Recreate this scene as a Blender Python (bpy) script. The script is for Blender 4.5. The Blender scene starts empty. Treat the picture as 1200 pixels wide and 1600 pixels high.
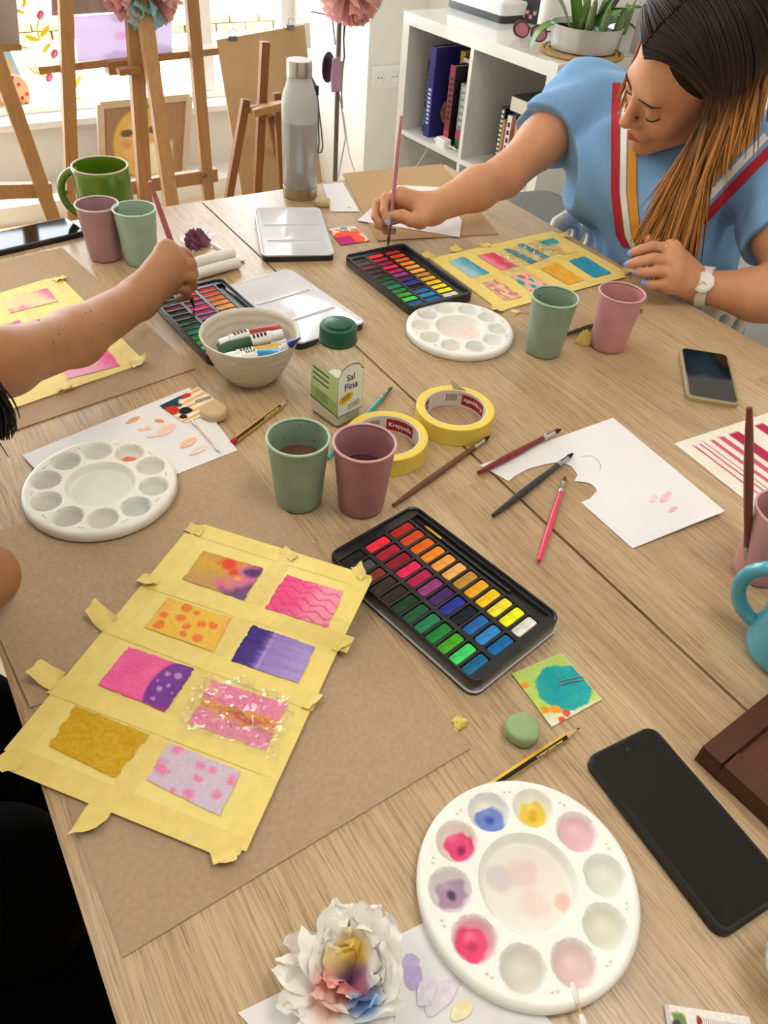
import bpy, bmesh, math, random
import numpy as np
from mathutils import Vector, Matrix, Euler
random.seed(7); rng = np.random.default_rng(7)
SC = bpy.context.scene
COL = SC.collection
PI = math.pi

# ------------------------------------------------------------------ camera
FPX = 1214.4
CR = np.array([0.8488, -0.5246, 0.0658]); CU = np.array([0.3120, 0.5990, 0.7378]); CF = np.array([0.4262, 0.6059, -0.6717])
CF /= np.linalg.norm(CF); CR -= CF * (CR @ CF); CR /= np.linalg.norm(CR); CU = np.cross(CR, CF)
CO = np.array([0.0, 0.0, 1.36]); TZ = 0.75
cam_d = bpy.data.cameras.new('camera'); cam = bpy.data.objects.new('camera', cam_d); COL.objects.link(cam)
cam_d.sensor_fit = 'VERTICAL'; cam_d.sensor_height = 24.0; cam_d.sensor_width = 18.0
cam_d.lens = FPX * 24.0 / 1600.0; cam_d.clip_start = 0.02
cam.matrix_world = Matrix(((CR[0], CU[0], -CF[0], CO[0]), (CR[1], CU[1], -CF[1], CO[1]), (CR[2], CU[2], -CF[2], CO[2]), (0, 0, 0, 1)))
SC.camera = cam

# ------------------------------------------------------------------ sky, sun, lamps, exposure
SC.view_settings.view_transform = 'Standard'; SC.view_settings.look = 'None'
SC.view_settings.gamma = 1.0; SC.view_settings.use_curve_mapping = False
SC.view_settings.exposure = 0.0
try:
    SC.cycles.use_denoising = True
    SC.cycles.max_bounces = 8; SC.cycles.transparent_max_bounces = 16; SC.cycles.caustics_reflective = False; SC.cycles.caustics_refractive = False
except Exception: pass
world = bpy.data.worlds.new('sky'); SC.world = world; world.use_nodes = True
world.node_tree.nodes['Background'].inputs[0].default_value = (0.86, 0.93, 1.0, 1)
world.node_tree.nodes['Background'].inputs[1].default_value = 8.6
def light(name, kind, loc, energy, size=None, rot=(0, 0, 0), color=(1, 1, 1)):
    d = bpy.data.lights.new(name, kind); d.energy = energy; d.color = color
    if kind == 'AREA':
        d.shape = 'RECTANGLE'; d.size, d.size_y = size
    o = bpy.data.objects.new(name, d); o.location = loc; o.rotation_euler = rot; COL.objects.link(o); return o
sun = light('sun', 'SUN', (6, 6, 8), 14.0, rot=(math.radians(-14), math.radians(34), 0), color=(1, .95, .86)); sun.data.angle = 0.01
# daylight entering through the shop window: a sampling portal for the sky, it gives off no light itself
portal = light('window_portal', 'AREA', (0.0, 3.58, 1.35), 1.0, (3.6, 2.0), (math.radians(-90), 0, 0)); portal.data.cycles.is_portal = True

# ------------------------------------------------------------------ pixel -> place helpers (1200x1600 frame)
def ray(u, v): return CF + CR * ((u - 600) / FPX) + CU * ((800 - v) / FPX)
def T(u, v, z=0.0):
    d = ray(u, v); return CO + d * ((TZ + z - CO[2]) / d[2])
def PL(u, v, ax, val):
    d = ray(u, v); return CO + d * ((val - CO[ax]) / d[ax])
def DP(u, v, zc): return CO + ray(u, v) * zc

# ------------------------------------------------------------------ colour + material helpers
def lin(c):
    if isinstance(c, str): c = tuple(int(c[i:i + 2], 16) for i in (1, 3, 5))
    return tuple((x / 255 / 12.92 if x / 255 <= .04045 else ((x / 255 + .055) / 1.055) ** 2.4) for x in c)
MATS = {}
def _tree(name):
    m = bpy.data.materials.new(name); m.use_nodes = True
    nt = m.node_tree; b = nt.nodes['Principled BSDF']; return m, nt, b
def mat(name, col, rough=.5, metal=0, var=.05, scale=25, bump=0, bscale=None, trans=0, ior=1.45, coat=0, sheen=0, sss=0, stretch=(1, 1, 1), spec=None, emit=0):
    if name in MATS: return MATS[name]
    m, nt, b = _tree(name); c = lin(col)
    tc = nt.nodes.new('ShaderNodeTexCoord'); mp = nt.nodes.new('ShaderNodeMapping'); mp.inputs['Scale'].default_value = stretch
    nt.links.new(tc.outputs['Object'], mp.inputs[0])
    n = nt.nodes.new('ShaderNodeTexNoise'); n.inputs['Scale'].default_value = scale; n.inputs['Detail'].default_value = 4
    nt.links.new(mp.outputs[0], n.inputs['Vector'])
    r = nt.nodes.new('ShaderNodeValToRGB'); r.color_ramp.elements[0].position = .3; r.color_ramp.elements[1].position = .7
    r.color_ramp.elements[0].color = tuple(min(1, x * (1 - var)) for x in c) + (1,); r.color_ramp.elements[1].color = tuple(min(1, x * (1 + var)) for x in c) + (1,)
    nt.links.new(n.outputs['Fac'], r.inputs[0]); nt.links.new(r.outputs[0], b.inputs['Base Color'])
    b.inputs['Roughness'].default_value = rough; b.inputs['Metallic'].default_value = metal
    b.inputs['IOR'].default_value = ior
    if trans: b.inputs['Transmission Weight'].default_value = trans
    if coat: b.inputs['Coat Weight'].default_value = coat; b.inputs['Coat Roughness'].default_value = .08
    if sheen: b.inputs['Sheen Weight'].default_value = sheen
    if spec is not None: b.inputs['Specular IOR Level'].default_value = spec
    if sss:
        b.inputs['Subsurface Weight'].default_value = sss; b.inputs['Subsurface Radius'].default_value = (1, .4, .2); b.inputs['Subsurface Scale'].default_value = .006
    if emit:
        nt.links.new(r.outputs[0], b.inputs['Emission Color']); b.inputs['Emission Strength'].default_value = emit
    if bump:
        n2 = nt.nodes.new('ShaderNodeTexNoise'); n2.inputs['Scale'].default_value = bscale or scale * 4; n2.inputs['Detail'].default_value = 3
        nt.links.new(mp.outputs[0], n2.inputs['Vector'])
        bp = nt.nodes.new('ShaderNodeBump'); bp.inputs['Strength'].default_value = bump; bp.inputs['Distance'].default_value = .002
        nt.links.new(n2.outputs['Fac'], bp.inputs['Height']); nt.links.new(bp.outputs[0], b.inputs['Normal'])
    MATS[name] = m; return m
def vmat(name, rough=.6, bump=0, bscale=300, coat=0, sss=0, var=.05, vscale=120, sheen=0, spec=None, aniso=0):
    """pigment stored per point in the colour attribute, with fine noise on top"""
    if name in MATS: return MATS[name]
    m, nt, b = _tree(name)
    a = nt.nodes.new('ShaderNodeAttribute'); a.attribute_name = 'Col'
    tc = nt.nodes.new('ShaderNodeTexCoord'); n = nt.nodes.new('ShaderNodeTexNoise'); n.inputs['Scale'].default_value = vscale; n.inputs['Detail'].default_value = 3
    nt.links.new(tc.outputs['Object'], n.inputs['Vector'])
    mr = nt.nodes.new('ShaderNodeMapRange'); mr.inputs[1].default_value = .25; mr.inputs[2].default_value = .75; mr.inputs[3].default_value = 1 - var; mr.inputs[4].default_value = 1 + var
    nt.links.new(n.outputs['Fac'], mr.inputs[0])
    mx = nt.nodes.new('ShaderNodeVectorMath'); mx.operation = 'SCALE'
    nt.links.new(a.outputs['Color'], mx.inputs[0]); nt.links.new(mr.outputs[0], mx.inputs['Scale']); nt.links.new(mx.outputs[0], b.inputs['Base Color'])
    b.inputs['Roughness'].default_value = rough
    if coat: b.inputs['Coat Weight'].default_value = coat; b.inputs['Coat Roughness'].default_value = .1
    if sheen: b.inputs['Sheen Weight'].default_value = sheen
    if spec is not None: b.inputs['Specular IOR Level'].default_value = spec
    if sss:
        b.inputs['Subsurface Weight'].default_value = sss; b.inputs['Subsurface Radius'].default_value = (1, .4, .2); b.inputs['Subsurface Scale'].default_value = .005
    if bump:
        n2 = nt.nodes.new('ShaderNodeTexNoise'); n2.inputs['Scale'].default_value = bscale; nt.links.new(tc.outputs['Object'], n2.inputs['Vector'])
        bp = nt.nodes.new('ShaderNodeBump'); bp.inputs['Strength'].default_value = bump; bp.inputs['Distance'].default_value = .001
        nt.links.new(n2.outputs['Fac'], bp.inputs['Height']); nt.links.new(bp.outputs[0], b.inputs['Normal'])
    MATS[name] = m; return m
def clear(name, tint='#ffffff', gloss=.12, rough=.05, edge=.6):
    """thin clear sheet (window pane, cling film, bottle wall): lets light straight through, glossy at grazing angles"""
    if name in MATS: return MATS[name]
    m = bpy.data.materials.new(name); m.use_nodes = True; nt = m.node_tree; nt.nodes.clear()
    out = nt.nodes.new('ShaderNodeOutputMaterial'); mx = nt.nodes.new('ShaderNodeMixShader')
    t = nt.nodes.new('ShaderNodeBsdfTransparent'); t.inputs[0].default_value = lin(tint) + (1,)
    g = nt.nodes.new('ShaderNodeBsdfGlossy'); g.inputs['Roughness'].default_value = rough
    lw = nt.nodes.new('ShaderNodeLayerWeight'); lw.inputs[0].default_value = .35
    ma = nt.nodes.new('ShaderNodeMath'); ma.operation = 'MULTIPLY_ADD'; ma.inputs[1].default_value = edge; ma.inputs[2].default_value = gloss; ma.use_clamp = True
    nt.links.new(lw.outputs['Facing'], ma.inputs[0]); nt.links.new(ma.outputs[0], mx.inputs[0])
    nt.links.new(t.outputs[0], mx.inputs[1]); nt.links.new(g.outputs[0], mx.inputs[2]); nt.links.new(mx.outputs[0], out.inputs[0])
    MATS[name] = m; return m

# ------------------------------------------------------------------ mesh + object helpers
def link(o, parent=None):
    COL.objects.link(o)
    if parent is not None: o.parent = parent
    return o
def meshobj(name, v, f, m, parent=None, loc=None, rot=None, smooth=40, cols=None):
    me = bpy.data.meshes.new(name)
    v = np.asarray(v, dtype=float).reshape(-1, 3)
    me.from_pydata(v.tolist(), [], [tuple(int(i) for i in q) for q in f]); me.update()
    if cols is not None:
        at = me.color_attributes.new('Col', 'FLOAT_COLOR', 'POINT')
        c = np.ones((len(v), 4), dtype=np.float32); c[:, :3] = np.asarray(cols).reshape(-1, 3); at.data.foreach_set('color', c.ravel())
    if smooth:
        me.polygons.foreach_set('use_smooth', [True] * len(me.polygons))
        if smooth < 180:
            try: me.set_sharp_from_angle(angle=math.radians(smooth))
            except Exception: pass
    me.materials.append(m)
    o = bpy.data.objects.new(name, me)
    if loc is not None: o.location = loc
    if rot is not None: o.rotation_euler = rot
    return link(o, parent)
def tag(o, label=None, cat=None, group=None, kind=None):
    if label: o['label'] = label
    if cat: o['category'] = cat
    if group: o['group'] = group
    if kind: o['kind'] = kind
    return o
def thing(name, label, cat, loc=(0, 0, 0), rz=0, group=None, rot=None):
    o = bpy.data.objects.new(name, None); o.empty_display_size = .02; link(o)
    o.location = tuple(float(q) for q in loc); o.rotation_euler = rot if rot is not None else (0, 0, rz)
    return tag(o, label, cat, group)
def dup(root, loc, rz=0, label=None, group=None, rot=None, skip=()):
    def cp(o, p):
        c = o.copy(); COL.objects.link(c); c.parent = p
        for ch in o.children:
            if ch.name.split('.')[0] not in skip: cp(ch, c)
        return c
    r = cp(root, None); r.location = tuple(float(q) for q in loc); r.rotation_euler = rot if rot is not None else (0, 0, rz)
    if label: r['label'] = label
    if group: r['group'] = group
    return r
class MB:
    def __init__(s): s.v = []; s.f = []; s.c = []
    def add(s, v, f, c=None):
        k = len(s.v); s.v += [tuple(float(a) for a in q) for q in v]; s.f += [tuple(int(i) + k for i in q) for q in f]
        if c is not None: s.c += [tuple(c)] * len(v) if np.ndim(c) == 1 else [tuple(q) for q in c]
        return s
    def box(s, c, d, rz=0, rot=None, col=None):
        x, y, z = d[0] / 2, d[1] / 2, d[2] / 2
        v = np.array([(-x, -y, -z), (x, -y, -z), (x, y, -z), (-x, y, -z), (-x, -y, z), (x, -y, z), (x, y, z), (-x, y, z)])
        if rot is not None or rz:
            R = np.array(Euler(rot if rot is not None else (0, 0, rz)).to_matrix()); v = v @ R.T
        return s.add(v + np.array(c), [(0, 3, 2, 1), (4, 5, 6, 7), (0, 1, 5, 4), (1, 2, 6, 5), (2, 3, 7, 6), (3, 0, 4, 7)], col)
    def hexa(s, q8, col=None):
        return s.add(q8, [(0, 3, 2, 1), (4, 5, 6, 7), (0, 1, 5, 4), (1, 2, 6, 5), (2, 3, 7, 6), (3, 0, 4, 7)], col)
    def bar(s, a, b, w, h, up=(0, 0, 1), col=None):
        """rectangular bar from a to b, w across, h along up"""
        a, b = np.array(a, float), np.array(b, float); d = b - a; d /= np.linalg.norm(d); up = np.array(up, float)
        sx = np.cross(d, up); sx /= np.linalg.norm(sx); sy = np.cross(sx, d)
        q = [(-1, -1), (1, -1), (1, 1), (-1, 1)]
        return s.hexa([a + sx * i * w / 2 + sy * j * h / 2 for i, j in q] + [b + sx * i * w / 2 + sy * j * h / 2 for i, j in q], col)
    def tube(s, pts, rad, n=10, cap=True, col=None, flat=1.0):
        pts = [np.array(p, float) for p in pts]; m = len(pts)
        if np.isscalar(rad): rad = [rad] * m
        v = []; t0 = pts[1] - pts[0]; up = np.array([0, 0, 1.]) if abs(t0[2]) < .9 * np.linalg.norm(t0) else np.array([1., 0, 0])
        sx = np.cross(t0, up); sx /= np.linalg.norm(sx)
        for i in range(m):
            t = pts[min(i + 1, m - 1)] - pts[max(i - 1, 0)]; t /= np.linalg.norm(t)
            sx = sx - t * (sx @ t); sx /= np.linalg.norm(sx); sy = np.cross(sx, t)
            for k in range(n):
                a = 2 * PI * k / n; v.append(pts[i] + rad[i] * (sx * math.cos(a) + sy * math.sin(a) * flat))
        f = [(i * n + k, i * n + (k + 1) % n, (i + 1) * n + (k + 1) % n, (i + 1) * n + k) for i in range(m - 1) for k in range(n)]
        if cap: f += [tuple(range(n - 1, -1, -1)), tuple((m - 1) * n + k for k in range(n))]
        if col is not None and np.ndim(col) == 2: col = np.repeat(np.asarray(col), n, 0)
        return s.add(v, [q[::-1] for q in f], col)
    def lathe(s, prof, n=40, c=(0, 0, 0), closed=False, sc=(1, 1)):
        v = []; f = []; m = len(prof)
        for r, z in prof:
            for k in range(n):
                a = 2 * PI * k / n; v.append((c[0] + r * math.cos(a) * sc[0], c[1] + r * math.sin(a) * sc[1], c[2] + z))
        for i in range(m - 1 + (1 if closed else 0)):
            j = (i + 1) % m
            for k in range(n): f.append((i * n + k, i * n + (k + 1) % n, j * n + (k + 1) % n, j * n + k))
        if not closed:
            f.append(tuple(range(n - 1, -1, -1))); f.append(tuple((m - 1) * n + k for k in range(n)))
        return s.add(v, f)
    def prism(s, poly, z0, z1, bev=0, col=None):
        """poly counter-clockwise 2-d outline, optionally with a chamfered top edge"""
        P = np.asarray(poly, float)[:, :2]; n = len(P); rings = [(P, z0), (P, z1 - bev)] if bev else [(P, z0), (P, z1)]
        if bev: rings.append((inset(P, bev), z1))
        v = [(x, y, z) for R, z in rings for x, y in R]; m = len(rings)
        f = [(i * n + k, i * n + (k + 1) % n, (i + 1) * n + (k + 1) % n, (i + 1) * n + k) for i in range(m - 1) for k in range(n)]
        f += [tuple(range(n - 1, -1, -1)), tuple((m - 1) * n + k for k in range(n))]
        return s.add(v, f, col)
    def build(s, name, m, parent=None, loc=None, rot=None, smooth=40, org=None):
        v = np.array(s.v)
        if org is not None: v = v - np.array(org)
        return meshobj(name, v, s.f, m, parent, loc, rot, smooth, s.c if s.c else None)
def inset(P, d):
    P = np.asarray(P, float); n = len(P); out = []
    for i in range(n):
        a, b, c = P[i - 1], P[i], P[(i + 1) % n]
        e1 = b - a; e2 = c - b; e1 = e1 / (np.linalg.norm(e1) + 1e-12); e2 = e2 / (np.linalg.norm(e2) + 1e-12)
        n1 = np.array([-e1[1], e1[0]]); n2 = np.array([-e2[1], e2[0]]); k = 1 + n1 @ n2
        out.append(b + (n1 + n2) * d / max(k, .3))
    return np.array(out)
def rrect(w, h, r, n=5, c=(0, 0)):
    o = []
    for cx, cy, a0 in ((w / 2 - r, h / 2 - r, 0), (-w / 2 + r, h / 2 - r, 90), (-w / 2 + r, -h / 2 + r, 180), (w / 2 - r, -h / 2 + r, 270)):
        for i in range(n + 1):
            a = math.radians(a0 + 90 * i / n); o.append((c[0] + cx + r * math.cos(a), c[1] + cy + r * math.sin(a)))
    return np.array(o)
def ccw(P):
    P = np.asarray(P, float)[:, :2]
    a = sum(P[i - 1][0] * P[i][1] - P[i][0] * P[i - 1][1] for i in range(len(P)))
    return P if a > 0 else P[::-1]
# value noise for pigments and crumples
_NT = rng.random((64, 64))
def vnoise(x, y, seed=0):
    x = np.asarray(x, float) + seed * 17.31; y = np.asarray(y, float) + seed * 9.77
    xi = np.floor(x).astype(int); yi = np.floor(y).astype(int); fx = x - xi; fy = y - yi; fx = fx * fx * (3 - 2 * fx); fy = fy * fy * (3 - 2 * fy)
    g = lambda i, j: _NT[i % 64, j % 64]
    return (g(xi, yi) * (1 - fx) + g(xi + 1, yi) * fx) * (1 - fy) + (g(xi, yi + 1) * (1 - fx) + g(xi + 1, yi + 1) * fx) * fy
def fbm(x, y, seed=0, o=4): return sum(vnoise(np.asarray(x) * 2 ** i, np.asarray(y) * 2 ** i, seed + i) * .5 ** (i + 1) for i in range(o)) / (1 - .5 ** o)
def sstep(a, b, x): t = np.clip((np.asarray(x, float) - a) / (b - a), 0, 1); return t * t * (3 - 2 * t)
def mixc(a, b, t): t = np.asarray(t)[..., None]; return np.asarray(a) * (1 - t) + np.asarray(b) * t
def vthin(name, f=.5):
    m, nt, b = _tree(name); a = nt.nodes.new('ShaderNodeAttribute'); a.attribute_name = 'Col'; nt.links.new(a.outputs['Color'], b.inputs['Base Color']); b.inputs['Roughness'].default_value = .9
    tr = nt.nodes.new('ShaderNodeBsdfTranslucent'); nt.links.new(a.outputs['Color'], tr.inputs[0]); mx = nt.nodes.new('ShaderNodeMixShader'); mx.inputs[0].default_value = f
    nt.links.new(b.outputs[0], mx.inputs[1]); nt.links.new(tr.outputs[0], mx.inputs[2]); nt.links.new(mx.outputs[0], nt.nodes['Material Output'].inputs[0]); return m
def text_mesh(s, size=1.0, bold=False):
    """flat lettering as vertices/faces, origin at its centre"""
    cu = bpy.data.curves.new('lettering', 'FONT'); cu.body = s; cu.size = size; cu.align_x = 'CENTER'; cu.align_y = 'CENTER'; cu.resolution_u = 3
    if bold: cu.offset = size * .018
    o = bpy.data.objects.new('lettering', cu); COL.objects.link(o)
    dg = bpy.context.evaluated_depsgraph_get(); me = o.evaluated_get(dg).to_mesh()
    v = np.array([tuple(p.co) for p in me.vertices]).reshape(-1, 3); f = [tuple(p.vertices) for p in me.polygons]
    o.evaluated_get(dg).to_mesh_clear(); bpy.data.objects.remove(o); bpy.data.curves.remove(cu)
    return v, f
# ================================================================== the room
WX0, WX1, WY0, WY1, CZ = -2.0, 2.12, -2.4, 3.62, 2.7
wallm = mat('wall_paint', '#e9e6df', .85, var=.02, scale=6, bump=.05)
whitep = mat('white_frame_paint', '#eceae6', .45, var=.02)
def struct(name, mb, m, parent=None, **k):
    o = mb.build(name, m, parent, **k)
    if parent is None: o['kind'] = 'structure'
    return o
struct('floor', MB().box(((WX0 + WX1) / 2, (WY0 + WY1) / 2, -.03), (WX1 - WX0 + .3, WY1 - WY0 + .3, .06)), mat('floor_tile', '#d9c3a4', .35, var=.06, scale=4))
struct('ceiling', MB().box(((WX0 + WX1) / 2, (WY0 + WY1) / 2, CZ + .05), (WX1 - WX0 + .3, WY1 - WY0 + .3, .1)), mat('ceiling_paint', '#efece6', .9, var=.02))
struct('wall_right', MB().box((WX1 + .075, (WY0 + WY1) / 2, CZ / 2), (.15, WY1 - WY0 + .3, CZ)), wallm)
struct('wall_left', MB().box((WX0 - .075, (WY0 + WY1) / 2, CZ / 2), (.15, WY1 - WY0 + .3, CZ)), wallm)
struct('wall_front', MB().box(((WX0 + WX1) / 2, WY0 - .075, CZ / 2), (WX1 - WX0, .15, CZ)), wallm)
SILL, HEAD, JX0, JX1 = .31, 2.35, -1.7, 1.85
struct('wall_back', MB().box(((WX0 + WX1) / 2, WY1 + .1, SILL / 2), (WX1 - WX0, .2, SILL)).box(((WX0 + WX1) / 2, WY1 + .1, (HEAD + CZ) / 2), (WX1 - WX0, .2, CZ - HEAD))
       .box(((WX0 + JX0) / 2, WY1 + .1, (SILL + HEAD) / 2), (JX0 - WX0, .2, HEAD - SILL)).box(((WX1 + JX1) / 2, WY1 + .1, (SILL + HEAD) / 2), (WX1 - JX1, .2, HEAD - SILL)), wallm)
struct('wall_pillar', MB().box((1.985, 3.32, CZ / 2), (.27, .6, CZ)), wallm)
struct('baseboard_back', MB().box((-.1, WY1 - .008, .035), (3.85, .016, .07)), whitep)
win = tag(bpy.data.objects.new('window_1', None), kind='structure'); link(win); win.location = (0, WY1, SILL)
fr = MB()
for x in (JX0 + .03, 1.425, .1, JX1 - .03): fr.box((x, .10, (HEAD - SILL - .06 + .0445) / 2), (.06, .07, HEAD - SILL - .06 - .0445))
fr.box((.075, .10, .029), (3.549, .074, .029)).box((.075, .10, HEAD - SILL - .03), (3.55, .074, .06))
fr.build('window_frame', whitep, win)
MB().box((.075, .035, .002), (3.549, .19, .024)).build('window_sill', whitep, win)
for a, b in ((JX0 + .06, .07), (.13, 1.395), (1.455, JX1 - .06)):
    MB().box(((a + b) / 2, .105, (HEAD - SILL - .06 + .0445) / 2), (b - a, .006, HEAD - SILL - .06 - .0445)).build('pane', clear('window_glass', gloss=.02, rough=.0), win)
# added fill light: two unseen glowing ceiling panels that brighten table and room
for i, (x, y, e) in enumerate(((.75, -.1, 11.5), (-.7, 1.0, 7))):
    t = thing('ceiling_lamp', ['square ceiling panel lamp above the near end of the table', 'square ceiling panel lamp above the left side of the room'][i], 'lamp', (x, y, CZ - .03), group='ceiling panel lamps')
    MB().box((0, 0, .018), (.72, .72, .024)).build('lamp_housing', whitep, t)
    MB().box((0, 0, .0025), (.68, .68, .006)).build('diffuser', mat('lamp_diffuser', '#fff6e6', .6, emit=2.0), t)
    l = light('panel_light', 'AREA', (0, 0, -.004), e, (.66, .66), color=(1, .97, .92)); l.parent = t
# ---- outside
struct('pavement', MB().box((0, 12, -.1), (30, 16.4, .1)), mat('pavement_stone', '#d8d2c6', .8, var=.08, scale=3))
stone = thing('stone_wall', 'low sunlit wall of tan stone blocks across the street', 'wall', (1.9, 6.86, -.05))
sb = mat('tan_stone', '#a8906a', .9, var=.3, scale=14, bump=.5)
for r in range(2):
    for i in range(22):
        MB().box((-2.6 + i * .25 + (r % 2) * .12, -.1 + rng.uniform(-.012, .012), .028 + r * .056), (.236, .16, .050)).build('stone_block', sb, stone)
MB().box((.1, .3, .05), (5.8, .7, .10)).build('wall_core', mat('pale_stone', '#cfc6b4', .9, var=.1), stone)
step = thing('stone_kerb', 'long tan kerb of worn stones at the street edge', 'kerb', (2.2, 5.95, -.05))
for i in range(11): MB().box((-1.7 + i * .36, rng.uniform(-.008, .008), .02), (.345, .16, .04)).build('kerb_stone', mat('pale_kerb', '#c4b69c', .9, var=.15, scale=8), step)
# ---- wall sockets on the pillar
sk = thing('wall_socket', 'white double power socket plate on the pillar beside the white shelf unit', 'socket', (1.942, 3.02, .53))
sw = mat('socket_plastic', '#eeece8', .35, var=.01)
MB().prism(rrect(.152, .085, .006), 0, .009, .002).build('plate', sw, sk, rot=(PI / 2, 0, 0))
for x in (-.037, .037):
    MB().lathe([(.0225, .0085), (.0225, .0135), (.0200, .0135), (.0195, .0096), (.001, .0096)], 28).build('socket_face', sw, sk, loc=(x, 0, 0), rot=(PI / 2, 0, 0))
    MB().lathe([(.003, .0097), (.003, .0102), (.0005, .0102)], 10, (-.0085, 0, 0)).lathe([(.003, .0097), (.003, .0102), (.0005, .0102)], 10, (.0085, 0, 0)).build('contact_hole', mat('socket_dark', '#2b2a28', .6), sk, loc=(x, 0, 0), rot=(PI / 2, 0, 0))
struct('trim_1', MB().box((.2, 3.50, .035), (3.2, .20, .07)), whitep)
# ================================================================== table
def wood_table():
    m, nt, b = _tree('oak_veneer')
    N = nt.nodes.new; L = nt.links.new
    tc = N('ShaderNodeTexCoord'); mp = N('ShaderNodeMapping'); mp.inputs['Rotation'].default_value = (0, 0, PI / 2); L(tc.outputs['Object'], mp.inputs[0])
    br = N('ShaderNodeTexBrick'); br.inputs['Scale'].default_value = 1; br.inputs['Brick Width'].default_value = 1.1; br.inputs['Row Height'].default_value = .098
    br.inputs['Mortar Size'].default_value = 0; br.inputs['Color1'].default_value = (0, 0, 0, 1); br.inputs['Color2'].default_value = (1, 1, 1, 1); br.inputs['Bias'].default_value = 0
    br.offset = .37; L(mp.outputs[0], br.inputs['Vector'])
    # grain: stretched along the length, shifted from stave to stave
    off = N('ShaderNodeVectorMath'); off.operation = 'MULTIPLY_ADD'; off.inputs[1].default_value = (7, 3, 5); L(br.outputs['Color'], off.inputs[0]); L(tc.outputs['Object'], off.inputs[2])
    def grain(sx, sy, det, rough=.6):
        q = N('ShaderNodeMapping'); q.inputs['Scale'].default_value = (sx, sy, 1); L(off.outputs[0], q.inputs[0])
        n = N('ShaderNodeTexNoise'); n.inputs['Scale'].default_value = 1; n.inputs['Detail'].default_value = det; n.inputs['Roughness'].default_value = rough; n.inputs['Distortion'].default_value = .25; L(q.outputs[0], n.inputs['Vector']); return n.outputs['Fac']
    g1 = grain(30, 1.2, 4); g2 = grain(420, 7, 3); g3 = grain(1000, 26, 2)
    def ramp(src, a, ca, bb, cb):
        r = N('ShaderNodeValToRGB'); r.color_ramp.elements[0].position = a; r.color_ramp.elements[1].position = bb
        r.color_ramp.elements[0].color = lin(ca) + (1,); r.color_ramp.elements[1].color = lin(cb) + (1,); L(src, r.inputs[0]); return r.outputs[0]
    c1 = ramp(g1, .28, '#bfa27c', .72, '#d1b793')
    def mul(a, bcol, fac):
        x = N('ShaderNodeMix'); x.data_type = 'RGBA'; x.blend_type = 'MULTIPLY'; x.inputs[0].default_value = fac; L(a, x.inputs[6]); L(bcol, x.inputs[7]); return x.outputs[2]
    c = mul(c1, ramp(g2, .36, '#b29c80', .56, '#ffffff'), .42)
    c = mul(c, ramp(g3, .36, '#957b5c', .46, '#ffffff'), .5)
    c = mul(c, ramp(br.outputs['Color'], .0, '#dcd3c8', 1., '#ffffff'), .7)
    L(c, b.inputs['Base Color']); b.inputs['Roughness'].default_value = .30; b.inputs['Specular IOR Level'].default_value = .72
    bp = N('ShaderNodeBump'); bp.inputs['Strength'].default_value = .25; bp.inputs['Distance'].default_value = .0006; L(g2, bp.inputs['Height']); L(bp.outputs[0], b.inputs['Normal'])
    return m
oak = wood_table()
TX0, TX1, TY0, TY1, SEAM = -.037, 1.147, -.42, 1.506, .546
tbl = thing('table', 'long light oak table covered with paints, papers and cups', 'table', ((TX0 + TX1) / 2, (TY0 + TY1) / 2, 0))
tl = np.array(tbl.location)
for a, b in ((TX0, SEAM - .0019), (SEAM + .0019, TX1)):
    MB().box(((a + b) / 2, (TY0 + TY1) / 2, TZ - .014), (b - a, TY1 - TY0, .028)).build('table_leaf', oak, tbl, org=tl)
MB().box((SEAM, (TY0 + TY1) / 2, TZ - .0125), (.0036, TY1 - TY0 - .004, .018)).build('seam_rail', mat('dark_oak', '#8a6844', .7), tbl, org=tl)
leg_m = mat('table_leg_oak', '#c09a6c', .5, var=.1, stretch=(1, 1, .1))
for x in (TX0 + .05, TX1 - .05):
    for y in (TY0 + .05, TY1 - .05): MB().box((x, y, (TZ - .028) / 2), (.07, .07, TZ - .028)).build('leg', leg_m, tbl, org=tl)
for x in (TX0 + .05, TX1 - .05): MB().box((x, (TY0 + TY1) / 2, TZ - .068), (.022, TY1 - TY0 - .17, .08)).build('apron', leg_m, tbl, org=tl)
for y in (TY0 + .05, TY1 - .05): MB().box(((TX0 + TX1) / 2, y, TZ - .068), (TX1 - TX0 - .17, .022, .08)).build('apron', leg_m, tbl, org=tl)

# ================================================================== flat sheets
def sheet(name, label, cat, pts, m, z=.0006, th=.0006, group=None, world=False, curl=0):
    """a sheet of paper or card lying at height z above the table; pts are its outline"""
    P = ccw([q if world else T(q[0], q[1], z)[:2] for q in pts]); c = P.mean(0)
    o = MB().prism(P - c, 0, th).build(name, m, None, (c[0], c[1], TZ + z), smooth=0)
    return tag(o, label, cat, group)
kraft = mat('grey_board', '#b39879', .85, var=.09, scale=260, bump=.15, bscale=500)
kraft2 = mat('grey_board_edge', '#b19779', .85, var=.08, scale=240, bump=.15, bscale=500)
paperw = mat('white_paper', '#e9e6e8', .8, var=.015, scale=10)
def X(l1, l2, z=0):
    a, b = T(*l1[0], z)[:2], T(*l1[1], z)[:2]; c, d = T(*l2[0], z)[:2], T(*l2[1], z)[:2]
    M2 = np.array([b - a, -(d - c)]).T; t = np.linalg.solve(M2, c - a); return a + (b - a) * t[0]
A_, B_, D_ = T(735, 1170)[:2], T(192, 1497)[:2], T(372, 704)[:2]
bd2 = [A_, B_, B_ + (D_ - A_) * .62, A_ + (D_ - A_) * .62]
sheet('cardboard_sheet', 'grey-brown cardboard under the lower half of the taped painting', 'cardboard', bd2, kraft2, .0002, .0012, world=True)
q1 = X(((0, 832), (372, 704)), ((0, 998), (48, 1108)))
lo = T(48, 1108)[:2]; rgt = A_ + (D_ - A_) * .42
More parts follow.
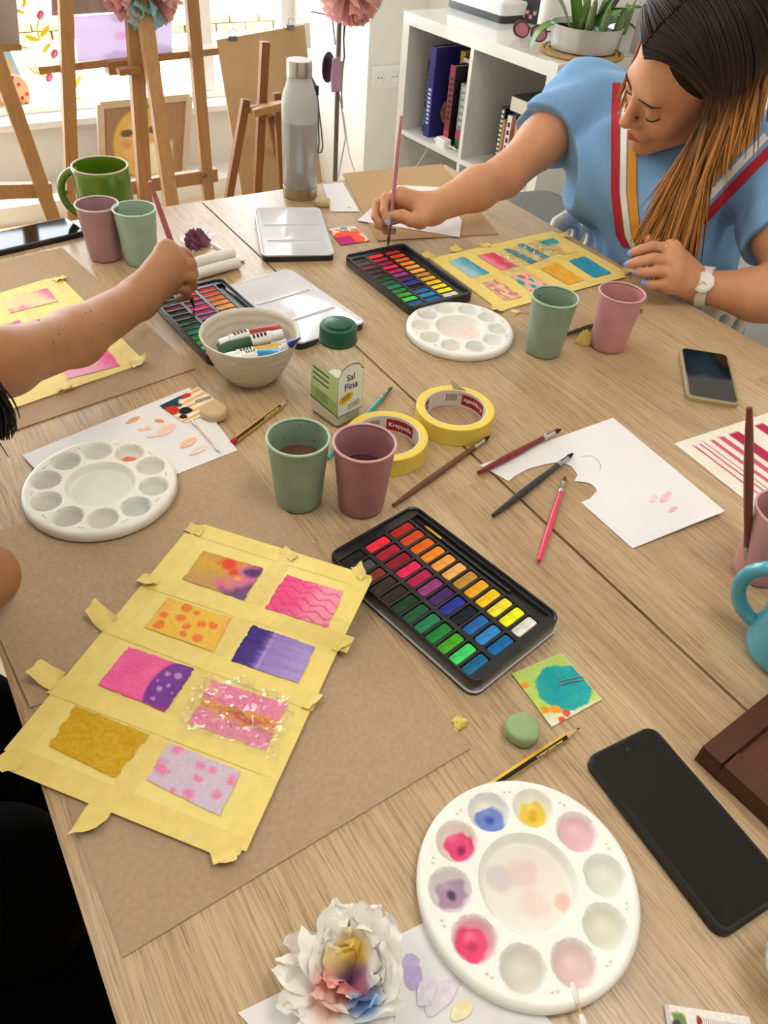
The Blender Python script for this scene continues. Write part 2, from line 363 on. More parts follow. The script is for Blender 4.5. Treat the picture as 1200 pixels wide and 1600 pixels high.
sheet('cardboard_sheet', 'grey-brown cardboard under the white palette by the left table edge', 'cardboard', [q1, lo, rgt, D_], kraft, .0015, .0014, world=True)
q2 = [T(97, 388)[:2], T(305, 577)[:2], T(20, 675)[:2] + (T(20, 675)[:2] - T(305, 577)[:2]) * .25]
q2.append(q2[0] + (q2[2] - q2[1]))
sheet('cardboard_sheet', 'grey-brown cardboard under the outstretched arm and its taped painting', 'cardboard', q2, kraft, .0003, .0015, world=True)
sheet('cardboard_sheet', 'brown cardboard at the far table corner under the hand holding the brush', 'cardboard', [(535, 272), (690, 257), (778, 366), (590, 377)], mat('kraft_tan', '#b8976b', .85, var=.06, scale=200), .0003, .0014)
sheet('paper_sheet', 'small white paper with a yellow dot beside the water bottle', 'paper', [(504, 289), (535, 285), (562, 331), (517, 331)], paperw, .0008, .0008)
tag(MB().lathe([(.004, 0), (.004, .0002)], 16, sc=(1, .8)).build('paint_dot', mat('yellow_paint', '#e2c23c', .5), None, tuple(T(546, 324, .0017))), 'small yellow paint dot on the white paper near the bottle', 'paint')
sheet('paper_sheet', 'white paper lying on cardboard under the hand with the brush', 'paper', [(622, 290), (690, 293), (722, 346), (718, 371), (558, 345)], paperw, .0019, .0009)
sheet('paper_sheet', 'white paper with orange dabs under the left palette', 'paper', [(35, 712), (296, 606), (371, 704), (120, 803)], paperw, .0031, .0008)
sheet('paper_sheet', 'white paper with lilac dabs under the front palette', 'paper', [(372, 1583), (700, 1424), (900, 1640), (560, 1790)], paperw, .0008, .0008)
# dabs of paint lying on papers
def dab(u, v, w, h, ang, col, z, label, par=None, seed=0):
    n = 18; a = np.linspace(0, 2 * PI, n, endpoint=False); rr = 1 + .35 * (vnoise(np.cos(a) * 2 + 5, np.sin(a) * 2 + 5, seed) - .5)
    P = np.stack([w / 2 * rr * np.cos(a), h / 2 * rr * np.sin(a)], -1); c, s = math.cos(ang), math.sin(ang); P = P @ np.array([[c, s], [-s, c]])
    o = MB().prism(P, 0, .0003).build('paint_dab', mat('dab_' + col, col, .6, var=.12, scale=160), None, tuple(T(u, v, z)), smooth=0); return tag(o, label, 'paint', 'paint dabs on paper')
for i, (u, v, w, h, a, col) in enumerate([(207, 657, .021, .009, .4, '#e5a27c'), (249, 658, .013, .007, -.7, '#e0946a'), (260, 672, .030, .014, .5, '#efc9b4'), (222, 671, .012, .006, -.5, '#f0cdbb'), (231, 668, .010, .006, -1.0, '#efc5b0'), (293, 692, .026, .012, .4, '#efbf9f'), (309, 704, .024, .010, .3, '#ecd3cc'), (237, 681, .012, .006, -.3, '#eadad6')]):
    dab(u, v, w, h, a, col, .0039 + .00012 * i, ['wide orange dab at the back of the paper behind the left palette', 'small dark orange dab beside the striped swatch card', 'broad pale peach smear below the striped swatch card', 'tiny pale peach dab left of the broad smear', 'tiny upright peach dab beside the broad smear', 'orange dab near the cotton bud on the white paper', 'pale pinkish dab nearest the right corner of the white paper', 'faintest pink dab above the left palette rim'][i], seed=i)
for i, (u, v, w, h, a, col) in enumerate([(642, 1504, .012, .013, .9, '#c3b4dc'), (646, 1527, .016, .014, 1.1, '#baa8d8'), (690, 1556, .030, .014, .2, '#ddd5e2'), (722, 1578, .018, .010, 0, '#ece2b4'), (665, 1548, .02, .012, .6, '#dcd4e4')]):
    dab(u, v, w, h, a, col, .0016 + .00035 * i, ['small lilac dab nearest the crumpled tissue', 'larger lilac dab below the small one beside the tissue', 'grey lilac smear by the front palette edge', 'pale yellow dab at the bottom beside the front palette', 'grey lilac smear between the tissue and the front palette'][i], seed=20 + i)

# ------------------------------------------------------------------ watercolour fields
paint_m = vmat('watercolour', .75, spec=.15, bump=.25, bscale=700, var=.10, vscale=350)
def field(name, quad, z, fn, parent=None, n=(44, 34), ragged=.02, seed=0, world=False, org=None, m=None):
    """painted patch: quad corners (u right, v down), pigment from fn(u, v) in sRGB 0-255"""
    Q = [np.array(q, float) if world else T(q[0], q[1], z) for q in quad]
    iu, iv = np.meshgrid(np.linspace(0, 1, n[0] + 1), np.linspace(0, 1, n[1] + 1))
    U, V = iu.copy(), iv.copy()
    if ragged:
        e = 12; m_ = (iu - .5) * 2
        du = (fbm(iv * e, iu * 0 + 1, seed) - .5) * ragged * 2; dv = (fbm(iu * e, iv * 0 + 7, seed + 3) - .5) * ragged * 2
        U = iu + np.where(iu < .5, 1, -1) * du * np.abs(m_) ** 6; V = iv + np.where(iv < .5, 1, -1) * dv * np.abs((iv - .5) * 2) ** 6
    P = (Q[0] * ((1 - U) * (1 - V))[..., None] + Q[1] * (U * (1 - V))[..., None] + Q[2] * (U * V)[..., None] + Q[3] * ((1 - U) * V)[..., None])
    rgb = np.clip(np.asarray(fn(iu, iv), float), 0, 255) / 255; rgb = np.where(rgb <= .04045, rgb / 12.92, ((rgb + .055) / 1.055) ** 2.4)
    w, h = n[0] + 1, n[1] + 1; V3 = P.reshape(-1, 3)
    f = [(j * w + i, (j + 1) * w + i, (j + 1) * w + i + 1, j * w + i + 1) for j in range(n[1]) for i in range(n[0])]
    c = V3.mean(0) if org is None else np.array(org)
    nrm = np.cross(P[0, 1] - P[0, 0], P[1, 0] - P[0, 0])
    if nrm[2] > 0: f = [q[::-1] for q in f]
    return meshobj(name, V3 - c, f, m or paint_m, parent, None if org is not None else tuple(c), smooth=180, cols=rgb.reshape(-1, 3))
C3 = lambda *a: np.array(a, float)
def blobs(u, v, L, asp=1.5, soft=.35, seed=0):
    r = np.zeros_like(u)
    for (x, y, s) in L:
        d = np.hypot((u - x) * asp, v - y) / s + (vnoise(u * 14, v * 10, seed) - .5) * .5
        r = np.maximum(r, 1 - sstep(1 - soft, 1, d))
    return r
def p_multi(u, v):
    n = fbm(u * 5, v * 4, 1); c = mixc(C3(222, 178, 60), C3(205, 160, 90), n)
    c = mixc(c, C3(196, 150, 120), sstep(.3, .9, v) * .5)
    c = mixc(c, C3(225, 120, 165), sstep(.50, .72, u + (n - .5) * .5) * .9)
    c = mixc(c, C3(232, 82, 52), blobs(u, v, [(.48, .18, .26), (.62, .36, .14)], 1.2, .7, 2))
    c = mixc(c, C3(120, 84, 128), sstep(.80, .98, u * .7 + v * .45 + (n - .5) * .3))
    c = mixc(c, C3(94, 62, 112), blobs(u, v, [(.93, .2, .26), (.8, .25, .12)], 1.2, .8, 4))
    return mixc(c, C3(240, 180, 70), blobs(u, v, [(.74, .5, .1)], 1.4, .8, 5))
def p_waves(u, v):
    n = fbm(u * 6, v * 4, 3); c = mixc(C3(240, 86, 140), C3(246, 150, 178), sstep(.15, .8, u + (n - .5) * .5))
    for k in range(5):
        y = .14 + k * .2; d = np.abs(v - y - .05 * np.sin(u * 19 + k * 1.1) - .12 * (u - .5)); c = mixc(c, C3(222, 60, 122), (1 - sstep(.008, .028, d)) * .75)
    return c
def p_dots(u, v):
    n = fbm(u * 5, v * 5, 6); c = mixc(C3(240, 190, 70), C3(240, 205, 100), n); c = mixc(c, C3(241, 170, 100), sstep(.55, .95, np.abs(u - .5) * 1.6 + (n - .5) * .6))
    return mixc(c, C3(238, 122, 62), blobs(u, v, [(.33, .12, .15), (.52, .17, .09), (.35, .45, .12), (.5, .62, .11), (.52, .82, .1), (.72, .8, .14), (.15, .8, .14), (.68, .42, .12), (.82, .35, .13), (.12, .5, .1)], 1.6, .3, 8) * .85)
def p_purple(u, v):
    n = fbm(u * 3, v * 14, 9); c = mixc(C3(72, 52, 128), C3(150, 128, 196), sstep(.22, .42, u + (n - .5) * .14)); c = mixc(c, C3(178, 158, 214), sstep(.35, 1, u) * .7)
    c = mixc(c, C3(190, 170, 222), (1 - sstep(.01, .035, np.abs(u - .37))) * .5); return mixc(c, C3(60, 44, 118), (1 - sstep(.0, .1, u)) * .4) + (n[..., None] - .5) * 26
def p_pinkpurple(u, v):
    n = fbm(u * 7, v * 5, 12); c = mixc(C3(243, 92, 158), C3(246, 120, 172), n)
    e = np.hypot((u - .92) / .34, (v - .55) / .72); k = 1 - sstep(.93, 1.02, e); c = mixc(c, mixc(C3(140, 70, 160), C3(108, 62, 148), n), k)
    c = mixc(c, C3(196, 150, 206), blobs(u, v, [(.72, .28, .07), (.86, .25, .075), (.83, .5, .05), (.75, .62, .065), (.76, .85, .06), (.93, .62, .03), (.66, .48, .035)], 1.3, .5, 3) * k)
    return mixc(c, C3(236, 66, 120), sstep(.95, 1, v) * .6)
def p_film(u, v):
    n = fbm(u * 5, v * 5, 15); y = v + (n - .5) * .25
    c = mixc(C3(248, 138, 178), C3(240, 165, 70), sstep(.34, .46, y)); c = mixc(c, C3(232, 110, 80), sstep(.5, .56, y) * (1 - sstep(.58, .62, y)) * sstep(.2, .35, u)); c = mixc(c, C3(248, 150, 180), sstep(.60, .70, y))
    return mixc(c, C3(250, 205, 120), blobs(u, v, [(.1, .2, .2), (.9, .55, .15)], 1.4, .9, 5) * .5)
def p_gold(u, v):
    n = fbm(u * 22, v * 16, 18); m_ = fbm(u * 5, v * 5, 19); c = mixc(C3(196, 150, 20), C3(226, 186, 64), n); return mixc(c, C3(206, 158, 20), sstep(.4, .8, m_) * .5)
def p_lilac(u, v):
    n = fbm(u * 30, v * 4, 21); c = mixc(C3(204, 184, 208), C3(216, 200, 216), n)
    return mixc(c, C3(238, 128, 176), blobs(u, v, [(.12, .1, .2), (.08, .62, .26), (.5, .2, .16), (.66, .22, .14), (.55, .5, .13), (.86, .65, .14), (.55, .86, .17), (.95, .25, .15), (.35, .95, .1)], 1.6, .75, 23) * .9)
def p_wblue(u, v):
    n = fbm(u * 6, v * 4, 31); c = mixc(C3(176, 212, 214), C3(60, 150, 190), sstep(.2, 1, u * .9 + (n - .5) * .5))
    for k in range(6):
        d = np.abs(u - .1 - k * .16 - .03 * np.sin(v * 20 + k)); c = mixc(c, C3(84, 160, 190), (1 - sstep(.008, .03, d)) * .6)
    return c
def p_wpink(u, v): n = fbm(u * 4, v * 4, 33); return mixc(mixc(C3(240, 140, 160), C3(226, 74, 106), sstep(.1, .7, u + (n - .5) * .5)), C3(236, 120, 140), sstep(.85, 1, u) * .6)
def p_wstripe(u, v): n = fbm(u * 4, v * 4, 35); return mixc(C3(240, 215, 130), C3(64, 152, 186), np.maximum(1 - sstep(.22, .34, u + (n - .5) * .3), sstep(.62, .75, u + (n - .5) * .3)))
def p_wteal(u, v): n = fbm(u * 4, v * 4, 36); return mixc(C3(244, 210, 130), C3(60, 168, 172), 1 - sstep(.3, .42, v + (n - .5) * .2))
def p_wmarble(u, v): n = fbm(u * 9, v * 7, 37); m_ = fbm(u * 6, v * 5, 40); c = mixc(C3(214, 120, 130), C3(236, 206, 160), sstep(.35, .6, n)); return mixc(c, C3(190, 150, 160), sstep(.55, .7, m_))
def p_wdots(u, v): n = fbm(u * 4, v * 4, 41); c = mixc(C3(240, 196, 170), C3(236, 170, 160), n); c = mixc(c, C3(50, 160, 180), blobs(u, v, [(.1, .4, .2), (.4, .7, .2), (.35, .15, .12), (.65, .4, .13)], 1.4, .5, 42)); return mixc(c, C3(226, 84, 96), blobs(u, v, [(.5, .2, .18), (.9, .8, .2), (.1, .9, .14), (.8, .2, .1)], 1.4, .6, 44))
def p_worange(u, v): n = fbm(u * 8, v * 6, 45); return mixc(C3(226, 160, 46), C3(240, 192, 88), n)
def p_wcyan(u, v): n = fbm(u * 9, v * 7, 47); return mixc(C3(34, 136, 178), C3(72, 166, 196), n)
def p_lpink1(u, v): n = fbm(u * 5, v * 4, 51); c = mixc(C3(246, 226, 176), C3(238, 210, 170), n); c = mixc(c, C3(246, 120, 176), sstep(.55, .9, u - v * .35 + (n - .5) * .3)); return mixc(c, C3(244, 140, 180), blobs(u, v, [(.3, .9, .3), (.05, .8, .2)], 1.3, .8, 52) * .8)
def p_lpink2(u, v): n = fbm(u * 4, v * 4, 53); return mixc(C3(248, 176, 206), C3(248, 104, 170), sstep(.3, .8, u - v * .3 + (n - .5) * .5))

tapem = mat('masking_tape', '#efd77c', .55, var=.04, scale=90, bump=.2, bscale=200)
tapem2 = mat('masking_tape_double', '#ead078', .5, var=.05, scale=90, bump=.2, bscale=200)
def lifted(V, fn):
    V = np.asarray(V, float).copy(); dz = fn(V[:, :2]); return V + (CO - V) * (dz / (CO[2] - V[:, 2]))[:, None]
def relift(o, org, fn):
    n = len(o.data.vertices); a = np.zeros(n * 3); o.data.vertices.foreach_get('co', a); V = lifted(a.reshape(-1, 3) + org, fn) - org; o.data.vertices.foreach_set('co', V.ravel()); o.data.update()
def gridsheet(P4, th, n=26):
    Q = [np.array(q)[:2] for q in P4]; t = np.linspace(0, 1, n + 1); u, v = np.meshgrid(t, t); P = Q[0] * ((1 - u) * (1 - v))[..., None] + Q[1] * (u * (1 - v))[..., None] + Q[2] * (u * v)[..., None] + Q[3] * ((1 - u) * v)[..., None]
    P = P.reshape(-1, 2); m = n + 1; top = [(j * m + i, j * m + i + 1, (j + 1) * m + i + 1, (j + 1) * m + i) for j in range(n) for i in range(n)]; N_ = m * m; e = [(i, i + 1) for i in range(n)] + [(j * m + n, (j + 1) * m + n) for j in range(n)] + [(n * m + i + 1, n * m + i) for i in range(n)] + [((j + 1) * m, j * m) for j in range(n)]
    a = np.cross(Q[1] - Q[0], Q[3] - Q[0]); f = top + [tuple(x + N_ for x in q[::-1]) for q in top] + [(y, x, x + N_, y + N_) for x, y in e]
    if a < 0: f = [q[::-1] for q in f]
    return np.concatenate([np.c_[P, np.full(N_, th)], np.c_[P, np.zeros(N_)]]), f
def strip(mb, a, b, w, z, th=.0003):
    a, b = np.array(a)[:2], np.array(b)[:2]; d = b - a; d /= np.linalg.norm(d); s = np.array([-d[1], d[0]]) * w / 2; n = 20
    t = np.linspace(0, 1, n + 1)[:, None]; l, r = a - s + (b - a) * t, a + s + (b - a) * t; v = [(*p, z + th) for q in zip(l, r) for p in q]; mb.add(v, [(2 * i, 2 * i + 2, 2 * i + 3, 2 * i + 1) for i in range(n)]); return mb
def strip_box(mb, a, b, w, z, th=.0003):
    a, b = np.array(a)[:2], np.array(b)[:2]; d = b - a; d /= np.linalg.norm(d); s = np.array([-d[1], d[0]]) * w / 2
    P = ccw([a - s, b - s, b + s, a + s]); k = len(mb.v)
    mb.prism(P, z, z + th); return mb
def curl_tab(mb, a, d, w, z, L=.02, up=.010, n=6, skew=0):
    """loose tape end that lifts off the table beyond the sheet edge"""
    a, d = np.array(a)[:2], np.array(d)[:2]; d = d / np.linalg.norm(d); s = np.array([-d[1], d[0]])
    v = []; f = []
    for i in range(n + 1):
        t = i / n; h = z + up * (t ** 2) * (1.0 if t < .75 else 1 - (t - .75) * 1.2)
        for j in range(5):
            q = (j / 4 - .5); p = a + d * L * t * (1 + skew * q) + s * w * q * (1 - .15 * t); v.append((p[0], p[1], h + .0015 * math.sin(j * 2.1 + i)))
    for i in range(n):
        for j in range(4): k = i * 5 + j; f.append((k, k + 5, k + 6, k + 1))
    mb.add(v, f); return mb
def film(name, quad, z, parent, org, seed=0, amp=.009, n=34):
    Q = [T(*q, z) for q in quad]; iu, iv = np.meshgrid(np.linspace(0, 1, n), np.linspace(0, 1, n))
    P = (Q[0] * ((1 - iu) * (1 - iv))[..., None] + Q[1] * (iu * (1 - iv))[..., None] + Q[2] * (iu * iv)[..., None] + Q[3] * ((1 - iu) * iv)[..., None])
    h = np.abs(fbm(iu * 9, iv * 9, seed) - .5) * 2.2 + np.abs(fbm(iu * 17, iv * 17, seed + 9, 2) - .5) * .9; edge = np.minimum(np.minimum(iu, 1 - iu), np.minimum(iv, 1 - iv))
    P[..., 2] += h * amp * (.35 + sstep(0, .25, edge)); P[..., 0] += (fbm(iu * 5, iv * 5, seed + 4) - .5) * .022; P[..., 1] += (fbm(iu * 5, iv * 5, seed + 6) - .5) * .022
    f = [(j * n + i, j * n + i + 1, (j + 1) * n + i + 1, (j + 1) * n + i) for j in range(n - 1) for i in range(n - 1)]
    return meshobj(name, P.reshape(-1, 3) - np.array(org), f, clear('cling_film', gloss=.05, rough=.14, edge=.4), parent, smooth=25)
def painting(label, corners, fields, z0, lines, tabs, tw, filmq=None, lift=None):
    P = [T(*q, z0) for q in corners]; c = np.mean(P, 0); c[2] = TZ + z0
    t = thing('taped_painting', label, 'painting', c)
    MB().add(*gridsheet(P, .0016)).build('paper', mat('tape_yellow_paper', '#f0dc84', .6, var=.03, scale=60), t, org=(c[0], c[1], 0))
    zs = .0016
    for i, (name, q, fn) in enumerate(fields):
        field('swatch', q, z0 + zs + .0010, fn, t, ragged=.03, seed=i * 5, org=(c[0], c[1], TZ + z0))['label'] = name
    for i, (a, b, dbl) in enumerate(lines):
        pa, pb = T(*a, z0), T(*b, z0); m_ = MB(); strip(m_, pa, pb, tw * (.92 + .1 * rng.random()), zs + .00005 + .00006 * i, .0001)
        m_.build('tape_strip', tapem2 if dbl else tapem, t, org=(c[0], c[1], 0), smooth=0)
    for i, (a, b, L, up) in enumerate(tabs):
        pa, pb = T(*a, z0), T(*b, z0); m_ = MB(); curl_tab(m_, pa, pb - pa, tw, zs + .0012, L, up, skew=rng.uniform(-.6, .6)); m_.build('tape_tab', tapem2, t, org=(c[0], c[1], 0), smooth=60)
    if filmq: film('plastic_film', filmq, z0 + zs + .0014, t, c, seed=3)
    if lift is not None:
        for o in t.children: relift(o, c, lift)
    return t
painting('taped sheet of eight pink, purple and gold swatches on the front cardboard', [(310, 822), (582, 905), (374, 1338), (12, 1190)],
    [('orange, red and violet blended swatch', [(318, 860), (412, 888), (381, 937), (285, 905)], p_multi), ('pink swatch with wavy lines', [(447, 898), (537, 924), (511, 980), (414, 950)], p_waves),
     ('yellow swatch with orange dots', [(262, 933), (361, 965), (333, 1018), (226, 980)], p_dots), ('violet fading swatch', [(395, 977), (492, 1010), (466, 1067), (361, 1032)], p_purple),
     ('pink swatch with dotted purple corner', [(201, 1010), (304, 1045), (258, 1112), (152, 1070)], p_pinkpurple), ('pink and orange striped swatch under film', [(333, 1062), (448, 1100), (415, 1172), (293, 1130)], p_film),
     ('mustard gold swatch', [(118, 1102), (233, 1148), (180, 1215), (75, 1165)], p_gold), ('lilac swatch with pink dots', [(265, 1160), (377, 1205), (343, 1275), (228, 1218)], p_lilac)],
    .0032, [((302, 838), (22, 1180), 0), ((563, 905), (365, 1325), 0), ((446, 872), (170, 1268), 1), ((312, 830), (576, 912), 0), ((240, 910), (548, 1010), 0), ((165, 975), (495, 1100), 0), ((85, 1070), (430, 1200), 0), ((15, 1185), (375, 1330), 1)],
    [((300, 836), (318, 818), .012, .004), ((240, 905), (222, 920), .014, .006), ((172, 978), (150, 962), .026, .014), ((92, 1068), (72, 1060), .024, .016), ((30, 1185), (4, 1200), .018, .005), ((160, 1262), (146, 1282), .024, .004), ((350, 1330), (352, 1345), .012, .006), ((445, 872), (462, 862), .010, .003), ((555, 900), (582, 890), .010, .008), ((530, 1008), (545, 1020), .008, .004), ((480, 1095), (497, 1105), .010, .005)], .021,
    [(322, 1050), (465, 1090), (425, 1190), (280, 1140)],
    lambda q: .0215 * (1 - sstep(.052, .125, np.linalg.norm(q - T(582, 905, .003)[:2], axis=1))))
w_ = lambda L: [(650 + a / 3, 330 + b / 3) for a, b in L]
painting('taped sheet of eight blue, pink and orange swatches in front of the woman', [(672, 405), (863, 362), (980, 429), (782, 487)],
    [('pale blue swatch with waves', w_([(150, 235), (222, 213), (343, 288), (262, 313)]), p_wblue), ('rose red swatch', w_([(285, 207), (365, 192), (478, 258), (400, 278)]), p_wpink),
     ('blue striped swatch under film', w_([(408, 178), (500, 150), (625, 212), (540, 246)]), p_wstripe), ('teal and peach swatch', w_([(578, 143), (640, 125), (752, 185), (690, 205)]), p_wteal),
     ('marbled pink swatch', w_([(305, 335), (375, 318), (500, 400), (420, 420)]), p_wmarble), ('peach swatch with teal and red spots', w_([(438, 300), (520, 283), (650, 365), (550, 388)]), p_wdots),
     ('orange swatch', w_([(578, 268), (665, 243), (790, 322), (712, 345)]), p_worange), ('bright blue swatch', w_([(715, 232), (790, 210), (920, 290), (835, 312)]), p_wcyan)],
    .0008, [((685, 408), (860, 368), 0), ((790, 478), (972, 430), 0), ((735, 440), (920, 395), 1), ((680, 403), (785, 480), 0), ((860, 366), (972, 428), 0), ((728, 398), (830, 468), 0), ((772, 388), (880, 455), 0), ((815, 376), (925, 442), 0)],
    [((672, 405), (655, 390), .022, .003), ((715, 395), (702, 383), .02, .004), ((775, 480), (782, 496), .02, .003), ((975, 425), (1000, 424), .02, .006), ((880, 372), (878, 360), .014, .004), ((760, 388), (752, 378), .012, .004)], .022,
    [(780, 392), (850, 372), (885, 396), (800, 424)])
painting('taped sheet of pink watercolour patches under the outstretched arm', [(88, 434), (222, 570), (20, 640), (-75, 482)],
    [('pale yellow swatch turning pink', [(5, 469), (73, 450), (91, 470), (15, 489)], p_lpink1), ('bright pink swatch', [(95, 566), (167, 545), (187, 571), (105, 592)], p_lpink2), ('pale pink swatch', [(-40, 520), (30, 500), (60, 530), (-10, 552)], p_lpink1)],
    .0019, [((80, 440), (-70, 486), 0), ((212, 566), (20, 632), 0), ((150, 505), (-20, 560), 0), ((84, 436), (216, 570), 0), ((30, 460), (120, 600), 1)],
    [((90, 436), (108, 446), .014, .004), ((205, 572), (228, 566), .022, .008), ((100, 608), (108, 622), .008, .003)], .022)
# ================================================================== things on the table
def at(u, v, z=0): p = T(u, v, z); return (p[0], p[1], TZ + z)
# ---- cups
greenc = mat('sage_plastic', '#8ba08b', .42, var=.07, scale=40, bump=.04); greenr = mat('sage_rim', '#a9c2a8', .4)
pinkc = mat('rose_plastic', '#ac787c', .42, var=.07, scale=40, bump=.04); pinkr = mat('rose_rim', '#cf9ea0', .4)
def cup(label, loc, m, mr, liquid=None, lev=.06, group='plastic water cups'):
    t = thing('plastic_cup', label, 'cup', loc, group=group)
    rb, rt, h = .0262, .0345, .093
    R = lambda z: rb + (rt - rb) * z / h
    pr = [(.004, 0), (rb - .002, 0), (rb, .002)] + [(R(z) + (.0004 if i % 2 else 0), z) for i, z in enumerate(np.linspace(.006, h - .004, 14))]
    pr += [(rt, h - .003), (rt - .0016, h - .003)] + [(R(z) - .0017, z) for z in np.linspace(h - .006, .004, 10)] + [(.002, .003)]
    MB().lathe(pr, 48).build('cup_body', m, t)
    a = np.linspace(0, 2 * PI, 9)[:-1]
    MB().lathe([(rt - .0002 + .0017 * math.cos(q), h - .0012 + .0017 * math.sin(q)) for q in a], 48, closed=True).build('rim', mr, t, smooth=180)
    if liquid: MB().lathe([(R(lev) - .0019, lev), (R(lev) - .0019, lev + .0008), (.001, lev + .0008)], 40).build('water', liquid, t)
    # paint specks left on the inner wall
    sp = mat('cup_specks', '#4a3340', .6); s = MB(); rg = np.random.default_rng(int(abs(loc[0]) * 1e4))
    for k in range(5):
        q = rg.uniform(0, 2 * PI); z = rg.uniform(.066, .086); r = R(z) - .0016; w = rg.uniform(.0008, .0022)
        s.add([((r - .0003) * math.cos(q + i * w / r), (r - .0003) * math.sin(q + i * w / r), z + j * w * .7) for i, j in ((-1, 0), (-.3, -1), (.8, -.4), (1, .5), (0, 1))], [(0, 1, 2, 3, 4)])
    s.build('paint_specks', sp, t, smooth=0); return t
dirty = mat('murky_water', '#6d4a3c', .08, var=.1); dirty2 = mat('murky_plum_water', '#573037', .08, var=.1)
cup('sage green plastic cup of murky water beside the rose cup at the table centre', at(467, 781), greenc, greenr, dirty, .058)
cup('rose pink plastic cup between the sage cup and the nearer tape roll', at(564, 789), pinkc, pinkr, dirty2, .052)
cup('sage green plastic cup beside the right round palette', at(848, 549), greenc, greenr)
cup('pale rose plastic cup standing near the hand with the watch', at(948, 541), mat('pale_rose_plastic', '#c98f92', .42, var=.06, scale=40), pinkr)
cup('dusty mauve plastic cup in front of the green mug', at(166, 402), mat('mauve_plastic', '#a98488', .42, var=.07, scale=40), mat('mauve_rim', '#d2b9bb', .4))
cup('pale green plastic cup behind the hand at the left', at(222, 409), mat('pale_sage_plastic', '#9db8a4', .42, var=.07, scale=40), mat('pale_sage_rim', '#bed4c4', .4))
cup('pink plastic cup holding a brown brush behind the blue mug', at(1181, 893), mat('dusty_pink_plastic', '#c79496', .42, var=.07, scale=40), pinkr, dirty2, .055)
# ---- mugs
def mug(name, label, loc, r, h, m, rimm, ha, inner, belly=0, hs=1.0):
    t = thing(name, label, 'mug', loc)
    R = lambda z: r * (1 + belly * math.sin(PI * min(1, z / h) * .9 + .2)) if belly >= 0 else r * (1 - belly * (1 - z / h) ** .8 * .8)
    pr = [(.005, 0), (R(0) * .9, 0), (R(.006), .006)] + [(R(z), z) for z in np.linspace(.012, h - .003, 16)]
    MB().lathe(pr + [(R(h) - .0015, h - .001), (R(h) - .003, h - .001), (R(h) - .0035, h - .004)] + [(R(z) - .004, z) for z in np.linspace(h - .008, .010, 10)] + [(.004, .006)], 48).build('mug_body', m, t)
    MB().lathe([(R(h) - .0018 + .0021 * math.cos(q), h - .0008 + .0016 * math.sin(q)) for q in np.linspace(0, 2 * PI, 9)[:-1]], 48, closed=True).build('rim', rimm, t, smooth=180)
    c, s = math.cos(ha), math.sin(ha); pts = []
    for k in range(15):
        a = -.52 * PI + 1.04 * PI * k / 14; rad = .032 * hs; x = R(h * .55) - .006 + rad * 1.05 * max(math.cos(a), -.1); z = h * .52 + h * .36 * math.sin(a); pts.append((x * c, x * s, z))
    MB().tube(pts, [.0072 * hs] * 15, 14).build('handle', m, t, smooth=180); return t
glz = mat('green_glaze', '#5a7d1a', .12, var=.12, scale=30, coat=.6)
gp = T(172, 352); hd = -CR
mug('green_mug', 'glossy green ceramic mug behind the two plastic cups', (gp[0], gp[1], TZ), .049, .108, glz, mat('mug_pale_rim', '#c9b7a4', .4), math.atan2(hd[1], hd[0]), glz)
bgl = mat('blue_glaze', '#4aa0b4', .12, var=.08, scale=25, coat=.6)
bp_ = T(1232, 1022); hd = T(1120, 960) - bp_
bm = mug('blue_mug', 'turquoise blue mug with coral rim at the right edge', (bp_[0], bp_[1], TZ), .036, .105, bgl, mat('coral_rim', '#dc8a68', .45), math.atan2(hd[1], hd[0]), bgl, belly=-.32, hs=1.08)
# ---- brushes, pencils, cotton buds: built along +x from handle end to tip, then placed
def place(t, p0, p1):
    p0, p1 = np.array(p0), np.array(p1); d = p1 - p0; t.location = tuple(p0); t.rotation_euler = Vector(d).to_track_quat('X', 'Z').to_euler(); return float(np.linalg.norm(d))
def brush(label, p0, p1, hcol, br='#3a2418', r=.0034, fcol='#c9c9c6', tipL=.014, ferL=.022, fat=1.0, hair_r=.8, lab2=None):
    t = thing('paint_brush', label, 'brush', group='paint brushes'); L = place(t, p0, p1); hl = L - tipL - ferL
    hm = mat('brush_lacquer_' + hcol, hcol, .28, var=.06, coat=.4); n = 12
    xs = np.linspace(0, 1, 12); rr = r * (.55 + .55 * np.sin(np.clip(xs * 1.15 + .05, 0, 1) * PI * .8) ** .8 * fat)
    MB().tube([(0, 0, 0)] + [(x * hl + .0006, 0, 0) for x in xs], [r * .25] + list(rr), n).build('handle', hm, t, smooth=60)
    re = rr[-1]
    MB().tube([(hl - .001, 0, 0), (hl + .004, 0, 0), (hl + .005, 0, 0), (hl + .006, 0, 0), (hl + ferL, 0, 0)], [re * 1.06, re * 1.06, re * 1.14, re * 1.02, re * .8], n).build('ferrule', mat('ferrule_' + fcol, fcol, .25, metal=1, var=.03), t)
    MB().tube([(hl + ferL - .002, 0, 0), (hl + ferL + tipL * .35, 0, 0), (hl + ferL + tipL * .75, 0, 0), (L, 0, 0)], [re * hair_r, re * hair_r * 1.02, re * .5, re * .08], n).build('bristles', mat('bristle_' + br, br, .7, var=.2, scale=200, stretch=(1, 20, 20)), t); return t
zb = .0042
brush('brown wooden brush lying across the table seam by the tape rolls', T(614, 790, zb), T(766, 681, zb), '#6a3c1e', '#2c1a12', .0036)
brush('dark red brush lying on the corner of the folded white paper', T(747, 739, .006), T(877, 670, .009), '#7c1522', '#3b1a12', .0042)
brush('black brush pointing at the cut-out of the white paper', T(770, 806, zb), T(896, 708, .006), '#23252a', '#15151a', .0040, '#b8bcc0')
brush('bright pink brush lying across the table seam', T(842, 877, zb), T(884, 743, zb), '#e2305c', '#6a3c20', .0036)
